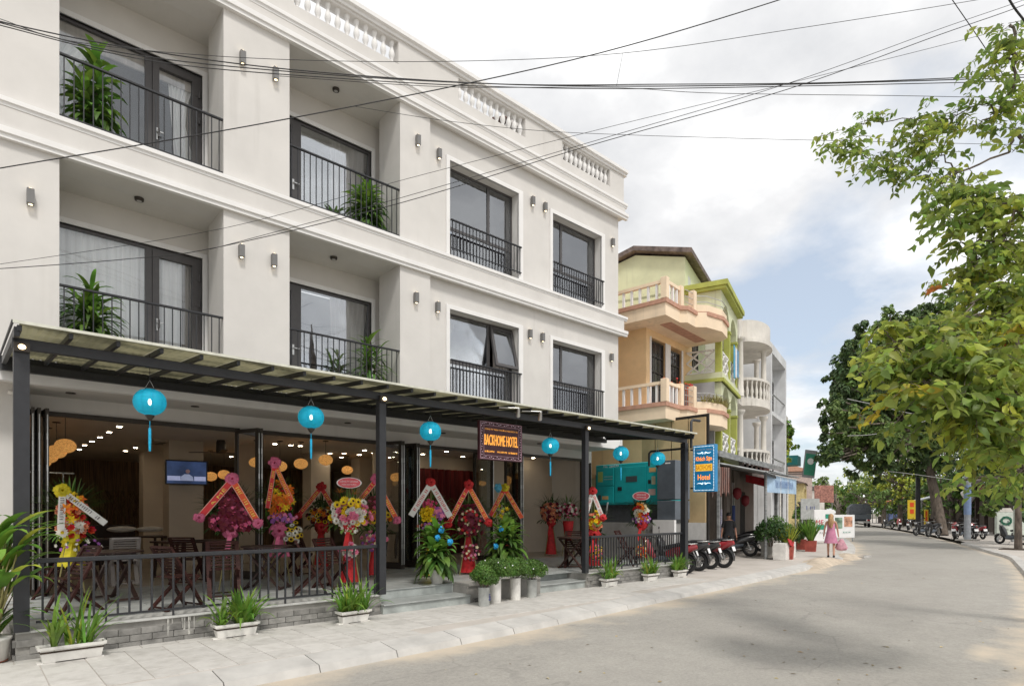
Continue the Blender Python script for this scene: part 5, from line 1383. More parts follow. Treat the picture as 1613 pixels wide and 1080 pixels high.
def ribbon_text(s, p, q, h, off, down=True):
    p, q = Vector(p), Vector(q); u = (q - p); L_ = u.length * .62; t = text_mb(s, h, L_, 0)
    ang = atan2(u.z, u.x)
    if abs(ang) > pi/2: ang += pi
    t.xform(Matrix.Translation((p + q) / 2 + Vector((0, off - .04, 0))) @ Matrix.Rotation(-ang, 4, 'Y')); return t
def scribble(n, p, q, h, off, seed):
    """rows of small strokes standing in for print too small to read in the photograph"""
    p, q = Vector(p), Vector(q); u = (q - p).normalized(); s_ = u.cross(Vector((0, 1, 0))).normalized(); L_ = (q - p).length * .7; rr = random.Random(seed); b = MB()
    st = p.lerp(q, .15); cw = L_ / n
    for i in range(n):
        if rr.random() < .12: continue
        c = st + u * (i + .5) * cw + Vector((0, off - .008 - .03 * sin(pi * (.15 + .7 * (i + .5) / n)), 0)); w = cw * .1
        for k in range(2):
            a = c + u * cw * rr.uniform(-.3, .1); b.add([a - s_*h/2, a - s_*h/2 + u*w*2, a + s_*h/2 + u*w*2, a + s_*h/2], [(0, 1, 2, 3)])
        z = rr.choice((-.5, 0, .42)); a = c + s_ * h * z; b.add([a - u*cw*.32, a + u*cw*.32, a + u*cw*.32 + s_*h*.14, a - u*cw*.32 + s_*h*.14], [(0, 1, 2, 3)])
    return b
def stand(px, Y, label, seed, rz=None, H=1.75, apex=None, feet=None, hw=.42, zb=None, ribbon=('banner_red', 'banner_orange'), bowm='pink_cloth', cloth='pink_cloth', flowers=(), leaves=40,
          text=None, oval=None, head=None, skirt=True, sk=1.0, lower=None, rw=.055, endbow=True, lean=0.0, fan=12, lettering='letter_yellow', cloth_bow=True, zbase=None, legs=True):
    """tripod flower stand; px is its middle in the photograph, Y its distance from the facade axis"""
    base = onY(px, 900, Y); zb_ = TZ if zbase is None else zbase
    ang = atan2(-base.y, -base.x) + pi/2 if rz is None else rz      # turned to the street corner
    t = thing('flower_stand', (base.x, base.y, zb_), label, 'flower stand', 'congratulation flower stands on the terrace', ang)
    rr = random.Random(seed)
    hc, hr, hz = head if head else (H * .62, .3, .42)                # centre height, half width, half height
    if legs:
        for a in (-.5, .5, pi/2*1.1):
            lx, ly = (.26*sin(a*1.6), -.18) if abs(a) < 1 else (0, .32)
            part('leg', MB().tube([(lx, ly, 0), (0, 0, hc)], .012, 6), MATS['cane'], t, local=True)
        part('spine', MB().tube([(0, .02, .1), (0, .02, H - .05 if ribbon else hc + .2)], .01, 6), MATS['cane'], t, local=True)
    if skirt:      # draped cloth round the legs
        b = MB(); n = 28; vs = []; rows = 7; top = hc - hz * .75
        for j in range(rows + 1):
            k = j / rows
            for i in range(n):
                a = 2*pi*i/n; r = (.055 + .12 * k ** 1.3) * (1 + .1 * sin(5*a + seed) + .08 * sin(9*a + k*3)); vs.append((r*cos(a), r*sin(a)*.7, top - (top - .04) * k * sk))
        b.add(vs, [(j*n+i, (j+1)*n+i, (j+1)*n+(i+1) % n, j*n+(i+1) % n) for j in range(rows) for i in range(n)], True)
        part('drape', b, MATS[cloth], t, local=True)
    if cloth_bow:
        b = MB(); bow(b, (0, -.12, hc - hz * .85), .17, rr, 10); part('bow', b, MATS[cloth], t, local=True)
        b = MB(); leaf_strip(b, (0, -.16, hc - hz * .9), Vector((-.15, -.5, -.7)), .5, .05, .6, 6, .1, wprof=lambda q: .6 + .4*q); part('ribbon_tail', b, MATS[cloth], t, local=True)
    # foliage
    lb = MB()
    for i in range(leaves * 8):
        d = rdir(rr, -1, 1); p = Vector((d.x * hr * .95, d.y * hr * .5, hc + d.z * hz * .95)) * 1.0
        leaf_card(lb, p, (d + rdir(rr) * .8).normalized(), rdir(rr), rr.uniform(.06, .12), rr.uniform(.03, .05))
    for i in range(fan):
        a = pi * (i + .5) / fan; d = Vector((cos(a), .12, .35 + sin(a) * .7)); c = Vector((cos(a) * hr * .7, .06, hc + hz * (.2 + .3 * sin(a))))
        for k in range(7): leaf_strip(lb, c, d + Vector((rr.uniform(-.35, .35), 0, rr.uniform(-.35, .35))), rr.uniform(.28, .46), .017, .6, 4, .2)
    for i in range(16):
        a = rr.uniform(pi, 2*pi); c = Vector((cos(a) * hr * .8, -.08, hc - hz * .7)); leaf_strip(lb, c, Vector((cos(a)*1.1, -.4, -.15)), rr.uniform(.16, .28), .028, 1.2, 5, .2)
    part('foliage', lb, MATS['leaf_mid'] if seed % 2 else MATS['leaf_dark'], t, local=True)
    # the blooms
    for (zone, items) in flowers:
        cx, cz, rx, rz_, n = zone
        for i in range(n):
            col, kind, r = items[i % len(items)]
            a = i * 2.39996; q = sqrt((i + .5) / n); x, z = q * cos(a) * rx * rr.uniform(.82, 1.22), q * sin(a) * rz_ * rr.uniform(.82, 1.2)
            dep = -.1 - .17 * sqrt(max(0, 1 - q*q)) + rr.uniform(-.06, .04)
            me = flower_mesh(col, kind, r); o = bpy.data.objects.new('flower', me); COL.objects.link(o); o.parent = t
            o.location = (cx + x, dep, cz + z); nrm = Vector((x / max(rx, .01) * .8, -1, z / max(rz_, .01) * .8 + .25)) + rdir(rr) * .3
            o.scale = (rr.uniform(.95, 1.45),) * 3; o.rotation_euler = nrm.to_track_quat('Z', 'Y').to_euler()
            if kind == 'daisy' and col in ('yellow',):
                c = bpy.data.objects.new('flower_centre', disc_mesh()); COL.objects.link(c); c.parent = o
    # ribbons in an A
    if ribbon:
        ap = Vector((lean, -.12, H)); fl = Vector((-hw + lean, -.2, (zb if zb else H - .72))); fr = Vector((hw + lean, -.2, (zb if zb else H - .72)))
        if feet: fl, fr = Vector(feet[0]), Vector(feet[1])
        for si, e in enumerate((fl, fr)):
            b1, b2 = MB(), MB(); banner(b1, b2, ap, e, rw, -.14)
            m1, m2 = (MATS[ribbon[0]], MATS[ribbon[1]]); rb = part('ribbon', b1, mat('rib_edge', (.8, .45, .35), .6) if 'rib_edge' not in MATS and ribbon[0] != 'white_cloth' else (MATS['rib_edge'] if ribbon[0] != 'white_cloth' else m1), t, local=True)
            part('ribbon_face', b2, MATS[ribbon[si] if ribbon[0] != 'white_cloth' else 'white_cloth'], rb, local=True)
            if text and text[si]:
                part('lettering', ribbon_text(text[si], ap + (e - ap) * .05, e, rw * 1.05, -.14), MATS[lettering], rb, local=True)
            else: part('lettering', scribble(15, ap, e, rw * .95, -.142, seed + si), MATS[lettering], rb, local=True, kind='stuff')
            if endbow:
                b = MB(); bow(b, e + Vector((0, -.17, 0)), .09, rr, 8); part('bow', b, MATS[bowm], t, local=True)
        b = MB(); bow(b, ap + Vector((0, -.14, .02)), .11, rr, 11); part('bow', b, MATS[bowm], t, local=True)
    if oval:
        zc, rx, rz_ = oval; n = 40
        def ov(k, y): return [(rx*k*cos(2*pi*i/n), y, zc + rz_*k*sin(2*pi*i/n)) for i in range(n)]
        b = MB(); b.prism(ov(1, -.02), (0, .02, 0)); o_ = part('oval_board', b, MATS['letter_white'], t, local=True)
        b = MB(); b.prism(ov(.9, -.026), (0, .004, 0)); part('board_face', b, mat('oval_red', (.75, .12, .15), .5) if 'oval_red' not in MATS else MATS['oval_red'], o_, local=True)
        for s__, zz_, hh in (('CÔNG TY LEXANA', zc + rz_*.28, rz_*.34), ('MỪNG KHAI TRƯƠNG', zc - rz_*.3, rz_*.3)):
            if seed == 56: tm_ = scribble(12, (-rx*.8, 0, zz_), (rx*.8, 0, zz_), hh, -.03, seed); part('lettering', tm_, MATS['letter_white'], o_, local=True, kind='stuff')
            else: part('lettering', text_mb(s__, hh, rx*(1.45 if zz_ > zc else 1.15), .028), MATS['letter_white'], o_, local=True, loc=(0, 0, zz_))
        part('rod', MB().tube([(0, .02, hc), (0, .01, zc - rz_*.8)], .005, 5), MATS['cane'], t, local=True)
    return t
def Zat(py, px, Y): return onY(px, py, Y).z - TZ
# 1 yellow bow, white ribbons
Y = 11.2; stand(112, Y, 'flower stand with a yellow bow and two white ribbons, far left behind the table', 51, H=Zat(775, 105, Y), feet=((-.12, -.2, Zat(832, 108, Y)), (.42, -.2, Zat(824, 145, Y))), ribbon=('white_cloth', 'white_cloth'), bowm='yellow_cloth', cloth='yellow_cloth', lettering='letter_dark', lean=-.1, sk=.5, rw=.045, endbow=False, head=(Zat(812, 115, Y), .2, .36),
    flowers=(((.02, Zat(800, 115, Y), .17, .2, 26), (('orange', 'lily', .05), ('salmon', 'rose', .045), ('red', 'rose', .045), ('yellow', 'lily', .045))), ((.06, Zat(832, 118, Y), .2, .12, 18), (('white', 'daisy', .06), ('red', 'rose', .05), ('salmon', 'rose', .045))), ((.12, Zat(858, 125, Y), .28, .12, 18), (('lilac', 'orchid', .025), ('white', 'orchid', .025)))))
# 2 dark red orchids
Y = 10.95; stand(364, Y, 'flower stand of dark red orchids under an A of orange ribbons with pink bows', 52, H=Zat(757, 370, Y), feet=((-.47, -.2, Zat(815, 322, Y)), (.42, -.2, Zat(823, 398, Y))), text=('ĐA MÊ', None), skirt=False, head=(Zat(808, 362, Y), .34, .34), lean=.02, rw=.055,
    flowers=(((.02, Zat(795, 365, Y), .2, .26, 60), (('maroon', 'orchid', .055), ('maroon', 'orchid', .06), ('rose', 'orchid', .03))), ((.0, Zat(822, 362, Y), .37, .16, 60), (('maroon', 'orchid', .06), ('maroon', 'orchid', .055), ('rose', 'orchid', .045), ('maroon', 'orchid', .055)))))
# 3 orange lilies
Y = 11.4; stand(440, Y, 'tall flower stand of orange lilies with a narrow pink bowed ribbon', 53, H=Zat(732, 433, Y), feet=((-.2, -.2, Zat(800, 423, Y)), (.22, -.15, Zat(790, 452, Y))), endbow=False, sk=.55, head=(Zat(800, 442, Y), .25, .5), lean=-.08, rw=.04,
    flowers=(((.02, Zat(788, 442, Y), .2, .3, 44), (('orange', 'lily', .055), ('orange', 'lily', .06), ('yellow', 'lily', .04), ('red', 'rose', .035))), ((.05, Zat(815, 445, Y), .24, .1, 24), (('lilac', 'orchid', .04), ('pink', 'orchid', .035))), ((.25, Zat(838, 462, Y), .14, .2, 14), (('white', 'daisy', .05), ('yellow', 'daisy', .04)))))
# 4 dark one in the shade
Y = 13.6; stand(506, Y, 'dim flower stand with dark red ribbons inside the room, behind the chairs', 54, H=Zat(768, 507, Y), feet=((-.5, -.2, Zat(812, 482, Y)), (.4, -.2, Zat(815, 535, Y))), bowm='red_cloth', cloth='red_cloth', ribbon=('banner_red', 'banner_red'), head=(Zat(810, 507, Y), .3, .35),
    flowers=(((0, Zat(812, 508, Y), .3, .2, 26), (('orange', 'lily', .05), ('yellow', 'daisy', .04), ('maroon', 'rose', .05))),))
# 5 round one with an oval board
Y = 10.3; zc5 = Zat(808, 550, Y); stand(550, Y, 'round bouquet stand of sunflowers, pink and white roses below an oval CONG TY board', 55, ribbon=None, H=Zat(770, 548, Y), oval=(Zat(760, 548, Y), .225, .1), head=(zc5, .36, .27), cloth='red_cloth', leaves=46,
    flowers=(((0.02, zc5 - .02, .36, .24, 62), (('pink', 'rose', .05), ('white', 'rose', .05), ('pink', 'rose', .048), ('white', 'daisy', .05), ('yellow', 'rose', .045))), ((-.03, zc5 + .17, .25, .1, 9), (('yellow', 'daisy', .065),)), ((0.0, zc5 - .3, .16, .08, 14), (('green', 'orchid', .03), ('white', 'orchid', .03)))
      , ((.0, zc5 - .68, .15, .13, 20), (('white', 'rose', .04), ('pink', 'rose', .04)))))
for dx, dz in ((-.17, .4), (.1, .37)):
    f = MB()
    for k in range(6):
        a = k * 1.05; leaf_strip(f, (dx, -.1, zc5 + dz - .02), Vector((cos(a), -.2, .6 + .5 * sin(a))), .12, .014, .4, 4, .3)
    part('bird_of_paradise', f, MATS['leaf_orange'], [o for o in SC.objects if o.get('label', '').startswith('round bouquet')][0], local=True)
# 6 behind the second post
Y = 11.1; stand(592, Y, 'flower stand partly hidden by the second awning post, with pink bows and sunflowers', 58, H=Zat(757, 590, Y), feet=((-.42, -.2, Zat(800, 563, Y)), (.42, -.2, Zat(818, 621, Y))), head=(Zat(812, 592, Y), .3, .4), cloth='red_cloth', cloth_bow=False, rw=.05,
    flowers=(((.02, Zat(792, 592, Y), .22, .15, 26), (('maroon', 'orchid', .05), ('rose', 'orchid', .04))), ((.0, Zat(812, 590, Y), .3, .14, 30), (('yellow', 'daisy', .055), ('salmon', 'rose', .045), ('orange', 'rose', .045))), ((-.02, Zat(850, 588, Y), .25, .2, 34), (('pink', 'rose', .04), ('lilac', 'orchid', .04), ('cream', 'orchid', .03)))))
# 7 white-red ribbons and yellow roses
Y = 10.3; stand(679, Y, 'flower stand with white and red ribbons over yellow roses, left of the entrance', 57, H=Zat(762, 678, Y), feet=((-.4, -.2, Zat(812, 653, Y)), (.38, -.2, Zat(813, 707, Y))), ribbon=('white_cloth', 'white_cloth'), bowm='red_cloth', cloth='yellow_cloth', lettering='banner_red', endbow=False, rw=.06, head=(Zat(815, 678, Y), .26, .36), cloth_bow=False,
    flowers=(((-.02, Zat(795, 676, Y), .13, .1, 10), (('rose', 'rose', .04),)), ((-.04, Zat(808, 674, Y), .15, .15, 24), (('yellow', 'rose', .05),)), ((.14, Zat(808, 688, Y), .13, .12, 14), (('lilac', 'orchid', .05), ('pink', 'orchid', .05))), ((0, Zat(828, 676, Y), .22, .07, 18), (('lilac', 'orchid', .035), ('salmon', 'rose', .035)))))
# 8 dark red with white lily buds
Y = 10.2; stand(738, Y, 'flower stand with a red bow and orange ribbons over dark red leaves and cream buds', 56 + 3, H=Zat(766, 736, Y), feet=((-.42, -.2, Zat(825, 718, Y)), (.42, -.2, Zat(822, 768, Y))), bowm='red_cloth', cloth='red_cloth', head=(Zat(818, 740, Y), .3, .42), rw=.05, cloth_bow=False,
    flowers=(((.02, Zat(818, 742, Y), .28, .36, 80), (('maroon', 'orchid', .055), ('maroon', 'orchid', .05), ('cream', 'orchid', .03), ('maroon', 'rose', .04), ('red', 'orchid', .035))), ((.05, Zat(868, 750, Y), .2, .2, 26), (('maroon', 'orchid', .04), ('cream', 'orchid', .03), ('pink', 'orchid', .03)))))
# 9 with a yellow bow, right ribbon visible
Y = 11.2; stand(795, Y, 'flower stand with a mustard bow and one dark orange ribbon above a wide leafy plant', 61, H=Zat(770, 792, Y), feet=((-.35, -.2, Zat(812, 772, Y)), (.42, -.2, Zat(815, 815, Y))), bowm='yellow_cloth', cloth='red_cloth', endbow=False, head=(Zat(815, 795, Y), .33, .42), cloth_bow=False,
    flowers=(((-.1, Zat(805, 785, Y), .2, .2, 14), (('yellow', 'lily', .045), ('green', 'orchid', .04))), ((-.05, Zat(860, 785, Y), .22, .08, 14), (('orange', 'rose', .04), ('red', 'rose', .035)))))
# blue bow on a stick
t = thing('blue_bow_stick', (8.0, 10.9, TZ), 'light blue bow on a thin stick rising behind the leafy plants', 'bow'); c = onY(783, 768, 10.9); t.location = (c.x, 10.9, TZ)
part('stick', MB().tube([(0, 0, 0), (0, 0, c.z - TZ)], .006, 5), MATS['cane'], t, local=True); b = MB(); bow(b, (0, -.02, c.z - TZ), .12, random.Random(3), 8); part('bow', b, mat('sky_ribbon', (.12, .45, .65), .5, trans=.2), t, local=True)
# 10, 11 baskets inside the right bay
Y = 12.9; stand(868, Y, 'dim rose and lily basket in the right bay with a small card', 62, ribbon=None, H=1.5, head=(Zat(805, 866, Y), .34, .36), cloth='red_cloth', fan=8, flowers=(((0, Zat(806, 866, Y), .34, .3, 50), (('salmon', 'rose', .05), ('maroon', 'rose', .05), ('salmon', 'lily', .04))),))
Y = 12.4; t_ = stand(895, Y, 'basket of pale pink roses in a red wrapped pot on a chair, right bay', 63, ribbon=None, H=1.5, head=(Zat(803, 893, Y), .27, .2), skirt=False, cloth='red_cloth', cloth_bow=False, fan=8, flowers=(((0, Zat(803, 893, Y), .3, .2, 40), (('pink', 'rose', .04), ('maroon', 'rose', .04), ('white', 'rose', .04))),))
part('wrapped_pot', MB().lathe([(.1, Zat(850, 893, 12.4)), (.17, Zat(820, 893, 12.4))], 16), MATS['red_cloth'], t_, local=True)
# 12 at the third post
Y = 9.45; stand(936, Y, 'flower stand behind the third awning post with red bows, white ribbons and yellow blooms', 64, H=Zat(775, 928, Y), feet=((-.22, -.2, Zat(818, 916, Y)), (.2, -.2, Zat(815, 948, Y))), ribbon=('white_cloth', 'white_cloth'), bowm='red_cloth', cloth='red_cloth', lettering='banner_red', lean=-.04, head=(Zat(825, 936, Y), .2, .3), rw=.05,
    flowers=(((.02, Zat(820, 938, Y), .17, .22, 40), (('yellow', 'rose', .045), ('orange', 'rose', .04), ('green', 'orchid', .035), ('salmon', 'rose', .04))), ((.05, Zat(868, 940, Y), .16, .2, 24), (('yellow', 'daisy', .035), ('pink', 'rose', .03)))))
# 13 oval board before the generator
Y = 9.7; zc6 = Zat(808, 1010, Y); stand(1010, Y, 'bouquet stand with a red oval board and purple orchids in front of the green generator', 56, ribbon=None, H=Zat(780, 1012, Y), oval=(Zat(781, 1014, Y), .23, .12), head=(zc6, .28, .33), cloth='red_cloth', skirt=False, leaves=40,
    flowers=(((0, zc6 + .05, .2, .2, 34), (('cream', 'rose', .04), ('white', 'orchid', .04), ('red', 'rose', .04), ('orange', 'lily', .045))), ((0, zc6 - .16, .24, .14, 30), (('lilac', 'orchid', .04), ('white', 'orchid', .03), ('lilac', 'orchid', .035))), ((0, Zat(868, 1010, Y), .15, .15, 20), (('red', 'rose', .04), ('cream', 'rose', .035), ('orange', 'rose', .035)))))
# ================================================================== neighbouring houses
class Frame:
    """a house front: local x runs along the front away from the camera, local y into the house"""
    def __init__(s, o, deg): s.o = Vector((o[0], o[1], 0)); s.a = radians(deg); s.c, s.s = cos(s.a), sin(s.a)
    def w(s, u, v, z=0): return Vector((s.o.x + u*s.c - v*s.s, s.o.y + u*s.s + v*s.c, z))
    def front(s, px, py, v=0):
        a = ray(px, py); ox, oy = s.o.x - v*s.s, s.o.y + v*s.c; det = -a.x*s.s + a.y*s.c
        k = (-ox*s.s + oy*s.c) / det; return (a.x*oy - a.y*ox) / det, CAM_H + a.z*k
    def side(s, px, py, u=0):
        a = ray(px, py); ox, oy = s.o.x + u*s.c, s.o.y + u*s.s; det = -a.x*s.c - a.y*s.s
        k = (-ox*s.c - oy*s.s) / det; return (a.x*oy - a.y*ox) / det, CAM_H + a.z*k
    def thing(s, name, label, cat, group=None): return thing(name, (s.o.x, s.o.y, 0), label, cat, group, s.a)
mat('peach', (.84, .6, .34), .85, var=.05, scale=1.5, bump=.1, bscale=100)
mat('peach_light', (.84, .68, .5), .85, var=.05, scale=1.5)
mat('terracotta_trim', (.5, .28, .2), .8, var=.1)
mat('pale_green', (.64, .67, .46), .85, var=.06, scale=1.2, bump=.1, bscale=100)
mat('olive_green', (.4, .43, .1), .75, var=.08, scale=2)
mat('cream_stone', (.66, .63, .58), .85, var=.08, scale=1.4, bump=.1, bscale=80)
mat('grey_wall', (.33, .34, .35), .85, var=.14, scale=.9)
mat('pale_grey', (.62, .63, .64), .85, var=.06, scale=1.2)
mat('shutter_brown', (.15, .125, .105), .75, var=.12, scale=1.6)
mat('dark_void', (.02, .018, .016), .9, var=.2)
mat('dark_window', (.04, .04, .045), .15, var=.2, spec=.7)
mat('old_tile', (.15, .12, .11), .9, var=.3, scale=4, bump=.4)
mat('wood_panel', (.55, .4, .22), .7, var=.08, scale=1.5)
mat('zinc', (.3, .31, .31), .55, var=.2, scale=3, metal=.3, stretch=(1, 1, 4))
mat('rust_sheet', (.28, .13, .1), .85, var=.35, scale=3, col2=(.3, .24, .22), stretch=(7, 7, .8), bump=.3)
for k_ in ('peach', 'peach_light', 'pale_green', 'olive_green', 'cream_stone', 'pale_grey', 'grey_wall', 'shutter_brown'): add_streaks(MATS[k_], .5)
BF_ = Frame((17.0, 11.97), 7)
bh = BF_.thing('balcony_house', 'peach three storey house with two wrap-around balconies beside the hotel', 'building')
PE, PL, TT = MATS['peach'], MATS['peach_light'], MATS['terracotta_trim']
part('wall', MB().box(0, 3.6, .25, 8, 3.0, 8.6).box(0, 3.6, 0, .25, 7.62, 8.0).box(0, .24, 0, .25, 3, 7.62).box(1.42, 1.72, 0, .25, 3, 7.62).box(2.72, 3.6, 0, .25, 3, 7.62), PE, bh, local=True)
part('trim', MB().box(.24, .32, -.03, 0, 5, 7.62).box(1.38, 1.76, -.03, 0, 5, 7.62).box(2.68, 2.8, -.03, 0, 5, 7.62), MATS['white_trim'], bh, local=True)
# side yard wall of varnished boards
sw = thing('board_wall', (16.6, 11.5, 0), 'honey coloured boarded wall behind the generator', 'wall')
for i in range(7):
    y0 = 9.75 + i * .62; part('board', MB().bbox(16.98, 17.0 + .03, y0 + .02, y0 + .6, .1, 4.6, .005), MATS['wood_panel'], sw)
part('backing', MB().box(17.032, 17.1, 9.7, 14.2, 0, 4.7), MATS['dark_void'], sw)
def lattice_window(parent, u0, u1, z0, z1, y=-.0, m='dark_window', nx=3, nz=5):
    f = MB(); frame_rect(f, u0, u1, y + .06, y + .12, z0, z1, .06); w_ = part('window', f, MATS['bronze_frame'], parent, local=True)
    part('pane', MB().box(u0 + .06, u1 - .06, y + .09, y + .1, z0 + .06, z1 - .06), MATS[m], w_, local=True)
    g = MB()
    for i in range(1, nx): x = u0 + (u1-u0)*i/nx; g.box(x - .015, x + .015, y + .045, y + .06, z0 + .06, z1 - .06)
    for i in range(1, nz): z = z0 + (z1-z0)*i/nz; g.box(u0 + .06, u1 - .06, y + .043, y + .058, z - .015, z + .015)
    part('glazing_bar', g, MATS['bronze_frame'], w_, local=True); return w_
lattice_window(bh, .32, 1.38, 4.9, 7.55); lattice_window(bh, 1.76, 2.68, 4.9, 7.5)
lattice_window(bh, .4, 1.2, 8.6, 8.61)
def balcony(parent, z0, zr, name='balcony'):
    """slab with a stepped bow at the right end; z0 top of slab, zr top of rail"""
    pl = [(-.8, 2.6), (-.8, -1.1), (.25, -1.1), (.4, -1.28), (1.05, -1.28), (1.3, -1.55), (2.15, -1.75), (3.0, -1.6), (3.3, -1.25), (3.3, .3), (0, .3), (0, 2.6)]
    def ext(poly, k):
        return [(x + (k if x > .5 else -k) * (0 if y > .2 and x > -.5 else 1), y - (k if y < 0 else 0)) for x, y in poly]
    b = MB(); b.prism([(x, y, z0 - .5) for x, y in pl][::-1], (0, 0, .5)); s_ = part(name, b, PL, parent, local=True)
    b = MB(); b.prism([(x, y, z0 - .1) for x, y in ext(pl, .05)][::-1], (0, 0, .13)); part('rim', b, TT, s_, local=True)
    b = MB(); b.box(.0, 2.8, -.9, -.5, z0 - .515, z0 - .5); part('soffit_panel', b, TT, s_, local=True)
    rail = MB(); tp = zr - .08
    pts = [(-.76, 2.5), (-.76, -1.06), (.3, -1.06)]
    for a, c in zip(pts[:-1], pts[1:]): rail.bar((*a, tp), (*c, tp), .12, .1)
    part('rail', rail, PL, s_, local=True)
    for (x, y) in ((-.76, -1.06), (.3, -1.06), (.98, -1.2)): part('pier', MB().bbox(x - .1, x + .1, y - .1, y + .1, z0 + .03, zr + .04, .01), PL, s_, local=True)
    me = MB().box(-.035, .035, -.035, .035, 0, tp - z0 - .05).mesh('baluster', MATS['white_trim'])
    for i in range(11): part('baluster', me, None, s_, local=True, loc=(-.76, -.78 + i * .3, z0 + .03))
    for i in range(3): part('baluster', me, None, s_, local=True, loc=(-.5 + i * .27, -1.06, z0 + .03))
    g = MB()
    for z in (.2, .4, .6): g.tube([(.4, -1.2, z0 + z), (.95, -1.25, z0 + z)], .015, 5)
    bow_ = [(1.1, -1.3), (1.35, -1.55), (2.15, -1.75), (2.95, -1.6), (3.2, -1.25)]
    for z in (.35, .55):
        g.tube([(x, y, z0 + z) for x, y in bow_], .015, 5)
    part('bow_rail', g, MATS['silver'], s_, local=True)
    b = MB(); n = len(bow_); vs = [(x, y, z0 - .42 + (.0)) for x, y in bow_] + [(x, y, z0 + .2) for x, y in bow_]
    b.prism([(x, y, z0 - .0) for x, y in bow_ + [(3.2, -1.1), (1.1, -1.1)]][::-1], (0, 0, .26)); part('flower_trough', b, PL, s_, local=True)
    return s_
s1 = balcony(bh, 5.1, 5.82); s2 = balcony(bh, 8.36, 9.02)
b = MB(); rr = random.Random(4)
for i in range(240):
    k = rr.random(); x = 1.2 + 2.0 * k; y = -1.45 - .25 * sin(pi * k); leaf_strip(b, (x, y + rr.uniform(-.1, .1), 5.35), Vector((rr.uniform(-.6, .6), rr.uniform(-.6, .3), 1)), rr.uniform(.15, .4), .012, 1.2, 4, .2)
part('dry_plants', b, mat('dry_plant', (.3, .27, .1), .7, island=.4), s1, local=True)
b = MB()
for i in range(26): c = (-.6 + rr.random() * 2.2, -1.0 + rr.uniform(-.1, .3), 5.75 + rr.random() * .35); b.sphere(c, .035, 6, 4); b.tube([c, (c[0], c[1], 5.2)], .006, 4)
part('red_blossom', b, mat('blossom_red', (.55, .1, .04), .6, island=.3), s1, local=True, kind='stuff')
# ---- green house with arches
GF = Frame((20.42, 11.12), 18.7)
gh = GF.thing('arched_house', 'pale green house with olive columns and arched loggias', 'building')
PG, OG = MATS['pale_green'], MATS['olive_green']
GW = 3.75
def arch_wall(b, axis, u0, u1, cuts, z0, z1, zs, th, at, n=10):
    """wall along u (axis 'x') or v (axis 'y') between z0 and z1 with arched openings springing at zs"""
    def P(u, z, t): return (u, at + t, z) if axis == 'x' else (at + t, u, z)
    e = u0
    for (a, c) in cuts + [(u1, u1)]:
        if a > e: 
            vs = [P(e, z0, 0), P(a, z0, 0), P(a, z1, 0), P(e, z1, 0), P(e, z0, th), P(a, z0, th), P(a, z1, th), P(e, z1, th)]
            b.add(vs, [(0,3,2,1),(4,5,6,7),(0,1,5,4),(1,2,6,5),(2,3,7,6),(3,0,4,7)])
        if c > a:
            r = (c - a) / 2; m = (a + c) / 2
            for k in range(n):
                t0, t1 = pi - pi*k/n, pi - pi*(k+1)/n; xa, xb = m + r*cos(t0), m + r*cos(t1); za, zb = zs + r*sin(t0), zs + r*sin(t1)
                vs = [P(xa, za, 0), P(xb, zb, 0), P(xb, z1, 0), P(xa, z1, 0), P(xa, za, th), P(xb, zb, th), P(xb, z1, th), P(xa, z1, th)]
                b.add(vs, [(0,3,2,1),(4,5,6,7),(0,1,5,4),(1,2,6,5),(2,3,7,6),(3,0,4,7)])
        e = c
b = MB()
b.box(0, GW, 1.3, 9, 0, 10.0)                                  # body
gw = part('wall', b, PG, gh, local=True)
ga = GF.side(1001, 394, -.0)[0]; gp_ = GF.side(1001, 394)[1]
b = MB(); v0, v1 = 1.3, 2 * ga - 1.3
b.prism([(0, 1.3, 9.9), (0, v1, 9.9), (0, v1, gp_ - (ga - 1.3) * .24 - .25), (0, ga, gp_ - .2), (0, 1.3, gp_ - (ga - 1.3) * .24 - .2)], (GW, 0, 0)); part('gable', b, PG, gh, local=True)
for (a, c) in (((1.0, gp_ - (ga - 1.0) * .24), (ga, gp_)), ((ga, gp_), (v1 + .3, gp_ - (ga - 1.0) * .3))):
    rfb = MB(); rfb.prism([(-.25, a[0], a[1] - .1), (-.25, c[0], c[1] - .1), (-.25, c[0], c[1] + .08), (-.25, a[0], a[1] + .08)], (GW + .4, 0, 0)); part('roof', rfb, MATS['old_tile'], gh, local=True)
part('chimney', MB().box(.5, .95, 1.3, 1.7, 10.0, 10.7), MATS['pale_grey'], gh, local=True)
floors = ((3.75, 6.4), (6.75, 9.75))
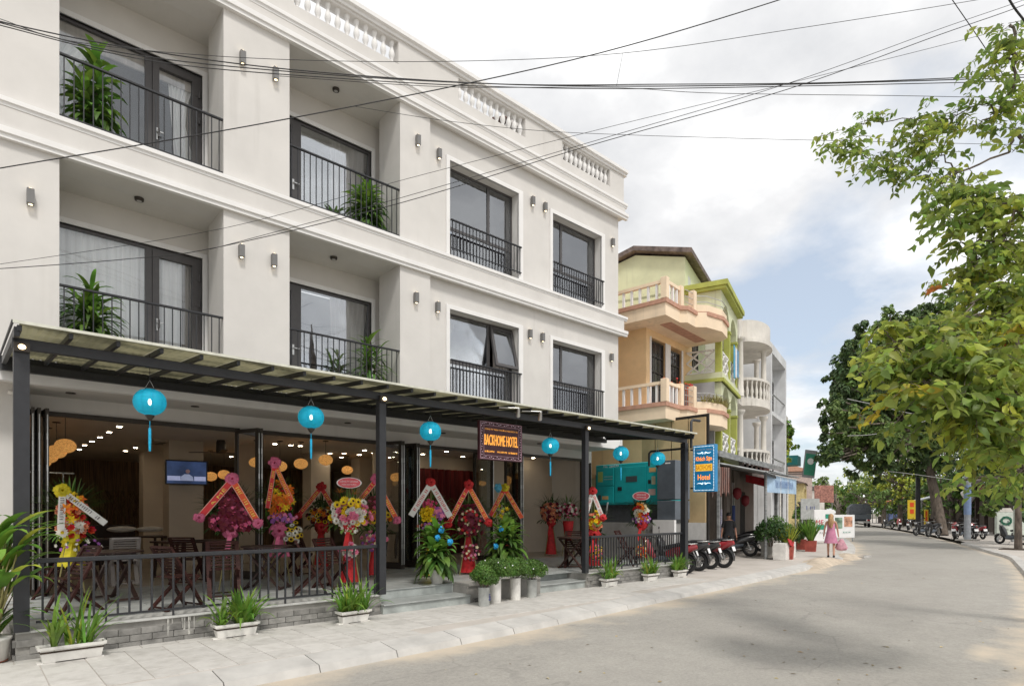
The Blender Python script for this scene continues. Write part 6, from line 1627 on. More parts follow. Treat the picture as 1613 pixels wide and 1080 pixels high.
for fi, (z0, z1) in enumerate(floors):
    zs = z0 + (1.9 if fi == 0 else 1.95)
    b = MB(); arch_wall(b, 'x', 0.0, GW, [(.3, 1.75), (2.05, 3.45)], zs, z1, zs, .22, 0); arch_wall(b, 'y', .22, 1.3, [(.3, 1.15)], zs, z1, zs, .22, 0) if fi else b.box(0, .22, .22, 1.3, zs, z1)
    part('arcade', b, PG, gh, local=True)
    for x in (.02, 1.77, 3.47): part('column', MB().bbox(x, x + .27, .0, .22, z0, zs - .08, .01), OG, gh, local=True); part('capital', MB().box(x - .03, x + .3, -.03, .25, zs - .078, zs - .002), OG, gh, local=True)
    part('floor_slab', MB().box(-.05, GW + .05, -.05, 1.3, z0 - .35, z0), PG, gh, local=True)
    part('string_course', MB().box(-.1, GW + .1, -.12, .1, z0 - .35 - .0, z0 - .22).box(-.12, .1, .1, 1.35, z0 - .35, z0 - .22), OG, gh, local=True)
    # fretwork parapets
    for (a, c, ax) in ((.3, 1.75, 'x'), (2.05, 3.45, 'x'), (.25, 1.25, 'y')):
        if ax == 'y' and fi == 0: continue
        f = MB(); zz0, zz1 = z0 + .05, z0 + .85
        def Q(u, z): return (u, .06, z) if ax == 'x' else (.06, u, z)
        for (p, q) in (((a, zz0), (c, zz0)), ((a, zz1), (c, zz1)), ((a, zz0), (c, zz1)), ((a, zz1), (c, zz0)), ((a, (zz0+zz1)/2), ((a+c)/2, zz1)), (((a+c)/2, zz1), (c, (zz0+zz1)/2)), ((c, (zz0+zz1)/2), ((a+c)/2, zz0)), (((a+c)/2, zz0), (a, (zz0+zz1)/2))):
            f.bar(Q(*p), Q(*q), .07, .05)
        part('fretwork', f, MATS['white_trim'], gh, local=True)
part('cornice', MB().box(-.15, GW + .15, -.2, 1.3, 9.76, 9.86).box(-.2, GW + .2, -.26, 1.3, 9.87, 10.05), OG, gh, local=True)
part('grey_side_panel', MB().box(-.22, -.16, .2, 1.9, 2.6, 6.38), MATS['grey_wall'], gh, local=True)
part('side_wall', MB().box(-.155, -.002, .2, 3.0, 0, 3.38), MATS['shutter_brown'], gh, local=True)
part('lower_wall', MB().box(0, .3, 0, .3, 0, 3.39).box(GW - .2, GW, 0, .3, 0, 3.39).box(1.3, 2.2, .4, .6, 0, 3.39), MATS['shutter_brown'], gh, local=True)
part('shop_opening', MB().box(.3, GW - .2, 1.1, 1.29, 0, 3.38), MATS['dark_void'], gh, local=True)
for x0 in (.9,): lattice_window(gh, x0, x0 + 1.0, 4.6, 6.2, 1.15); lattice_window(gh, x0, x0 + 1.0, 7.3, 9.0, 1.15)
# clothes on the line
for i, (x, c) in enumerate(((2.3, (.1, .35, .55)), (2.75, (.7, .72, .75)), (3.2, (.12, .3, .5)))):
    b = MB(); b.box(x, x + .32, -.09, -.07, 7.0 + .1 * i, 8.3); solo('hanging_cloth', b.xform(Matrix.Translation(GF.o) @ Matrix.Rotation(GF.a, 4, 'Z')), mat('cloth%d' % i, c, .8, var=.15), '%s cloth drying on the upper loggia of the green house' % ('blue', 'white', 'dark blue')[i], 'laundry')
# ---- cream house with rounded balconies
p0 = atD(1164, 806, 26.3); CF = Frame((p0.x, p0.y), 17)
ch_ = CF.thing('round_balcony_house', 'cream stone house with rounded balconies on slim columns', 'building')
CS = MATS['cream_stone']; zc_ = [CF.front(1164, y)[1] for y in (735, 660, 585, 500)]
uw = CF.front(1213, 600)[0] if CF.front(1213, 600)[0] > 0 else 4.0
uw = min(uw, 5.2)
part('wall', MB().box(0, uw, .9, 8, 0, zc_[3]), CS, ch_, local=True)
def bowed(b, z0, z1, out=.9, u0=.1, u1=None, n=14):
    u1 = u1 or uw - .2; m, r = (u0 + u1) / 2, (u1 - u0) / 2
    poly = [(u0, .9, z0), (u0, 0, z0)] + [(m - r * .72 * cos(pi*k/n), -out * sin(pi*k/n), z0) for k in range(n + 1)] + [(u1, 0, z0), (u1, .9, z0)]
    b.prism(poly, (0, 0, z1 - z0)); return b
levels = [3.55, 6.75]
for z in levels:
    part('balcony_slab', bowed(MB(), z - .35, z), CS, ch_, local=True); part('balcony_rail', bowed(MB(), z + .8, z + .92), CS, ch_, local=True)
    u0, u1 = .1, uw - .2; m, r = (u0 + u1)/2, (u1 - u0)/2
    me = MB().lathe([(.06, 0), (.04, .1), (.08, .3), (.04, .5), (.03, .6), (.06, .8)], 8).mesh('baluster', CS)
    for k in range(15): part('baluster', me, None, ch_, local=True, loc=(m - r*.68*cos(pi*k/14), -.84 * sin(pi*k/14), z))
    for x in (.25, .7): part('baluster', me, None, ch_, local=True, loc=(x, .05, z))
    for x in (.35, uw*.55, uw - .45): part('column', MB().lathe([(.17, 0), (.13, .08), (.12, 1.2), (.11, 2.35), (.16, 2.45), (.2, 2.5), (.2, 2.6)], 14, (x, .0 if x < .5 or x > uw - .6 else -.6, z)), CS, ch_, local=True)
    lattice_window(ch_, .8, 2.0, z + .1, z + 2.3, .78); lattice_window(ch_, 2.5, 3.6, z + .1, z + 2.3, .78)
part('parapet', bowed(MB(), 9.4, zc_[3] + .1), CS, ch_, local=True); part('cornice', bowed(MB(), 9.25, 9.39, 1.0, 0, uw - .05), CS, ch_, local=True)
part('rooftop_box', MB().box(.2, .8, 1.3, 1.8, zc_[3] + .01, zc_[3] + .9), MATS['old_tile'], ch_, local=True)
# ---- grey modern house, far balconied house, more houses down the street
def plain_house(px, d, deg, w, H, label, m, openings=(), roof=None, cat='building', depth=8, name='terraced_house'):
    p = atD(px, 806, d); f = Frame((p.x, p.y), deg); t = f.thing(name, label, cat)
    part('wall', MB().box(0, w, .35, depth, 0, H), m, t, local=True); part('side_frame', MB().box(-.02, .3, -.3, .348, 0, H + .1).box(w - .3, w + .02, -.3, .348, 0, H + .1), m, t, local=True); part('top_frame', MB().box(.301, w - .301, -.3, .348, H - .4, H + .1), m, t, local=True)
    for z in openings:
        part('slab', MB().box(.301, w - .301, -.25, .348, z - .2, z), m, t, local=True)
        lattice_window(t, .7, w - .7, z + .3, z + 2.2, .22)
        part('rail', MB().box(.301, w - .301, -.27, -.22, z + .85, z + .92), MATS['silver'], t, local=True)
    if roof: part('roof', MB().prism([(-.4, -.5, H + .1), (-.4, depth, H + .1), (-.4, depth / 2, H + 1.6)], (w + .8, 0, 0)), roof, t, local=True)
    return t
plain_house(1205, 31.5, 15, 5.0, 10.4, 'plain pale grey three storey house with a square frame, beyond the cream house', MATS['pale_grey'], (3.6, 7.0))
far = plain_house(1223, 46, 16, 4.2, 9.3, 'narrow far house with cluttered green and red balconies', MATS['cream_stone'], (3.4, 6.3))
part('awning', MB().box(-.2, 1.8, -1.5, -.2, 5.2, 5.9), mat('teal_paint', (.03, .22, .22), .6), far, local=True)
part('roof_turret', MB().lathe([(.9, 9.4), (.9, 10.2), (1.0, 10.25), (1.0, 10.4)], 14, (1.5, .8, 0)), MATS['pale_grey'], far, local=True)
for i, (c, z) in enumerate((((.4, .1, .08), 6.6), ((.5, .4, .1), 7.4), ((.1, .25, .15), 7.0))): part('laundry', MB().box(.4 + i * .9, 1.1 + i * .9, -.35, -.3, z, z + .9), mat('far_cloth%d' % i, c, .8), far, local=True)
plain_house(1262, 62, 20, 7, 4.5, 'low yellow house front down the street past the corrugated roof', mat('straw_wall', (.6, .5, .25), .85, var=.1), (), MATS['old_tile'])
plain_house(1276, 95, 22, 12, 8.0, 'distant pinkish house under a tiled roof at the end of the street', mat('far_pink', (.5, .4, .36), .85, var=.1), (3.5,), MATS['terracotta_trim'])
plain_house(1296, 120, 24, 14, 6.0, 'farthest pale house nearly hidden by the roadside trees', MATS['cream_stone'], (3.0,), MATS['old_tile'])
# ---- roadside shelters
def corr(b, p0, p1, p2, p3, n, amp=.03):
    """corrugated sheet between edge p0-p1 and edge p3-p2, ridges running from one edge to the other"""
    p0, p1, p2, p3 = map(Vector, (p0, p1, p2, p3)); nr = (p1 - p0).cross(p3 - p0).normalized(); vs = []
    for i in range(n + 1):
        t = i / n; o = nr * (amp if i % 2 else -amp); vs += [p0.lerp(p1, t) + o, p3.lerp(p2, t) + o]
    b.add(vs, [(2*i, 2*i+2, 2*i+3, 2*i+1) for i in range(n)]); b.add([Vector(v) + nr * .008 for v in vs], [(2*i+1, 2*i+3, 2*i+2, 2*i) for i in range(n)]); return b
def fl(u, v, z): return GF.w(u, v, z)
s1_ = GF.thing('rusty_shelter', 'rusty corrugated shelter roof with a torn hanging sheet, over the parked motorbikes', 'shelter')
part('roof_sheet', corr(MB(), (-1.9, -1.7, 2.95), (2.6, -1.7, 3.0), (2.6, .2, 3.45), (-1.9, .2, 3.4), 60, .02), MATS['zinc'], s1_, local=True)
b = MB(); n = 26; rr = random.Random(9); vs = []
for i in range(n + 1):
    y = -.62 + i * .82 / n; e = .02 if i % 2 else -.02; zb2 = 2.12 + .22 * abs(sin(i * .7)) + rr.uniform(-.05, .05); vs += [(-1.9 + e, y, 3.12 + .1 * i / n), (-1.9 + e, y, zb2 + .0)]
b.add(vs, [(2*i, 2*i+2, 2*i+3, 2*i+1) for i in range(n)]); part('hanging_sheet', b, MATS['rust_sheet'], s1_, local=True)
part('beam', MB().bar((-1.9, -1.68, 2.9), (2.6, -1.68, 2.94), .06, .08), MATS['dark_metal'], s1_, local=True)
pp = onZ(1135, 878, 0)
t = thing('printed_pole', (pp.x, pp.y, 0), 'slim pale pole wrapped in a lilac printed strip beside the motorbikes', 'pole'); part('pole', MB().tube([(0, 0, 0), (.06, .02, 2.2)], .035, 8), mat('pole_pale', (.45, .45, .44), .6), t, local=True); part('strip', MB().tube([(.015, 0, .55), (.045, .01, 1.75)], .045, 8), mat('lilac_print', (.42, .4, .6), .6, col2=(.7, .7, .75), scale=30, thr=(.45, .55)), t, local=True)
for x, s_ in ((2.7, 'grey'),): 
    t = thing('shelter_post', tuple(GF.w(2.7, -1.6)), 'tall grey post at the right end of the rusty shelter', 'post'); part('shaft', MB().bbox(-.06, .06, -.06, .06, 0, 3.2, .005), MATS['zinc'], t, local=True)
# shop walls under the shelter
t = GF.thing('shopfront', 'brown rendered shopfront wall with dark doorways below the green house', 'shopfront')
part('wall', MB().box(.35, 1.5, -.14, -.02, 0, 3.3).box(1.95, 3.5, -.14, -.02, 0, 3.3), MATS['shutter_brown'], t, local=True); part('door_frame', MB().box(1.5, 1.58, -.16, -.0, 0, 2.8).box(1.87, 1.95, -.16, .0, 0, 2.8), MATS['silver'], t, local=True)
gt = thing('iron_gate', tuple(GF.w(2.3, -1.2)), 'small grey iron gate beside the white planter wall', 'gate', rz=GF.a)
for i in range(8): part('bar', MB().box(-.5 + i * .14, -.48 + i * .14, -.01, .01, .35, .95 + .05 * sin(i)), MATS['silver'], gt, local=True)
part('panel', MB().box(-.55, .55, -.012, .012, .05, .35), mat('gate_tan', (.3, .22, .17), .8, var=.2), gt, local=True); part('frame', MB().box(-.57, -.53, -.02, .02, 0, 1).box(.53, .57, -.02, .02, 0, 1).box(-.53, .53, -.02, .02, .35, .39).box(-.53, .53, -.02, .02, .9, .93), MATS['silver'], gt, local=True)
# second shelter with the blue valance
q0 = onZ(1207, 880, 0); F2 = Frame((q0.x, q0.y), 12)
s2_ = F2.thing('valance_shelter', 'shelter on three thin white poles with a printed pale blue valance', 'shelter')
P1, P2, P3 = F2.front(1207, 747), F2.front(1255, 760), F2.front(1255, 783); uL, uR = 0.0, 5.2
zt0, zt1 = 2.95, 3.0
part('valance', MB().prism([(0, 0, 2.35), (5.3, 0, 2.4), (5.3, 0, 3.0), (0, 0, 3.0)], (0, .02, 0)), mat('valance_blue', (.4, .55, .72), .7, var=.1, scale=4), s2_, local=True)
part('valance_trim', MB().box(0, 5.3, -.02, .0, 2.99, 3.04), MATS['letter_white'], s2_, local=True)
part('valance_print', scribble(22, (.6, 0, 2.68), (5.2, 0, 2.72), .26, -.0, 5).xform(Matrix.Translation((0, .0, 0))), mat('print_navy', (.12, .2, .4), .6), s2_, local=True, kind='stuff')
part('roof_sheet', corr(MB(), (-.2, -.1, 3.05), (5.4, -.1, 3.1), (5.4, 2.5, 3.5), (-.2, 2.5, 3.45), 50, .02), MATS['zinc'], s2_, local=True)
for x in (.0, 2.3, 3.6, 5.2): part('pole', MB().tube([(x, .02, 0), (x, .02, 2.98)], .032 if x else .05, 8), MATS['pot_white'] if 0 < x < 5 else MATS['zinc'], s2_, local=True)
s3_ = F2.thing('grey_canopy', 'wide grey corrugated canopy with a rusty top edge above the blue valance', 'canopy')
part('roof_sheet', corr(MB(), (-2.2, 1.0, 3.62), (7.6, 1.0, 3.7), (7.6, 3.2, 4.3), (-2.2, 3.2, 4.2), 40, .045), MATS['zinc'], s3_, local=True); part('fascia', MB().box(-2.2, 7.6, .96, 1.0, 3.5, 3.7), MATS['zinc'], s3_, local=True)
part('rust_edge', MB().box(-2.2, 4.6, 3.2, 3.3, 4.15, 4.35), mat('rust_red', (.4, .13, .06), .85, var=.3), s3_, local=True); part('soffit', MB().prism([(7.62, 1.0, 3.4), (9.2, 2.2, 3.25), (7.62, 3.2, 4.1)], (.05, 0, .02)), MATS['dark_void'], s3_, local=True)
for x in (-2.1, 7.5): part('post', MB().box(x, x + .08, 1.0, 1.08, 0, 3.4), MATS['zinc'], s3_, local=True)
t = F2.thing('shaded_wall', 'shaded house wall behind the white poles with red hangings', 'wall'); part('wall', MB().box(-1.5, 6, 1.9, 2.05, 0, 3.4), MATS['shutter_brown'], t, local=True); part('doorway', MB().box(1.0, 2.2, 1.86, 1.895, 0, 2.5), MATS['dark_void'], t, local=True); part('doorway', MB().box(3.2, 4.4, 1.86, 1.895, 0, 2.5), MATS['dark_void'], t, local=True); part('red_awning', MB().prism([(3.5, .6, 2.9), (8.3, .6, 2.9), (8.3, 1.6, 3.2), (3.5, 1.6, 3.2)][::-1], (0, -.0, -.3)), mat('awning_red', (.5, .03, .04), .7, var=.15), t, local=True)
for i, x in enumerate((.4, 1.5)):
    b = MB(); b.lathe([(.02, -.24), (.13, -.15), (.16, 0), (.13, .15), (.02, .2)], 12, (0, 0, 0)); q = F2.w(x, 1.1, 2.35 - .25*i); t = thing('red_lantern', tuple(q), 'red paper lantern under the valance shelter, %s one' % ('left', 'right')[i], 'lantern', 'red lanterns under the shelter')
    part('shade', b, mat('crimson_paper', (.16, .015, .02), .7) if 'crimson_paper' not in MATS else MATS['crimson_paper'], t, local=True)
b = MB(); rr = random.Random(6)
b.box(1.0, 1.25, 1.4, 1.45, 1.0, 1.9); tag(part('apron', b.xform(Matrix.Translation(F2.o) @ Matrix.Rotation(F2.a, 4, 'Z')), mat('navy_cloth', (.02, .04, .14), .8)), 'navy cloth hanging beside the red lanterns', 'cloth')
# low planter wall with shrubs
t = F2.thing('planter_wall', 'low white planter wall with green shrubs under the valance', 'planter wall'); part('wall', MB().bbox(-.35, 1.35, -.7, -.3, 0, .58, .01).bbox(1.36, 3.0, .1, .5, 0, .75, .01), MATS['pot_white'], t, local=True)
part('red_flap', MB().prism([(-.3, -.74, .75), (.75, -.74, .6), (.6, -.74, .42), (.1, -.74, .5)], (0, -.03, 0)), MATS['awning_red'], t, local=True)
def shrub(loc, label, seed, rx=.45, rz_=.4, n=1400, m='leaf_dark', sz=.09, h=.5):
    t = thing('shrub', loc, label, 'shrub', 'shrubs and bushes along the pavement'); rr = random.Random(seed); part('foliage', bush_mb(rr, rx, rz_, n, sz, (0, 0, h)), MATS[m], t, local=True)
    st = MB()
    for k in range(6): a = k * 1.05; st.tube([(.04*cos(a), .04*sin(a), -.02), (rx*.5*cos(a), rx*.5*sin(a), h)], .012, 5)
    part('stem', st, MATS['twig'], t, local=True, kind='stuff'); return t
for i, (u, v, s_) in enumerate(((.2, -.1, 'left end of the white planter wall'), (1.1, .0, 'right part of the white planter wall'), (2.6, .3, 'behind the white poles'), (3.8, .4, 'dark bush between the red pots'), (4.9, .2, 'tall dark bush beyond the poles'), (5.9, .5, 'bush before the notice board'))):
    q = F2.w(u, v, .45 if i < 2 else 0); shrub(tuple(q), ('leafy shrub at the ' if i < 2 else 'leafy shrub, ') + s_, 70 + i, .55, .5, 1500, ('leaf_dark', 'leaf_mid')[i % 2], .1, .45 + .1 * (i % 3))
def red_pot(px, py, label, seed, s_=.42, H=.8, m='leaf_lime'):
    c = onZ(px, py, 0); t = thing('red_planter', tuple(c), label, 'planter', 'square red brick planters on the far pavement', .3); b = MB(); w_ = s_ / 2
    b.add([(-w_*.85, -w_*.85, 0), (w_*.85, -w_*.85, 0), (w_*.85, w_*.85, 0), (-w_*.85, w_*.85, 0), (-w_, -w_, .45), (w_, -w_, .45), (w_, w_, .45), (-w_, w_, .45)], [(0,3,2,1),(4,5,6,7),(0,1,5,4),(1,2,6,5),(2,3,7,6),(3,0,4,7)])
    part('pot', b, MATS['pot_red'], t, local=True); lb = MB(); rr = random.Random(seed)
    for i in range(150): a = rr.uniform(0, 6.28); e = rr.uniform(.05, .5); leaf_strip(lb, (cos(a)*.1, sin(a)*.1, .44), Vector((cos(a)*e, sin(a)*e, 1)), H * rr.uniform(.5, 1.1), .02, rr.uniform(.2, 1.2), 5, .3)
    part('foliage', lb, MATS[m], t, local=True)
mat('pot_red', (.34, .075, .055), .75, var=.15, scale=5)
red_pot(1240, 880, 'nearer square red planter with spiky yellow green leaves', 81)
red_pot(1277, 868, 'farther square red planter with tall yellowish grass', 82, .45, 1.0, 'leaf_bright')
red_pot(1262, 865, 'dim brown planter between the two red planters', 83, .42, .9, 'leaf_dark')
# tall green tilted sign, notice boards
def sign_board(px, py, d, w_, h_, label, m, name='sign_board', legs=.0, rz=None, th=.08, zbot=None, extra=None):
    c = atD(px, py, d); z = (c.z if zbot is None else zbot); t = thing(name, (c.x, c.y, z), label, 'sign', None, (TH - pi/2) if rz is None else rz)
    part('board', MB().bbox(-w_/2, w_/2, -th/2, th/2, 0, h_, .01), m, t, local=True)
    if legs:
        for x in (-w_*.42, w_*.42): part('leg', MB().box(x - .03, x + .03, -.02, .02, -legs, -.002), MATS['zinc'], t, local=True)
    if extra: extra(t)
    return t
def ex_green(t):
    part('panel', MB().box(-.42, .42, -.07, -.05, .2, 1.9), mat('panel_green', (.06, .3, .2), .6), t, local=True)
    part('emblem', MB().lathe([(.26, -.075), (.001, -.08)], 16, (0, 0, 0), axis='Y').xform(Matrix.Translation((0, 0, 1.3))), MATS['letter_white'], t, local=True)
t = sign_board(1273, 752, 48, .95, 2.2, 'leaning green and grey box sign above the shelters', MATS['grey_wall'], extra=ex_green, th=.1); t.rotation_euler[1] = .12
part('bracket', MB().tube([(-.2, .3, .3), (-2.2, 3.2, .2)], .03, 5), DM, t, local=True)
def ex_board(t):
    part('lettering', text_mb('ME', .24, .4, .06), mat('sgn_red', (.6, .06, .1), .6), t, local=True, loc=(-.25, 0, 1.0)); part('patch', MB().box(.05, .38, -.062, -.05, 1.2, 1.42), mat('sgn_green', (.03, .3, .2), .6), t, local=True); part('patch', MB().box(-.38, .05, -.062, -.05, .62, .86), MATS['sgn_green'], t, local=True); part('print', scribble(6, (-.4, 0, .45), (.4, 0, .45), .08, -.05, 3), MATS['letter_dark'], t, local=True, kind='stuff')
sign_board(1298, 866, 31.5, 1.05, 1.65, 'white pavement menu board with green and red print left of the woman', MATS['letter_white'], 'menu_board', .02, zbot=.12, extra=ex_board)
def ex_b2(t):
    part('picture', MB().box(-.5, -.1, -.05, -.041, .5, 1.1), mat('pic_green', (.2, .3, .22), .6, var=.4, scale=4), t, local=True); part('picture', MB().box(.0, .45, -.05, -.041, .6, 1.15), mat('pic_tan', (.55, .3, .2), .6, var=.4, scale=4), t, local=True); part('print', scribble(8, (-.5, 0, .3), (.5, 0, .3), .07, -.03, 4), MATS['sgn_green'], t, local=True, kind='stuff')
sign_board(1329, 850, 33, 1.15, 1.25, 'white board with small food pictures right of the woman', MATS['letter_white'], 'menu_board', .2, zbot=.25, extra=ex_b2)
sign_board(1276, 828, 36, 1.1, 1.25, 'grey notice board on posts above the far planters', mat('notice', (.42, .43, .42), .7, var=.1), 'notice_board', 1.1, zbot=1.2, extra=lambda t: part('print', scribble(5, (-.4, 0, .7), (.4, 0, .7), .2, -.02, 8), mat('notice_blue', (.15, .17, .35), .6), t, local=True, kind='stuff'))
sign_board(1298, 795, 60, 1.9, 1.7, 'far reddish box sign above the boards', mat('sgn_brick', (.42, .2, .16), .7, var=.3), 'sign_board', 2.6, zbot=2.6)
# ================================================================== right side of the street
p1 = onZ(1524, 851, 0); t = thing('street_lamp', (p1.x, p1.y, 0), 'grey steel lamp post with a blue band on the right pavement', 'street lamp')
ztop = atD(1524, 655, CC*p1.x + SS*p1.y).z
part('post', MB().tube([(0, 0, 0), (0, 0, ztop)], [.17, .15], 12), mat('post_grey', (.33, .35, .38), .6, metal=.2, var=.1), t, local=True); part('band', MB().tube([(0, 0, 1.5), (0, 0, 3.2)], .18, 12), mat('band_blue', (.2, .28, .45), .6), t, local=True)
part('cap', MB().box(-.9, .9, -.15, .15, ztop, ztop + .2), MATS['post_grey'], t, local=True); part('base', MB().box(-.5, .5, -.5, .5, -.0, .08), MATS['concrete'], t, local=True)
p1 = onZ(1583, 853, 0)
t = thing('garden_sign', (p1.x, p1.y, 0), 'white garden sign with a dark green wreath on the right pavement', 'sign', None, TH - pi/2 - .0)
d_ = CC*p1.x + SS*p1.y; px2m = d_ / F_PX; w_ = 29 * px2m; z0 = atD(1583, 842, d_).z; z1 = atD(1583, 806, d_).z; 
part('board', MB().bbox(-w_/2, w_/2, -.08, .08, z0, z1, .02), mat('sign_ivory', (.55, .6, .54), .6), t, local=True); part('crown', MB().prism([(-w_*.4, -.08, z1 + .01), (w_*.4, -.08, z1 + .01), (w_*.25, -.08, z1 + .22), (-w_*.25, -.08, z1 + .22)], (0, .16, 0)), MATS['cream_stone'], t, local=True)
for x in (-w_*.42, w_*.42): part('leg', MB().box(x - .05, x + .05, -.05, .05, 0, z0), MATS['zinc'], t, local=True)
b = MB(); zc = (z0 + z1) / 2 + .15; rr = random.Random(2)
for k in range(46):
    a = 2*pi*k/46; c = Vector((w_*.27*cos(a), -.09, zc + w_*.2*sin(a))); leaf_card(b, c, (0, -1, .1), rdir(rr), .17, .09)
part('wreath', b, mat('wreath_green', (.02, .12, .07), .6), t, local=True); b = MB(); b.torus((0, 0, 0), .22, .02, 20, 6, 'Y'); b.xform(Matrix.Translation((0, -.09, zc)) @ Matrix.Scale(.6, 4, (0, 0, 1))); part('emblem', b, MATS['wreath_green'], t, local=True)
part('print', scribble(9, (-w_*.3, 0, z0 + .3), (w_*.3, 0, z0 + .3), .07, -.06, 12), MATS['wreath_green'], t, local=True, kind='stuff')
c2 = atD(1617, 830, d_ * .9); t = thing('garden_sign', (c2.x, c2.y, 0), 'second white garden sign cut off by the right edge', 'sign', None, TH - pi/2); part('board', MB().bbox(-.6, .6, -.08, .08, .5, 1.95, .02), MATS['sign_ivory'], t, local=True); part('crown', MB().prism([(-.5, -.08, 1.96), (.5, -.08, 1.96), (.3, -.08, 2.2), (-.3, -.08, 2.2)], (0, .16, 0)), MATS['cream_stone'], t, local=True)
# dark porch house
p1 = atD(1530, 806, 52); DF = Frame((p1.x, p1.y), 22)
dh = thing('porch_house', (p1.x, p1.y, 0), 'dark shaded house with a porch and hanging shop lights behind the parked scooters', 'building', None, radians(22) + pi)
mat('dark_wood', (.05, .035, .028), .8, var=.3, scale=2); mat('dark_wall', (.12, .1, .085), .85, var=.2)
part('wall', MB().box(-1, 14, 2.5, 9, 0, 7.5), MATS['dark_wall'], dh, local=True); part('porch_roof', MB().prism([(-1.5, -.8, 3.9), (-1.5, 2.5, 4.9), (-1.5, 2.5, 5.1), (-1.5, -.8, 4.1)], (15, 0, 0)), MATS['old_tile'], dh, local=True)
for x in (0, 2.6, 5.2, 7.8, 10.4): part('post', MB().bbox(x, x + .25, -.3, -.05, 0, 3.95, .01), MATS['dark_wood'], dh, local=True)
for x in (.5, 3.1, 5.7, 8.3): part('doorway', MB().box(x, x + 1.9, 2.44, 2.49, .1, 3.2), MATS['dark_void'], dh, local=True)
part('sign_panel', MB().box(4.2, 6.5, -.4, -.32, 3.1, 3.8), mat('panel_crimson', (.16, .02, .03), .7), dh, local=True); part('balcony', MB().box(5, 12, -.5, 2.4, 5.6, 5.75).box(5, 12, -.5, -.42, 5.76, 6.6), MATS['grey_wall'], dh, local=True)
for i, x in enumerate((1.2, 2.6)):
    q = Matrix.Translation(dh.location) @ Matrix.Rotation(dh.rotation_euler[2], 4, 'Z') @ Vector((x, -.6, 3.1 - .25 * i)); t = thing('silk_lantern', tuple(q), 'white silk lantern on the dark porch, %s one' % ('left', 'right')[i], 'lantern', 'white lanterns on the dark porch')
    part('shade', MB().lathe([(.02, -.55), (.1, -.4), (.35, .0), (.4, .2), (.2, .4)], 14), MATS['white_cloth'], t, local=True)
for i, x in enumerate((1.0, 3.0, 3.4)):
    q = Matrix.Translation(dh.location) @ Matrix.Rotation(dh.rotation_euler[2], 4, 'Z') @ Vector((x, 1.0, 2.0)); t = thing('red_banner', tuple(q), 'dark red cloth hanging in the porch, %s' % ('left one', 'middle one', 'right one')[i], 'banner', 'red cloths in the dark porch'); part('cloth', MB().box(-.25, .25, -.02, .02, -.6, .9), MATS['awning_red'], t, local=True)
# shops further along on the right
def stall(px, d, w, H, label, m, am, i):
    p = atD(px, 806, d); t = thing('market_stall', (p.x, p.y, 0), label, 'stall', None, radians(24) + pi)
    part('wall', MB().box(0, w, 1.5, 4, 0, H), m, t, local=True); part('awning', MB().prism([(0, -.3, H - .5), (0, 1.5, H), (0, 1.5, H + .08), (0, -.3, H - .4)], (w, 0, 0)), am, t, local=True)
    for x in (.1, w - .1): part('post', MB().box(x - .05, x + .05, -.2, -.1, 0, H - .45), MATS['zinc'], t, local=True)
    part('counter', MB().box(.5, w - .6, .5, 1.0, 0, 1.0), MATS['dark_wood'], t, local=True)
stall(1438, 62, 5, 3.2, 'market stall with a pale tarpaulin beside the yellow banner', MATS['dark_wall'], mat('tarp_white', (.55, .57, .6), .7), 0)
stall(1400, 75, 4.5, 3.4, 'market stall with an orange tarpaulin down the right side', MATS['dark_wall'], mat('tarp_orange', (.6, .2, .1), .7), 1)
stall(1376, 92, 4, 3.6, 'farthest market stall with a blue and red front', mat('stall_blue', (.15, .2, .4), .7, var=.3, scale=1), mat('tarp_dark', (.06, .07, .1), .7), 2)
def ban(px, y0, y1, d, w_, label):
    a, c = atD(px, y1, d), atD(px, y0, d); t = thing('yellow_banner', (a.x, a.y, 0), label, 'banner', 'yellow upright banners on the right pavement', TH - pi/2)
    part('cloth', MB().box(-w_/2, w_/2, -.03, .03, a.z, c.z), mat('banner_yellow', (.75, .55, .04), .7, var=.05) if 'banner_yellow' not in MATS else MATS['banner_yellow'], t, local=True)
    for k in (.25, .6): z = a.z + (c.z - a.z) * (1 - k); part('print', MB().box(-w_*.25, w_*.25, -.04, -.031, z - .2, z + .2), MATS['banner_orange'], t, local=True)
    part('pole', MB().tube([(w_/2 + .05, 0, 0), (w_/2 + .05, 0, c.z)], .04, 6), DM, t, local=True)
ban(1436, 787, 817, 55, .72, 'tall yellow banner with red print standing before the stalls'); ban(1459, 802, 826, 50, .32, 'narrow yellow banner behind the leaning tree trunk')
p1 = onZ(1446, 841, 0); t = thing('dark_pole', (p1.x, p1.y, 0), 'dark utility pole behind the yellow banner', 'pole'); part('shaft', MB().tube([(0, 0, 0), (0, 0, 6)], .16, 10), DM, t, local=True)
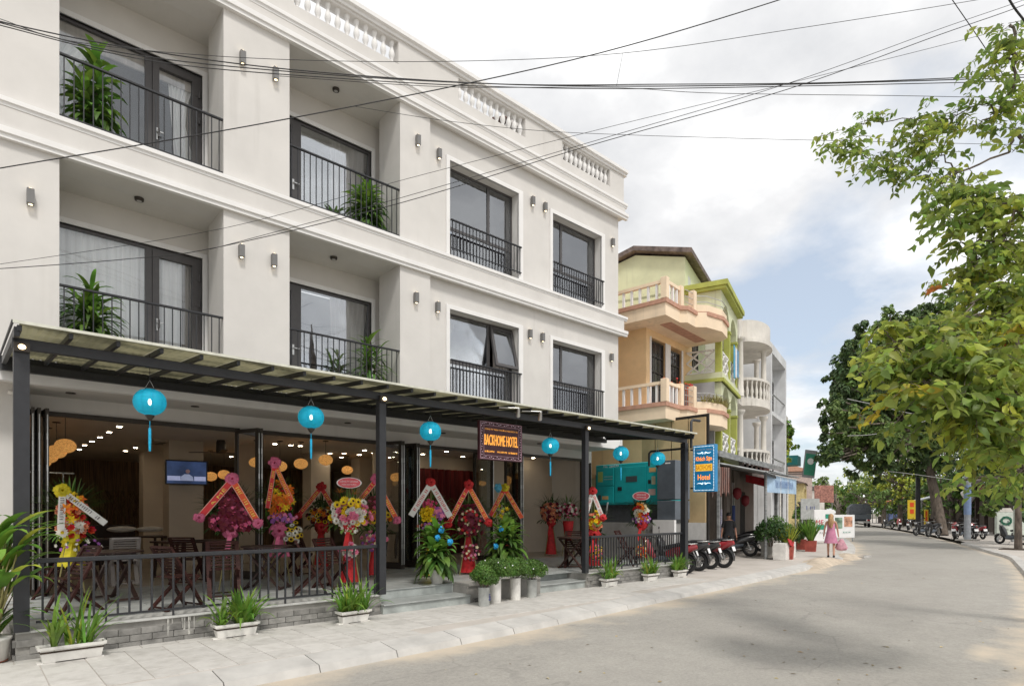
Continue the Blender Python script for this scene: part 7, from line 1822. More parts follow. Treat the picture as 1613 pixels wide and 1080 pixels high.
# ================================================================== motorbikes
def motorbike(label, colour, far=False, group='parked motorbikes'):
    t = thing('motorbike', (0, 0, 0), label, 'motorbike', group)
    for x, fw in ((.62, 1), (-.6, 0)):
        w_ = MB().torus((x, 0, .28), .222, .058, 24, 8, 'Y'); w_ = part('wheel', w_, MATS['rubber'], t, local=True)
        b = MB(); b.torus((x, 0, .28), .175, .012, 20, 6, 'Y'); b.lathe([(.045, -.06), (.05, -.03), (.05, .03), (.045, .06)], 12, (0, 0, 0), axis='Y'); k0 = len(b.v) - 4*12*1
        hub = MB().lathe([(.045, -.06), (.05, 0), (.045, .06)], 12, (x, 0, .28), axis='Y'); rim = MB().torus((x, 0, .28), .175, .012, 20, 6, 'Y')
        for k in range(10): a = 2*pi*k/10; rim.tube([(x + .04*cos(a), .01, .28 + .04*sin(a)), (x + .175*cos(a+.25), 0, .28 + .175*sin(a+.25))], .005, 4)
        rim.merge(hub); part('rim', rim, MATS['silver'], w_, local=True)
    c = MATS[colour]
    b = MB(); b.tube([(.28, 0, .34), (.1, 0, .36), (-.1, 0, .4), (-.35, 0, .46)], [.09, .12, .12, .09], 10); part('engine', b, MATS['cabinet_grey'], t, local=True)
    b = MB()      # rear body panels
    b.tube([(-.05, 0, .5), (-.3, 0, .6), (-.6, 0, .68), (-.9, 0, .76)], [.12, .16, .14, .06], 12); part('rear_fairing', b, c, t, local=True)
    b = MB(); b.tube([(.05, 0, .68), (-.15, 0, .74), (-.45, 0, .79), (-.72, 0, .83)], [.09, .12, .12, .08], 12); b.v = [(v[0], v[1]*1.05, .74 + (v[2]-.74)*.55 + (.04 if v[0] < -.4 else 0)) for v in b.v]; part('seat', b, MATS['black_plastic'], t, local=True)
    b = MB(); b.tube([(.58, 0, .98), (.5, 0, .8), (.42, 0, .58), (.3, 0, .4)], [.06, .11, .12, .06], 12); b.v = [(v[0], v[1]*1.7, v[2]) for v in b.v]; part('leg_shield', b, c, t, local=True)
    b = MB()
    for s_ in (-.07, .07): b.tube([(.48, s_, .78), (.62, s_, .28)], .022, 6)
    part('fork', b, MATS['silver'], t, local=True)
    b = MB(); vs = []
    for k in range(9):
        a = radians(20 + 140 * k / 8)
        for y in (-.05, .05): vs.append((.62 + .3*cos(a), y, .28 + .3*sin(a)))
    b.add(vs, [(2*k, 2*k+1, 2*k+3, 2*k+2) for k in range(8)], True); part('front_mudguard', b, c, t, local=True)
    b = MB(); vs = []
    for k in range(9):
        a = radians(40 + 150 * k / 8)
        for y in (-.085, .085): vs.append((-.6 + .31*cos(a), y, .28 + .31*sin(a)))
    b.add(vs, [(2*k, 2*k+1, 2*k+3, 2*k+2) for k in range(8)], True); part('rear_mudguard', b, MATS['black_plastic'], t, local=True)
    b = MB(); b.tube([(.42, -.34, 1.0), (.5, -.15, .98), (.52, 0, .95), (.5, .15, .98), (.42, .34, 1.0)], .014, 6); part('handlebar', b, MATS['silver'], t, local=True)
    for s_ in (-1, 1):
        part('grip', MB().tube([(.44, s_*.26, .99), (.4, s_*.37, 1.0)], .02, 8), MATS['black_plastic'], t, local=True)
        b = MB(); b.tube([(.46, s_*.2, .99), (.44, s_*.26, 1.15)], .006, 5); b.sphere((.44, s_*.27, 1.2), .055, 10, 6, (.25, 1, .75)); part('mirror', b, MATS['black_plastic'], t, local=True)
    b = MB(); b.sphere((.62, 0, .9), .08, 12, 8, (.6, 1.2, .9)); part('headlight', b, MATS['silver'], t, local=True)
    b = MB(); b.sphere((-.88, 0, .76), .05, 10, 6, (.5, 1.3, .8)); part('tail_light', b, mat('tail_red', (.5, .02, .02), .3) if 'tail_red' not in MATS else MATS['tail_red'], t, local=True)
    b = MB().bbox(-.1, .1, -.004, .004, -.07, .07, .002); b.xform(T((-.9, 0, .58), pi/2, 1, .35)); part('number_plate', b, MATS['letter_white'], t, local=True)
    b = MB(); b.tube([(.1, -.12, .3), (-.2, -.15, .26), (-.45, -.17, .3), (-.85, -.18, .4)], [.02, .025, .05, .05], 10); part('exhaust', b, MATS['silver'], t, local=True)
    b = MB()
    for s_ in (-.1, .1): b.tube([(-.6, s_*.9, .28), (-.45, s_*.9, .62)], .022, 8)
    part('shock_absorber', b, MATS['silver'], t, local=True)
    b = MB(); b.tube([(-.55, .09, .82), (-.85, .09, .84), (-.9, 0, .85), (-.85, -.09, .84), (-.55, -.09, .82)], .012, 6); part('grab_rail', b, MATS['silver'], t, local=True)
    b = MB(); b.tube([(.0, .05, .25), (-.02, .25, .0)], .012, 5); part('side_stand', b, MATS['silver'], t, local=True)
    return t
mat('bike_red', (.3, .012, .02), .3, var=.05, spec=.6, coat=.6); mat('bike_black', (.03, .03, .032), .3, var=.05, spec=.6, coat=.5)
mk = {'bike_black': motorbike('dark scooter with its rear wheel nearest the planter box', 'bike_black')}
mk['bike_red'] = motorbike('red and black motorbike, the outermost of the three by the railing', 'bike_red')
def place_rear(t, px, py, ang):       # rear wheel foot seen at px, py
    c = onZ(px, py, 0); t.location = (c.x + .6*cos(ang), c.y + .6*sin(ang), 0); t.rotation_euler = (radians(0), 0, ang); return t
A1 = radians(98)
place_rear(mk['bike_black'], 1100, 899, A1 + .1); place_rear(mk['bike_red'], 1140, 894, A1 - .02)
def bike_at(src, px, py, ang, label, scale=None):
    t = copy_thing(mk[src], (0, 0, 0), 0, label); place_rear(t, px, py, ang); e_ = (len(label) * 7 % 5 - 2) * .03; t.rotation_euler = (e_, 0, ang + e_); k_ = .94 + (len(label) * 3 % 7) * .018; t.scale = (k_, k_, k_); return t
bike_at('bike_black', 1120, 896, A1 + .03, 'dark motorbike in the middle of the three, with a white plate')
bike_at('bike_red', 1082, 903, A1 + .2, 'red nosed scooter mostly hidden behind the awning post')
bike_at('bike_black', 1182, 876, radians(122), 'black motorbike standing under the rusty shelter beside the gate')
bike_at('bike_black', 1198, 868, radians(110), 'dark motorbike deep under the shelter behind the iron gate')
for px, py, a, s_, l in ((1505, 850, .2, 'bike_red', 'red scooter lying sideways to the kerb left of the lamp post'), (1535, 850, .5, 'bike_black', 'black scooter just right of the lamp post'), (1549, 849, .7, 'bike_red', 'red scooter in front of the dark porch'), (1465, 843, 2.6, 'bike_black', 'dark scooter beside the leaning tree trunk'),
                      (1478, 845, 2.9, 'bike_black', 'dark scooter right of the leaning tree trunk'), (1417, 834, .3, 'bike_red', 'small red scooter before the far stalls'), (1405, 832, .9, 'bike_black', 'small dark scooter left of the far red one'), (1429, 835, .1, 'bike_black', 'small dark scooter under the yellow banner'), (1612, 858, 1.0, 'bike_black', 'dark scooter at the right edge behind the tree guard'), (1520, 849, 3.0, 'bike_black', 'dark scooter hidden behind the lamp post')):
    bike_at(s_, px, py, a, l)
# ================================================================== truck
p1 = onZ(1355, 830, -.1); tk = thing('truck', (p1.x, p1.y, -.1), 'dark grey tarpaulin covered truck far down the street', 'truck', None, radians(22))
mat('tarp_grey', (.08, .09, .105), .8, var=.15); 
part('bed', MB().bbox(0, 4.5, -1.1, 1.1, .9, 1.5, .03), MATS['cabinet_grey'], tk, local=True); b = MB(); b.prism([(0, -1.1, 1.52), (0, 1.1, 1.52), (0, 1.1, 2.3), (0, .7, 2.7), (0, -.7, 2.7), (0, -1.1, 2.3)], (4.5, 0, 0)); part('canopy', b, MATS['tarp_grey'], tk, local=True)
part('cab', MB().bbox(4.7, 6.3, -1.0, 1.0, .6, 2.3, .1), MATS['cabinet_grey'], tk, local=True); part('bumper', MB().box(-.12, -.02, -1.0, 1.0, .5, .7), MATS['silver'], tk, local=True)
for x in (.9, 5.2):
    for y in (-1.05, .8):
        w_ = part('wheel', MB().lathe([(.2, 0), (.42, .0), (.45, .05), (.45, .2), (.42, .25), (.2, .25)], 18, (x, y, .45), axis='Y'), MATS['rubber'], tk, local=True)
for y in (-.8, .8): part('tail_light', MB().box(-.14, -.121, y - .12, y + .12, .75, .87), MATS['tail_red'], tk, local=True)
part('number_plate', MB().box(-.135, -.121, -.25, .25, .52, .66), MATS['letter_white'], tk, local=True)
# ================================================================== people
def skin_body(name, verts, edges, radii, m, parent, root=0, sub=2):
    me = bpy.data.meshes.new(name); me.from_pydata([Vector(v) for v in verts], edges, []); o = bpy.data.objects.new(name, me); COL.objects.link(o)
    sk = o.modifiers.new('Skin', 'SKIN'); o.modifiers.new('Sub', 'SUBSURF').levels = sub
    for i, r in enumerate(radii): me.skin_vertices[0].data[i].radius = (r, r) if not isinstance(r, tuple) else r
    me.skin_vertices[0].data[root].use_root = True
    dg = bpy.context.evaluated_depsgraph_get(); nm = bpy.data.meshes.new_from_object(o.evaluated_get(dg)); nm.name = name
    COL.objects.unlink(o); bpy.data.objects.remove(o); nm.materials.clear(); nm.materials.append(m)
    for p in nm.polygons: p.use_smooth = True
    return part(name, nm, None, parent, local=True)
mat('skin', (.5, .27, .19), .55, var=.06, scale=4); mat('skin_tan', (.36, .18, .12), .55, var=.06)
mat('hair_fair', (.4, .24, .12), .6, var=.25, scale=14, stretch=(4, 4, .6)); mat('hair_black', (.012, .01, .01), .5, var=.1)
mat('dress_pink', (.52, .21, .32), .8, var=.1, scale=7, bump=.2, bscale=12); mat('shirt_black', (.02, .02, .022), .85, var=.1, bump=.2, bscale=12)
def person(loc, rz, label, s=1.0, stride=.16, m='skin', arm=.0, mirror=1):
    t = thing('person', loc, label, 'person', None, rz); t.scale = (s, s, s)
    # faces -Y locally; metres for a 1.65 m figure
    vt = [(0, 0, .92), (0, 0, 1.08), (0, -.01, 1.25), (0, 0, 1.38), (0, 0, 1.45), (0, -.01, 1.53), (0, -.015, 1.6),
          (.09, 0, .88), (.1, -stride*.6, .48), (.1, -stride, .08), (.1, -stride - .13, .03),
          (-.09, 0, .88), (-.1, stride*.1, .48), (-.1, stride, .1), (-.1, stride - .1, .03),
          (.16, 0, 1.36), (.22, .03, 1.1), (.25, -.04 - arm, .86), (.26, -.06 - arm, .78),
          (-.16, 0, 1.36), (-.22, 0, 1.1), (-.25, -.06 + arm, .86), (-.26, -.08 + arm, .78)]
    ed = [(0,1),(1,2),(2,3),(3,4),(4,5),(5,6),(0,7),(7,8),(8,9),(9,10),(0,11),(11,12),(12,13),(13,14),(3,15),(15,16),(16,17),(17,18),(3,19),(19,20),(20,21),(21,22)]
    rd_ = [(.13,.1),(.11,.085),(.12,.09),(.1,.07),.045,.08,.075,.085,.052,.034,.026,.085,.052,.034,.026,.048,.036,.026,.02,.048,.036,.026,.02]
    skin_body('body', vt, ed, rd_, MATS[m], t)
    for hx, hy in ((.26, -.06 - arm), (-.26, -.08 + arm)):
        for k in range(5):
            a = (k - 2) * .012; L_ = (.055, .07, .075, .07, .045)[k]
            b = MB(); b.tube([(hx, hy + a, .77), (hx + .004, hy + a*1.3, .77 - L_*.6), (hx - .006*(1 if hx > 0 else -1), hy + a*1.3, .77 - L_)], [.008, .007, .004], 6); part('finger', b, MATS[m], t, local=True)
    b = MB(); b.sphere((0, -.09, 1.565), .012, 6, 4); part('nose', b, MATS[m], t, local=True)
    for x in (-.03, .03): part('eye', MB().sphere((x, -.085, 1.585), .009, 6, 4), MATS['hair_black'], t, local=True)
    return t
pw = onZ(1309, 878, 0)
w1 = person((pw.x, pw.y, .02), 0, 'woman with long fair hair in a pink dress walking away, holding a pink bag', .93, .17, 'skin', .03)
w1.rotation_euler = (0, 0, radians(108))
b = MB(); n = 24; vs = []
pf = [(.115, .085, 1.36), (.14, .1, 1.26), (.135, .095, 1.1), (.16, .12, .95), (.2, .16, .75), (.235, .2, .55)]
for j, (rx, ry, z) in enumerate(pf):
    for k in range(n): a = 2*pi*k/n; q = 1 + .07 * sin(7*a) * (j / 5); vs.append((rx*q*cos(a), ry*q*sin(a), z))
b.add(vs, [(j*n+k, j*n+(k+1) % n, (j+1)*n+(k+1) % n, (j+1)*n+k)[::-1] for j in range(5) for k in range(n)], True); part('dress', b, MATS['dress_pink'], w1, local=True)
b = MB(); b.sphere((0, .01, 1.58), .1, 14, 10, (.95, 1.0, 1.1)); b.tube([(0, .06, 1.6), (0, .1, 1.45), (.01, .11, 1.3), (0, .1, 1.15)], [.08, .1, .1, .05], 12); part('hair', b, MATS['hair_fair'], w1, local=True)
for x, y, z in ((.1, -.25, 0), (-.1, .1, .02)): part('shoe', MB().bbox(x - .04, x + .04, y - .06, y + .14, z - .01, z + .06, .015), MATS['black_plastic'], w1, local=True)
q = Matrix.Translation(w1.location) @ Matrix.Rotation(w1.rotation_euler[2], 4, 'Z') @ Vector((-.27 * .93, -.02, .73 * .93))
hb_ = thing('hand_bag', tuple(q), 'large soft pink bag hanging from the woman\'s right hand', 'bag', None, radians(108))
b = MB(); n_ = 28; vs = []
for j, (rx, ry, z) in enumerate(((.05, .03, -.02), (.12, .06, -.14), (.2, .09, -.27), (.24, .11, -.4), (.2, .1, -.5), (.02, .01, -.52))):
    for k in range(n_): a = 2*pi*k/n_; q_ = 1 + .12*sin(5*a + j) * (j < 4) + .05*sin(13*a); vs.append((-.1 + rx*q_*cos(a), ry*q_*sin(a), z + .02*sin(3*a)))
vs = [(v[0]*.8, v[1]*.8, v[2]*.8) for v in vs]
b.add(vs, [(j*n_+k, (j+1)*n_+k, (j+1)*n_+(k+1) % n_, j*n_+(k+1) % n_) for j in range(5) for k in range(n_)], True); part('bag_body', b, mat('bag_pink', (.6, .32, .38), .75, var=.15, scale=8, bump=.4, bscale=8), hb_, local=True)
part('handle', MB().tube([(-.2, 0, -.16), (-.08, 0, -.02), (0, 0, 0), (.0, 0, -.06), (-.03, 0, -.2)], .014, 6), MATS['white_cloth'], hb_, local=True)
pb_ = onZ(1148, 881, 0)
m1 = person((pb_.x, pb_.y, 0), radians(-60), 'person in a black shirt standing behind the motorbikes, head bowed', .97, .03, 'skin_tan', .02)
b = MB(); vs = []; pf = [(.17, .1, 1.4), (.17, .11, 1.25), (.15, .1, 1.05), (.17, .12, .85)]
for j, (rx, ry, z) in enumerate(pf):
    for k in range(n): a = 2*pi*k/n; vs.append((rx*cos(a), ry*sin(a), z))
b.add(vs, [(j*n+k, j*n+(k+1) % n, (j+1)*n+(k+1) % n, (j+1)*n+k)[::-1] for j in range(3) for k in range(n)], True)
for s_ in (-1, 1): b.tube([(s_*.14, 0, 1.37), (s_*.21, .01, 1.15)], [.07, .065], 10)
part('shirt', b, MATS['shirt_black'], m1, local=True)
b = MB(); b.tube([(.09, 0, .92), (.1, -.02, .48), (.1, -.03, .08)], [.11, .08, .06], 10); b.tube([(-.09, 0, .92), (-.1, .0, .48), (-.1, .03, .08)], [.11, .08, .06], 10); part('trousers', b, MATS['shirt_black'], m1, local=True)
b = MB(); b.sphere((0, .015, 1.6), .1, 14, 10, (.9, 1.0, 1.0)); part('hair', b, MATS['hair_black'], m1, local=True)
# ================================================================== trees
def leaf_cloud(mb, rr, c, r, n, size, sq=(1, 1, .8), shell=.45, droop=.3):
    c = Vector(c); sub = [(c + Vector((d.x*sq[0], d.y*sq[1], d.z*sq[2])) * r * rr.uniform(.3, .95), r * rr.uniform(.22, .45)) for d in (rdir(rr) for _ in range(max(4, int(n / 45))))]
    for i in range(n):
        sc_, sr = sub[i % len(sub)]; d = rdir(rr); p = sc_ + d * sr * (shell + (1 - shell) * rr.random() ** .5)
        nn = (d * .6 + Vector((0, 0, .7)) + rdir(rr) * .55).normalized(); u = (d + Vector((0, 0, -droop)) + rdir(rr) * .5)
        leaf_card(mb, p, nn, u, size * rr.uniform(.65, 1.25), size * rr.uniform(.42, .6), .22)
def limb(b, pts, r0, r1, n=8):
    m = len(pts); b.tube(pts, [r0 + (r1 - r0) * i / (m - 1) for i in range(m)], n)
def curve3(p, q, sag, k=7, rr=None, jit=0.0):
    p, q = Vector(p), Vector(q); out = []
    for i in range(k + 1):
        t = i / k; v = p.lerp(q, t) + Vector((0, 0, 4 * sag * t * (1 - t)))
        if rr and 0 < i < k: v += Vector((rr.uniform(-jit, jit), rr.uniform(-jit, jit), rr.uniform(-jit, jit)))
        out.append(v)
    return out
# --- the near tree whose branches reach into the picture from the right
rr = random.Random(77)
troot = atD(1800, 806, 8.6); tz = 0
nt_ = thing('street_tree', (troot.x, troot.y, 0), 'near street tree whose broad leaved branches hang in from the right', 'tree')
fork = atD(1760, 560, 8.2)
trunk = MB(); limb(trunk, [(troot.x, troot.y, -.05), (troot.x + .05, troot.y, 1.2), (fork.x, fork.y, fork.z)], .2, .14, 12); limb(trunk, [tuple(fork), tuple(atD(1740, 300, 8.2)), tuple(atD(1720, 60, 8)), tuple(atD(1700, -150, 8))], .13, .03, 10)
part('trunk', trunk, MATS['bark'], nt_)
BL = [ # px, py, depth, px radius, leaves, size, material
 (1318, 222, 8.0, 20, 46, .125, 0), (1338, 240, 8.0, 22, 60, .125, 0), (1362, 190, 8.1, 14, 30, .1, 0), (1382, 192, 8.1, 12, 24, .1, 0), (1368, 250, 8.0, 26, 70, .13, 0), (1394, 272, 7.9, 20, 50, .14, 0), (1345, 215, 8.1, 18, 50, .12, 0),
 (1448, 190, 7.8, 24, 66, .13, 0), (1470, 210, 7.7, 28, 80, .13, 1), (1500, 185, 7.7, 26, 70, .13, 0), (1440, 220, 7.8, 18, 40, .13, 0), (1478, 245, 7.6, 24, 60, .14, 0), (1462, 272, 7.6, 18, 40, .15, 0), (1415, 262, 7.8, 12, 18, .12, 0),
 (1590, 40, 7.5, 20, 46, .13, 0), (1572, 75, 7.5, 26, 70, .13, 0), (1602, 90, 7.4, 26, 80, .13, 1), (1562, 115, 7.5, 24, 60, .13, 0), (1596, 140, 7.4, 28, 80, .13, 0), (1575, 175, 7.4, 26, 60, .13, 1), (1600, 205, 7.3, 24, 60, .13, 0), (1550, 165, 7.5, 18, 36, .13, 0), (1545, 195, 7.5, 16, 34, .13, 0), (1590, 240, 7.3, 14, 26, .14, 0),
 (1482, 290, 7.4, 18, 40, .15, 1), (1508, 272, 7.4, 20, 44, .14, 0), (1490, 325, 7.2, 20, 46, .17, 0), (1525, 310, 7.0, 26, 70, .17, 0), (1540, 345, 6.8, 32, 90, .18, 1), (1505, 355, 6.9, 22, 50, .18, 0), (1520, 390, 6.8, 24, 56, .17, 0), (1565, 320, 6.8, 28, 76, .17, 0), (1600, 330, 6.7, 30, 84, .17, 1), (1580, 380, 6.6, 36, 110, .17, 0), (1608, 400, 6.5, 30, 90, .17, 1),
 (1545, 420, 6.6, 34, 100, .15, 1), (1515, 432, 6.7, 22, 50, .13, 1), (1495, 455, 6.8, 16, 32, .12, 0), (1590, 450, 6.4, 40, 130, .16, 1), (1545, 470, 6.4, 32, 100, .15, 1), (1520, 500, 6.3, 24, 60, .15, 1), (1570, 510, 6.2, 40, 140, .17, 1), (1605, 520, 6.0, 36, 120, .18, 2),
 (1392, 520, 5.9, 18, 40, .16, 1), (1410, 545, 5.8, 26, 70, .18, 1), (1440, 530, 5.9, 26, 70, .17, 1), (1420, 580, 5.6, 26, 60, .2, 0), (1455, 570, 5.6, 32, 90, .2, 1), (1440, 610, 5.5, 22, 44, .2, 3), (1465, 605, 5.4, 30, 70, .21, 1), (1490, 540, 5.7, 32, 100, .18, 1), (1510, 580, 5.5, 36, 110, .2, 0), (1545, 560, 5.7, 36, 120, .18, 1), (1485, 640, 5.4, 24, 50, .2, 0), (1520, 625, 5.4, 34, 96, .2, 0),
 (1560, 610, 5.5, 38, 130, .18, 1), (1600, 580, 5.6, 40, 130, .18, 1), (1600, 640, 5.5, 38, 120, .18, 2), (1565, 660, 5.6, 36, 110, .18, 1), (1530, 670, 5.6, 28, 60, .18, 1), (1590, 700, 5.7, 34, 100, .17, 1), (1550, 705, 5.8, 26, 60, .17, 1), (1612, 740, 6, 24, 60, .17, 0), (1515, 758, 6.5, 16, 20, .15, 0), (1590, 760, 6.4, 22, 40, .16, 0), (1620, 470, 6.2, 40, 120, .17, 1)]
LMB = [MB(), MB(), MB(), MB(), MB()]
brs = MB()
hubs = [atD(1640, 250, 7.6), atD(1650, 380, 7.0), atD(1640, 620, 6.3), atD(1650, 120, 7.7)]
for hp in hubs: limb(brs, curve3(fork + V(0, 0, .6 if hp.z > 5 else 0), hp, .15, 6, rr, .05), .07, .04, 8)
nodes_ = [(h, .03) for h in hubs]; BL.sort(key=lambda q: min((h - atD(q[0], q[1], q[2])).length for h in hubs))
for (x, y, d, r, n, s_, mi) in BL:
    c = atD(x, y, d); R_ = r * d / F_PX
    k = {0: [0, 0, 1], 1: [1, 1, 2, 0], 2: [2, 2, 1, 3], 3: [3, 3, 2]}[mi]
    hp, hr_ = min(nodes_, key=lambda h: (h[0] - c).length); pts = curve3(hp, c, .03, 5, rr, .03); nr_ = max(.006, hr_ * .72); limb(brs, pts, hr_ * .8, nr_, 6); nodes_.append((c, nr_))
    s_ = s_ * (.9 if s_ < .15 else .74); n = int(n * (1.15 if y < 300 else 1.9))
    for q in range(n // 10 + 1):
        mb = LMB[k[q % len(k)]]
        if rr.random() < .004: mb = LMB[4]
        # a leafy twig: leaves in two rows, hanging
        tw = rdir(rr, -.5, .7); st = c + rdir(rr) * R_ * rr.uniform(.1, .75); L_ = s_ * rr.uniform(2.2, 3.4)
        tp = [st + tw * L_ * t + Vector((0, 0, -.35 * L_ * t * t)) for t in (0, .33, .66, 1)]; brs.tube(tp, [.004, .0035, .003, .002], 4)
        for j in range(10):
            t = (j // 2 + 1) / 5.2; sgn = 1 if j % 2 else -1; p = st + tw * L_ * t + Vector((0, 0, -.35 * L_ * t * t)); sd_ = tw.cross(Vector((0, 0, 1))).normalized() * sgn
            u = (sd_ * .9 + tw * .55 + Vector((0, 0, -.8)) + rdir(rr) * .5).normalized(); nn = (Vector((0, 0, .7)) + rdir(rr) * 1.0)
            leaf_card(mb, p + u * s_ * .5, nn, u, s_ * rr.uniform(.6, 1.2), s_ * rr.uniform(.36, .52), .25)
for mb, mn in zip(LMB, ('leaf_near', 'leaf_olive', 'leaf_lime', 'leaf_yellow', 'leaf_orange')):
    if mn not in MATS: mat(mn, {'leaf_near': (.2, .29, .065), 'leaf_olive': (.32, .4, .08)}[mn], .45, var=.2, scale=3, island=.3, trans=.6, spec=.45)
    if mb.v: part('crown', mb, MATS[mn], nt_)
part('branch', brs, MATS['bark'], nt_)
# --- tree on the right pavement with the leaning trunk, and its neighbours
def big_tree(loc, blobs, label, seed, trunk_pts, mats_=('leaf_dark', 'leaf_mid'), group='trees along the right pavement', leaf=.34, r0=.5):
    t = thing('roadside_tree', loc, label, 'tree', group); rr = random.Random(seed); tb = MB(); pts = [Vector(loc)] + [Vector(p) for p in trunk_pts]; limb(tb, pts, r0, r0 * .5, 12); part('trunk', tb, MATS['bark'], t)
    br = MB(); top = pts[-1]
    blobs = blobs + [(Vector(c) + rdir(rr) * r * 1.2, r * .42, n // 5) for (c, r, n) in blobs for _ in range(4)]
    ms = [MB() for _ in mats_]
    for (c, r, n) in blobs:
        c = Vector(c); limb(br, curve3(top, c, .3, 6, rr, .25), r0 * .35, .04, 6)
        k = 0 if rr.random() < .7 else len(mats_) - 1; leaf_cloud(ms[k], rr, c, r, int(n * .75), leaf)
        leaf_cloud(ms[-1], rr, c + Vector((0, 0, r * .4)), r * .75, n // 5, leaf)
    part('limb', br, MATS['bark'], t)
    for m_, nm in zip(ms, mats_):
        if m_.v: part('crown', m_, MATS[nm], t)
    return t
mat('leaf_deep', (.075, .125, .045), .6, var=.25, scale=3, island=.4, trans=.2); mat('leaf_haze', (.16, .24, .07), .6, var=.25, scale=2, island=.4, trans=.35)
def pxblob(l, n, j=0.0, seed=1):
    rr = random.Random(seed); return [(atD(x, y, d + rr.uniform(-j, j)), r * d / F_PX, int(n * (r / 40) ** 2 * .9) + 60) for x, y, d, r in l]
a = onZ(1484, 843, 0)
big_tree((a.x, a.y, 0), pxblob([(1345, 500, 40, 0.1, ), (1360, 640, 40, 46), (1400, 610, 41, 46), (1380, 690, 39, 46), (1335, 700, 39, 36), (1322, 655, 38, 26), (1345, 580, 41, 34), (1425, 670, 42, 50), (1470, 620, 43, 60), (1460, 545, 43, 50), (1500, 500, 43, 42), (1405, 560, 42, 34), (1520, 600, 44, 60), (1510, 680, 44, 56), (1450, 720, 43, 34), (1395, 735, 40, 20), (1355, 735, 39, 16), (1334, 565, 40, 16), (1312, 716, 38, 14), (1300, 722, 38, 8), (1375, 640, 43, 50), (1350, 675, 42, 40), (1385, 560, 43, 40), (1430, 600, 44, 60), (1395, 700, 43, 44), (1345, 615, 42, 34), (1430, 520, 44, 34), (1480, 560, 45, 50)], 1250, 1.2, 3)[1:],
         'big dark evergreen roadside tree with a leaning trunk on the right', 91, (atD(1475, 790, 43.0), atD(1462, 730, 43), atD(1450, 690, 43)), ('leaf_deep', 'leaf_haze'), leaf=.36, r0=.4)
a = onZ(1604, 865, 0)
big_tree((a.x, a.y, 0), pxblob([(1560, 740, 30, 40), (1600, 700, 28, 50), (1545, 660, 30, 44), (1610, 620, 28, 60), (1590, 780, 29, 34), (1570, 560, 30, 60), (1640, 700, 28, 60)], 700, 1.5, 4),
         'slim street tree with a square soil pit at the right edge', 92, (atD(1604, 790, 26.5), atD(1602, 720, 26.5)), ('leaf_deep', 'leaf_haze'), leaf=.3, r0=.15)
b = MB().box(a.x - .6, a.x + .6, a.y - .6, a.y + .6, .001, .03); solo('tree_pit', b, MATS['soil'], 'square dark soil pit around the slim tree trunk', 'tree pit')
for i, (px, py, d, blobs, mm, l) in enumerate((
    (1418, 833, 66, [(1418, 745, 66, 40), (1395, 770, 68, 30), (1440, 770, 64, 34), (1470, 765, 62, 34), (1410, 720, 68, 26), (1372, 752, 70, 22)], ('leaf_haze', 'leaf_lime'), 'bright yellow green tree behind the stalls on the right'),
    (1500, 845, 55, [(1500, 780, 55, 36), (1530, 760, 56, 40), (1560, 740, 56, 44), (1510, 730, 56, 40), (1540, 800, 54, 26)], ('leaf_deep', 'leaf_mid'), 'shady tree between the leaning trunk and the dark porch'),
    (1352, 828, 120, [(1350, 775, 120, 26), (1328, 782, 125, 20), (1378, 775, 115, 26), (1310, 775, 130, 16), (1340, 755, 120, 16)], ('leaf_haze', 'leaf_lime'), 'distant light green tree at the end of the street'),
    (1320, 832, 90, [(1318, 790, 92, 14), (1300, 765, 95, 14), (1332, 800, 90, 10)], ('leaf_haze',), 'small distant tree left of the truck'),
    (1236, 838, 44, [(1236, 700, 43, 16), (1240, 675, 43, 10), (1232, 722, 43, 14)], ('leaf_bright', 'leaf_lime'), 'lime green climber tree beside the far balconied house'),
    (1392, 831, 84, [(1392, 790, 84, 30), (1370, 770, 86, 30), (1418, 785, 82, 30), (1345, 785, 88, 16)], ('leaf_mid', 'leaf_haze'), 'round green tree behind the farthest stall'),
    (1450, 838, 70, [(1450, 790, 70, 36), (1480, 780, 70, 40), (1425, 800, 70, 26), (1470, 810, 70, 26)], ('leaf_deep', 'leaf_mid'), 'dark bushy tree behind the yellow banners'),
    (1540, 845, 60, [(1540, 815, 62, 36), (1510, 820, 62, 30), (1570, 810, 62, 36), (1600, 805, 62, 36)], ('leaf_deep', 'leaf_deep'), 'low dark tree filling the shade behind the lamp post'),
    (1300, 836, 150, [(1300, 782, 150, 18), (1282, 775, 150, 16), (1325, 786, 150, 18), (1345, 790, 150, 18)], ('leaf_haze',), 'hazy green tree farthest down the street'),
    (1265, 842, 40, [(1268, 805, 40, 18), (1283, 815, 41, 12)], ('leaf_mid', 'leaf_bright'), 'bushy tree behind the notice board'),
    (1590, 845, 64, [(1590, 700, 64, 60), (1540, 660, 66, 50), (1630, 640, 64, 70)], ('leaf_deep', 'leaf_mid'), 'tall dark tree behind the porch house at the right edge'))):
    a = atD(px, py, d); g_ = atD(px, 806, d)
    big_tree((g_.x, g_.y, 0), pxblob(blobs, 620, .8, 20 + i), l, 100 + i, (atD(px, 806, d) + V(0, 0, .3), atD(px, min(800, blobs[0][1] + 20), d)), mm, leaf=.0042 * d + .12, r0=.2 + d * .002)
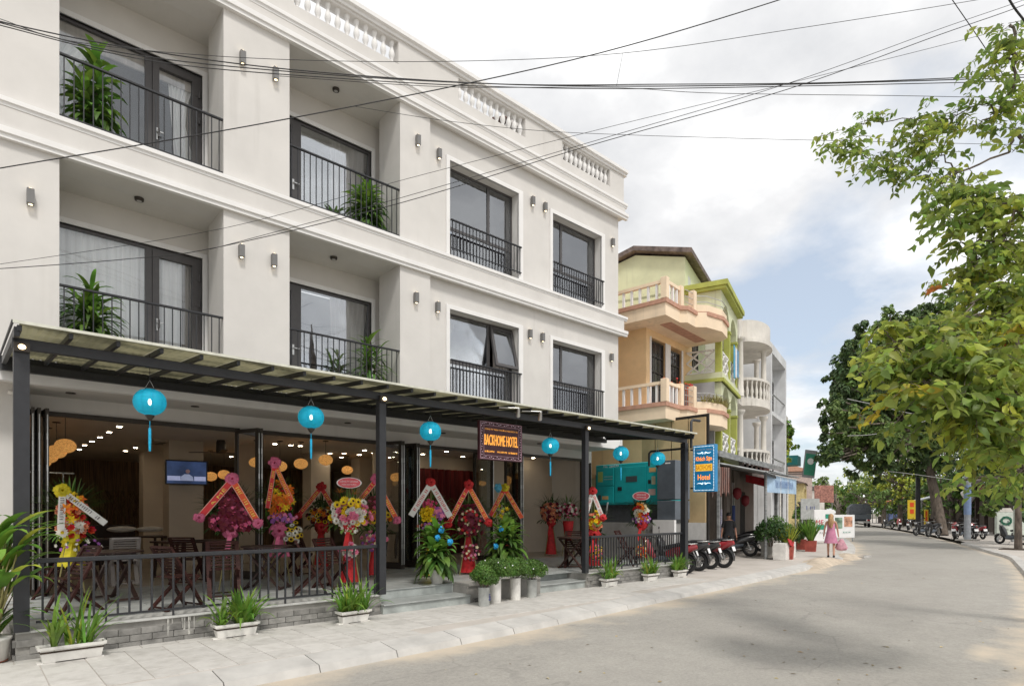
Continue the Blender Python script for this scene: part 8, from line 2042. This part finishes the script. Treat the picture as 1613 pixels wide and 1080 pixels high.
# far wooded skyline
for i, (x0, x1) in enumerate(((44, 60), (60, 80), (80, 118))):  # dark walls added to fill the bright gap under the trees
    b = MB(); n_ = 6; 
    for k in range(n_):
        xa, xb = x0 + (x1 - x0) * k / n_, x0 + (x1 - x0) * (k + 1) / n_; ya, yb = sm(RIGHT, xa) - 6.5, sm(RIGHT, xb) - 6.5; b.bar((xa, ya, 1.3), (xb, yb, 1.3), .3, 2.6)
    solo('filler_wall', b, MATS['dark_wall'], ('dark filler wall added to close off the far light behind the scooters on the right', 'dark filler wall added to close off the far light behind the market stalls', 'farthest dark filler wall added to close off the far light on the right side')[i], 'wall')
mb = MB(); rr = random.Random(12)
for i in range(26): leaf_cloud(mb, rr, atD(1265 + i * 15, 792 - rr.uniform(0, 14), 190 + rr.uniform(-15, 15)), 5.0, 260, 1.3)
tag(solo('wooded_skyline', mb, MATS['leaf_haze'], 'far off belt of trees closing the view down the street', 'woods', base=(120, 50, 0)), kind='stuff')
# ================================================================== overhead cables
mat('cable', (.03, .03, .032), .6, var=.05)
CB = [ # pixel polyline with depths, radius, label
 ([(-60, 275, 7.5), (0, 265, 7.6), (455, 187, 8.0), (900, 95, 8.4), (1228, 0, 8.6), (1420, -70, 8.8)], .011, 'thick cable rising from the left edge to the top right over the balconies'),
 ([(-60, 8, 6.8), (0, 30, 7), (130, 68, 7.4), (400, 92, 8.0), (700, 97, 8.4), (980, 84, 8.6), (1250, 46, 8.8), (1540, 0, 9), (1700, -30, 9.1)], .006, 'thin cable dipping across the upper balconies, with a loose drop wire'),
 ([(-60, 12, 6.8), (0, 34, 7), (200, 75, 7.6), (440, 108, 8), (730, 130, 8.4), (960, 136, 8.6), (1250, 133, 8.8), (1613, 122, 9), (1720, 118, 9)], .011, 'upper black cable of the thick bundle crossing the sky'),
 ([(-60, 14, 6.8), (0, 36, 7.02), (220, 88, 7.6), (520, 118, 8), (800, 133, 8.4), (1040, 133, 8.6), (1320, 130, 8.8), (1613, 118, 9), (1720, 114, 9)], .01, 'middle black cable of the thick bundle crossing the sky'),
 ([(-60, 20, 6.8), (0, 40, 7.04), (250, 98, 7.6), (540, 124, 8), (760, 136, 8.4), (980, 140, 8.6), (1250, 136, 8.8), (1613, 128, 9), (1720, 126, 9)], .009, 'lower black cable of the thick bundle crossing the sky'),
 ([(440, 120, 8), (700, 137, 8.3), (960, 138, 8.6), (1100, 146, 8.7), (1250, 149, 8.8), (1420, 151, 8.9), (1613, 155, 9), (1720, 157, 9)], .006, 'thin cable leaving the bundle and running level to the right'),
 ([(-60, 424, 8), (0, 423, 8), (200, 408, 8.1), (340, 390, 8.2), (630, 320, 8.3), (930, 229, 8.5), (1240, 141, 8.7), (1480, 55, 8.9), (1613, 8, 9), (1720, -40, 9)], .008, 'lower of two cables sweeping up from the left edge across the facade'),
 ([(330, 393, 8.15), (630, 312, 8.25), (930, 224, 8.45), (1240, 132, 8.65), (1480, 46, 8.85), (1613, 0, 8.95), (1700, -35, 9)], .006, 'cable running just above its twin across the right hand windows'),
 ([(-60, 424, 7.9), (0, 416, 7.9), (350, 360, 8.1), (640, 282, 8.3), (940, 205, 8.5), (1240, 132, 8.7), (1470, 75, 8.9), (1613, 38, 9), (1720, 10, 9)], .005, 'faint upper wire above the two sweeping cables'),
 ([(560, 168, 8.2), (700, 190, 8.4), (850, 206, 8.6), (1000, 213, 8.8), (1130, 217, 8.9), (1240, 220, 9), (1600, 228, 9.3), (1720, 230, 9.4)], .005, 'thin wire from the second balcony running level into the tree'),
 ([(1480, -30, 7.5), (1500, 0, 7.6), (1540, 58, 7.9), (1580, 118, 8.2), (1640, 200, 8.6)], .009, 'steep cable dropping through the top right foliage'),
 ([(1570, -40, 7), (1590, 0, 7.1), (1613, 32, 7.2), (1680, 110, 7.5)], .02, 'thick twisted cable at the very top right corner'),
 ([(1335, 628, 30), (1390, 640, 33), (1430, 650, 36), (1500, 660, 40)], .03, 'pale cable crossing the dark tree, upper one'),
 ([(1335, 686, 34), (1380, 683, 36), (1440, 668, 38), (1530, 640, 40)], .03, 'pale cable sagging under the dark tree, lower one'),
 ([(1400, 742, 34), (1450, 748, 38), (1530, 760, 42)], .025, 'pale cable low between the trunk and the lamp post')]
for i, (pl, r, lb_) in enumerate(CB):
    ctrl = [atD(x, y, d) for x, y, d in pl]; pts = []
    m_ = len(ctrl)
    for k in range(m_ - 1):      # Catmull-Rom through the points
        p0, p1, p2, p3 = ctrl[max(k-1, 0)], ctrl[k], ctrl[k+1], ctrl[min(k+2, m_-1)]
        for s_ in range(8):
            t = s_ / 8; pts.append(.5 * ((2*p1) + (p2 - p0)*t + (2*p0 - 5*p1 + 4*p2 - p3)*t*t + (3*p1 - p0 - 3*p2 + p3)*t**3))
    pts.append(ctrl[-1]); b = MB(); b.tube(pts, r * .62, 6)
    if i == 1: b.tube([atD(981, 84, 8.6), atD(976, 110, 8.6), atD(971, 137, 8.6)], .0035, 4)
    solo('overhead_cable', b, MATS['cable'] if i < 12 else MATS['pole_pale'], lb_, 'cable', 'overhead cables')
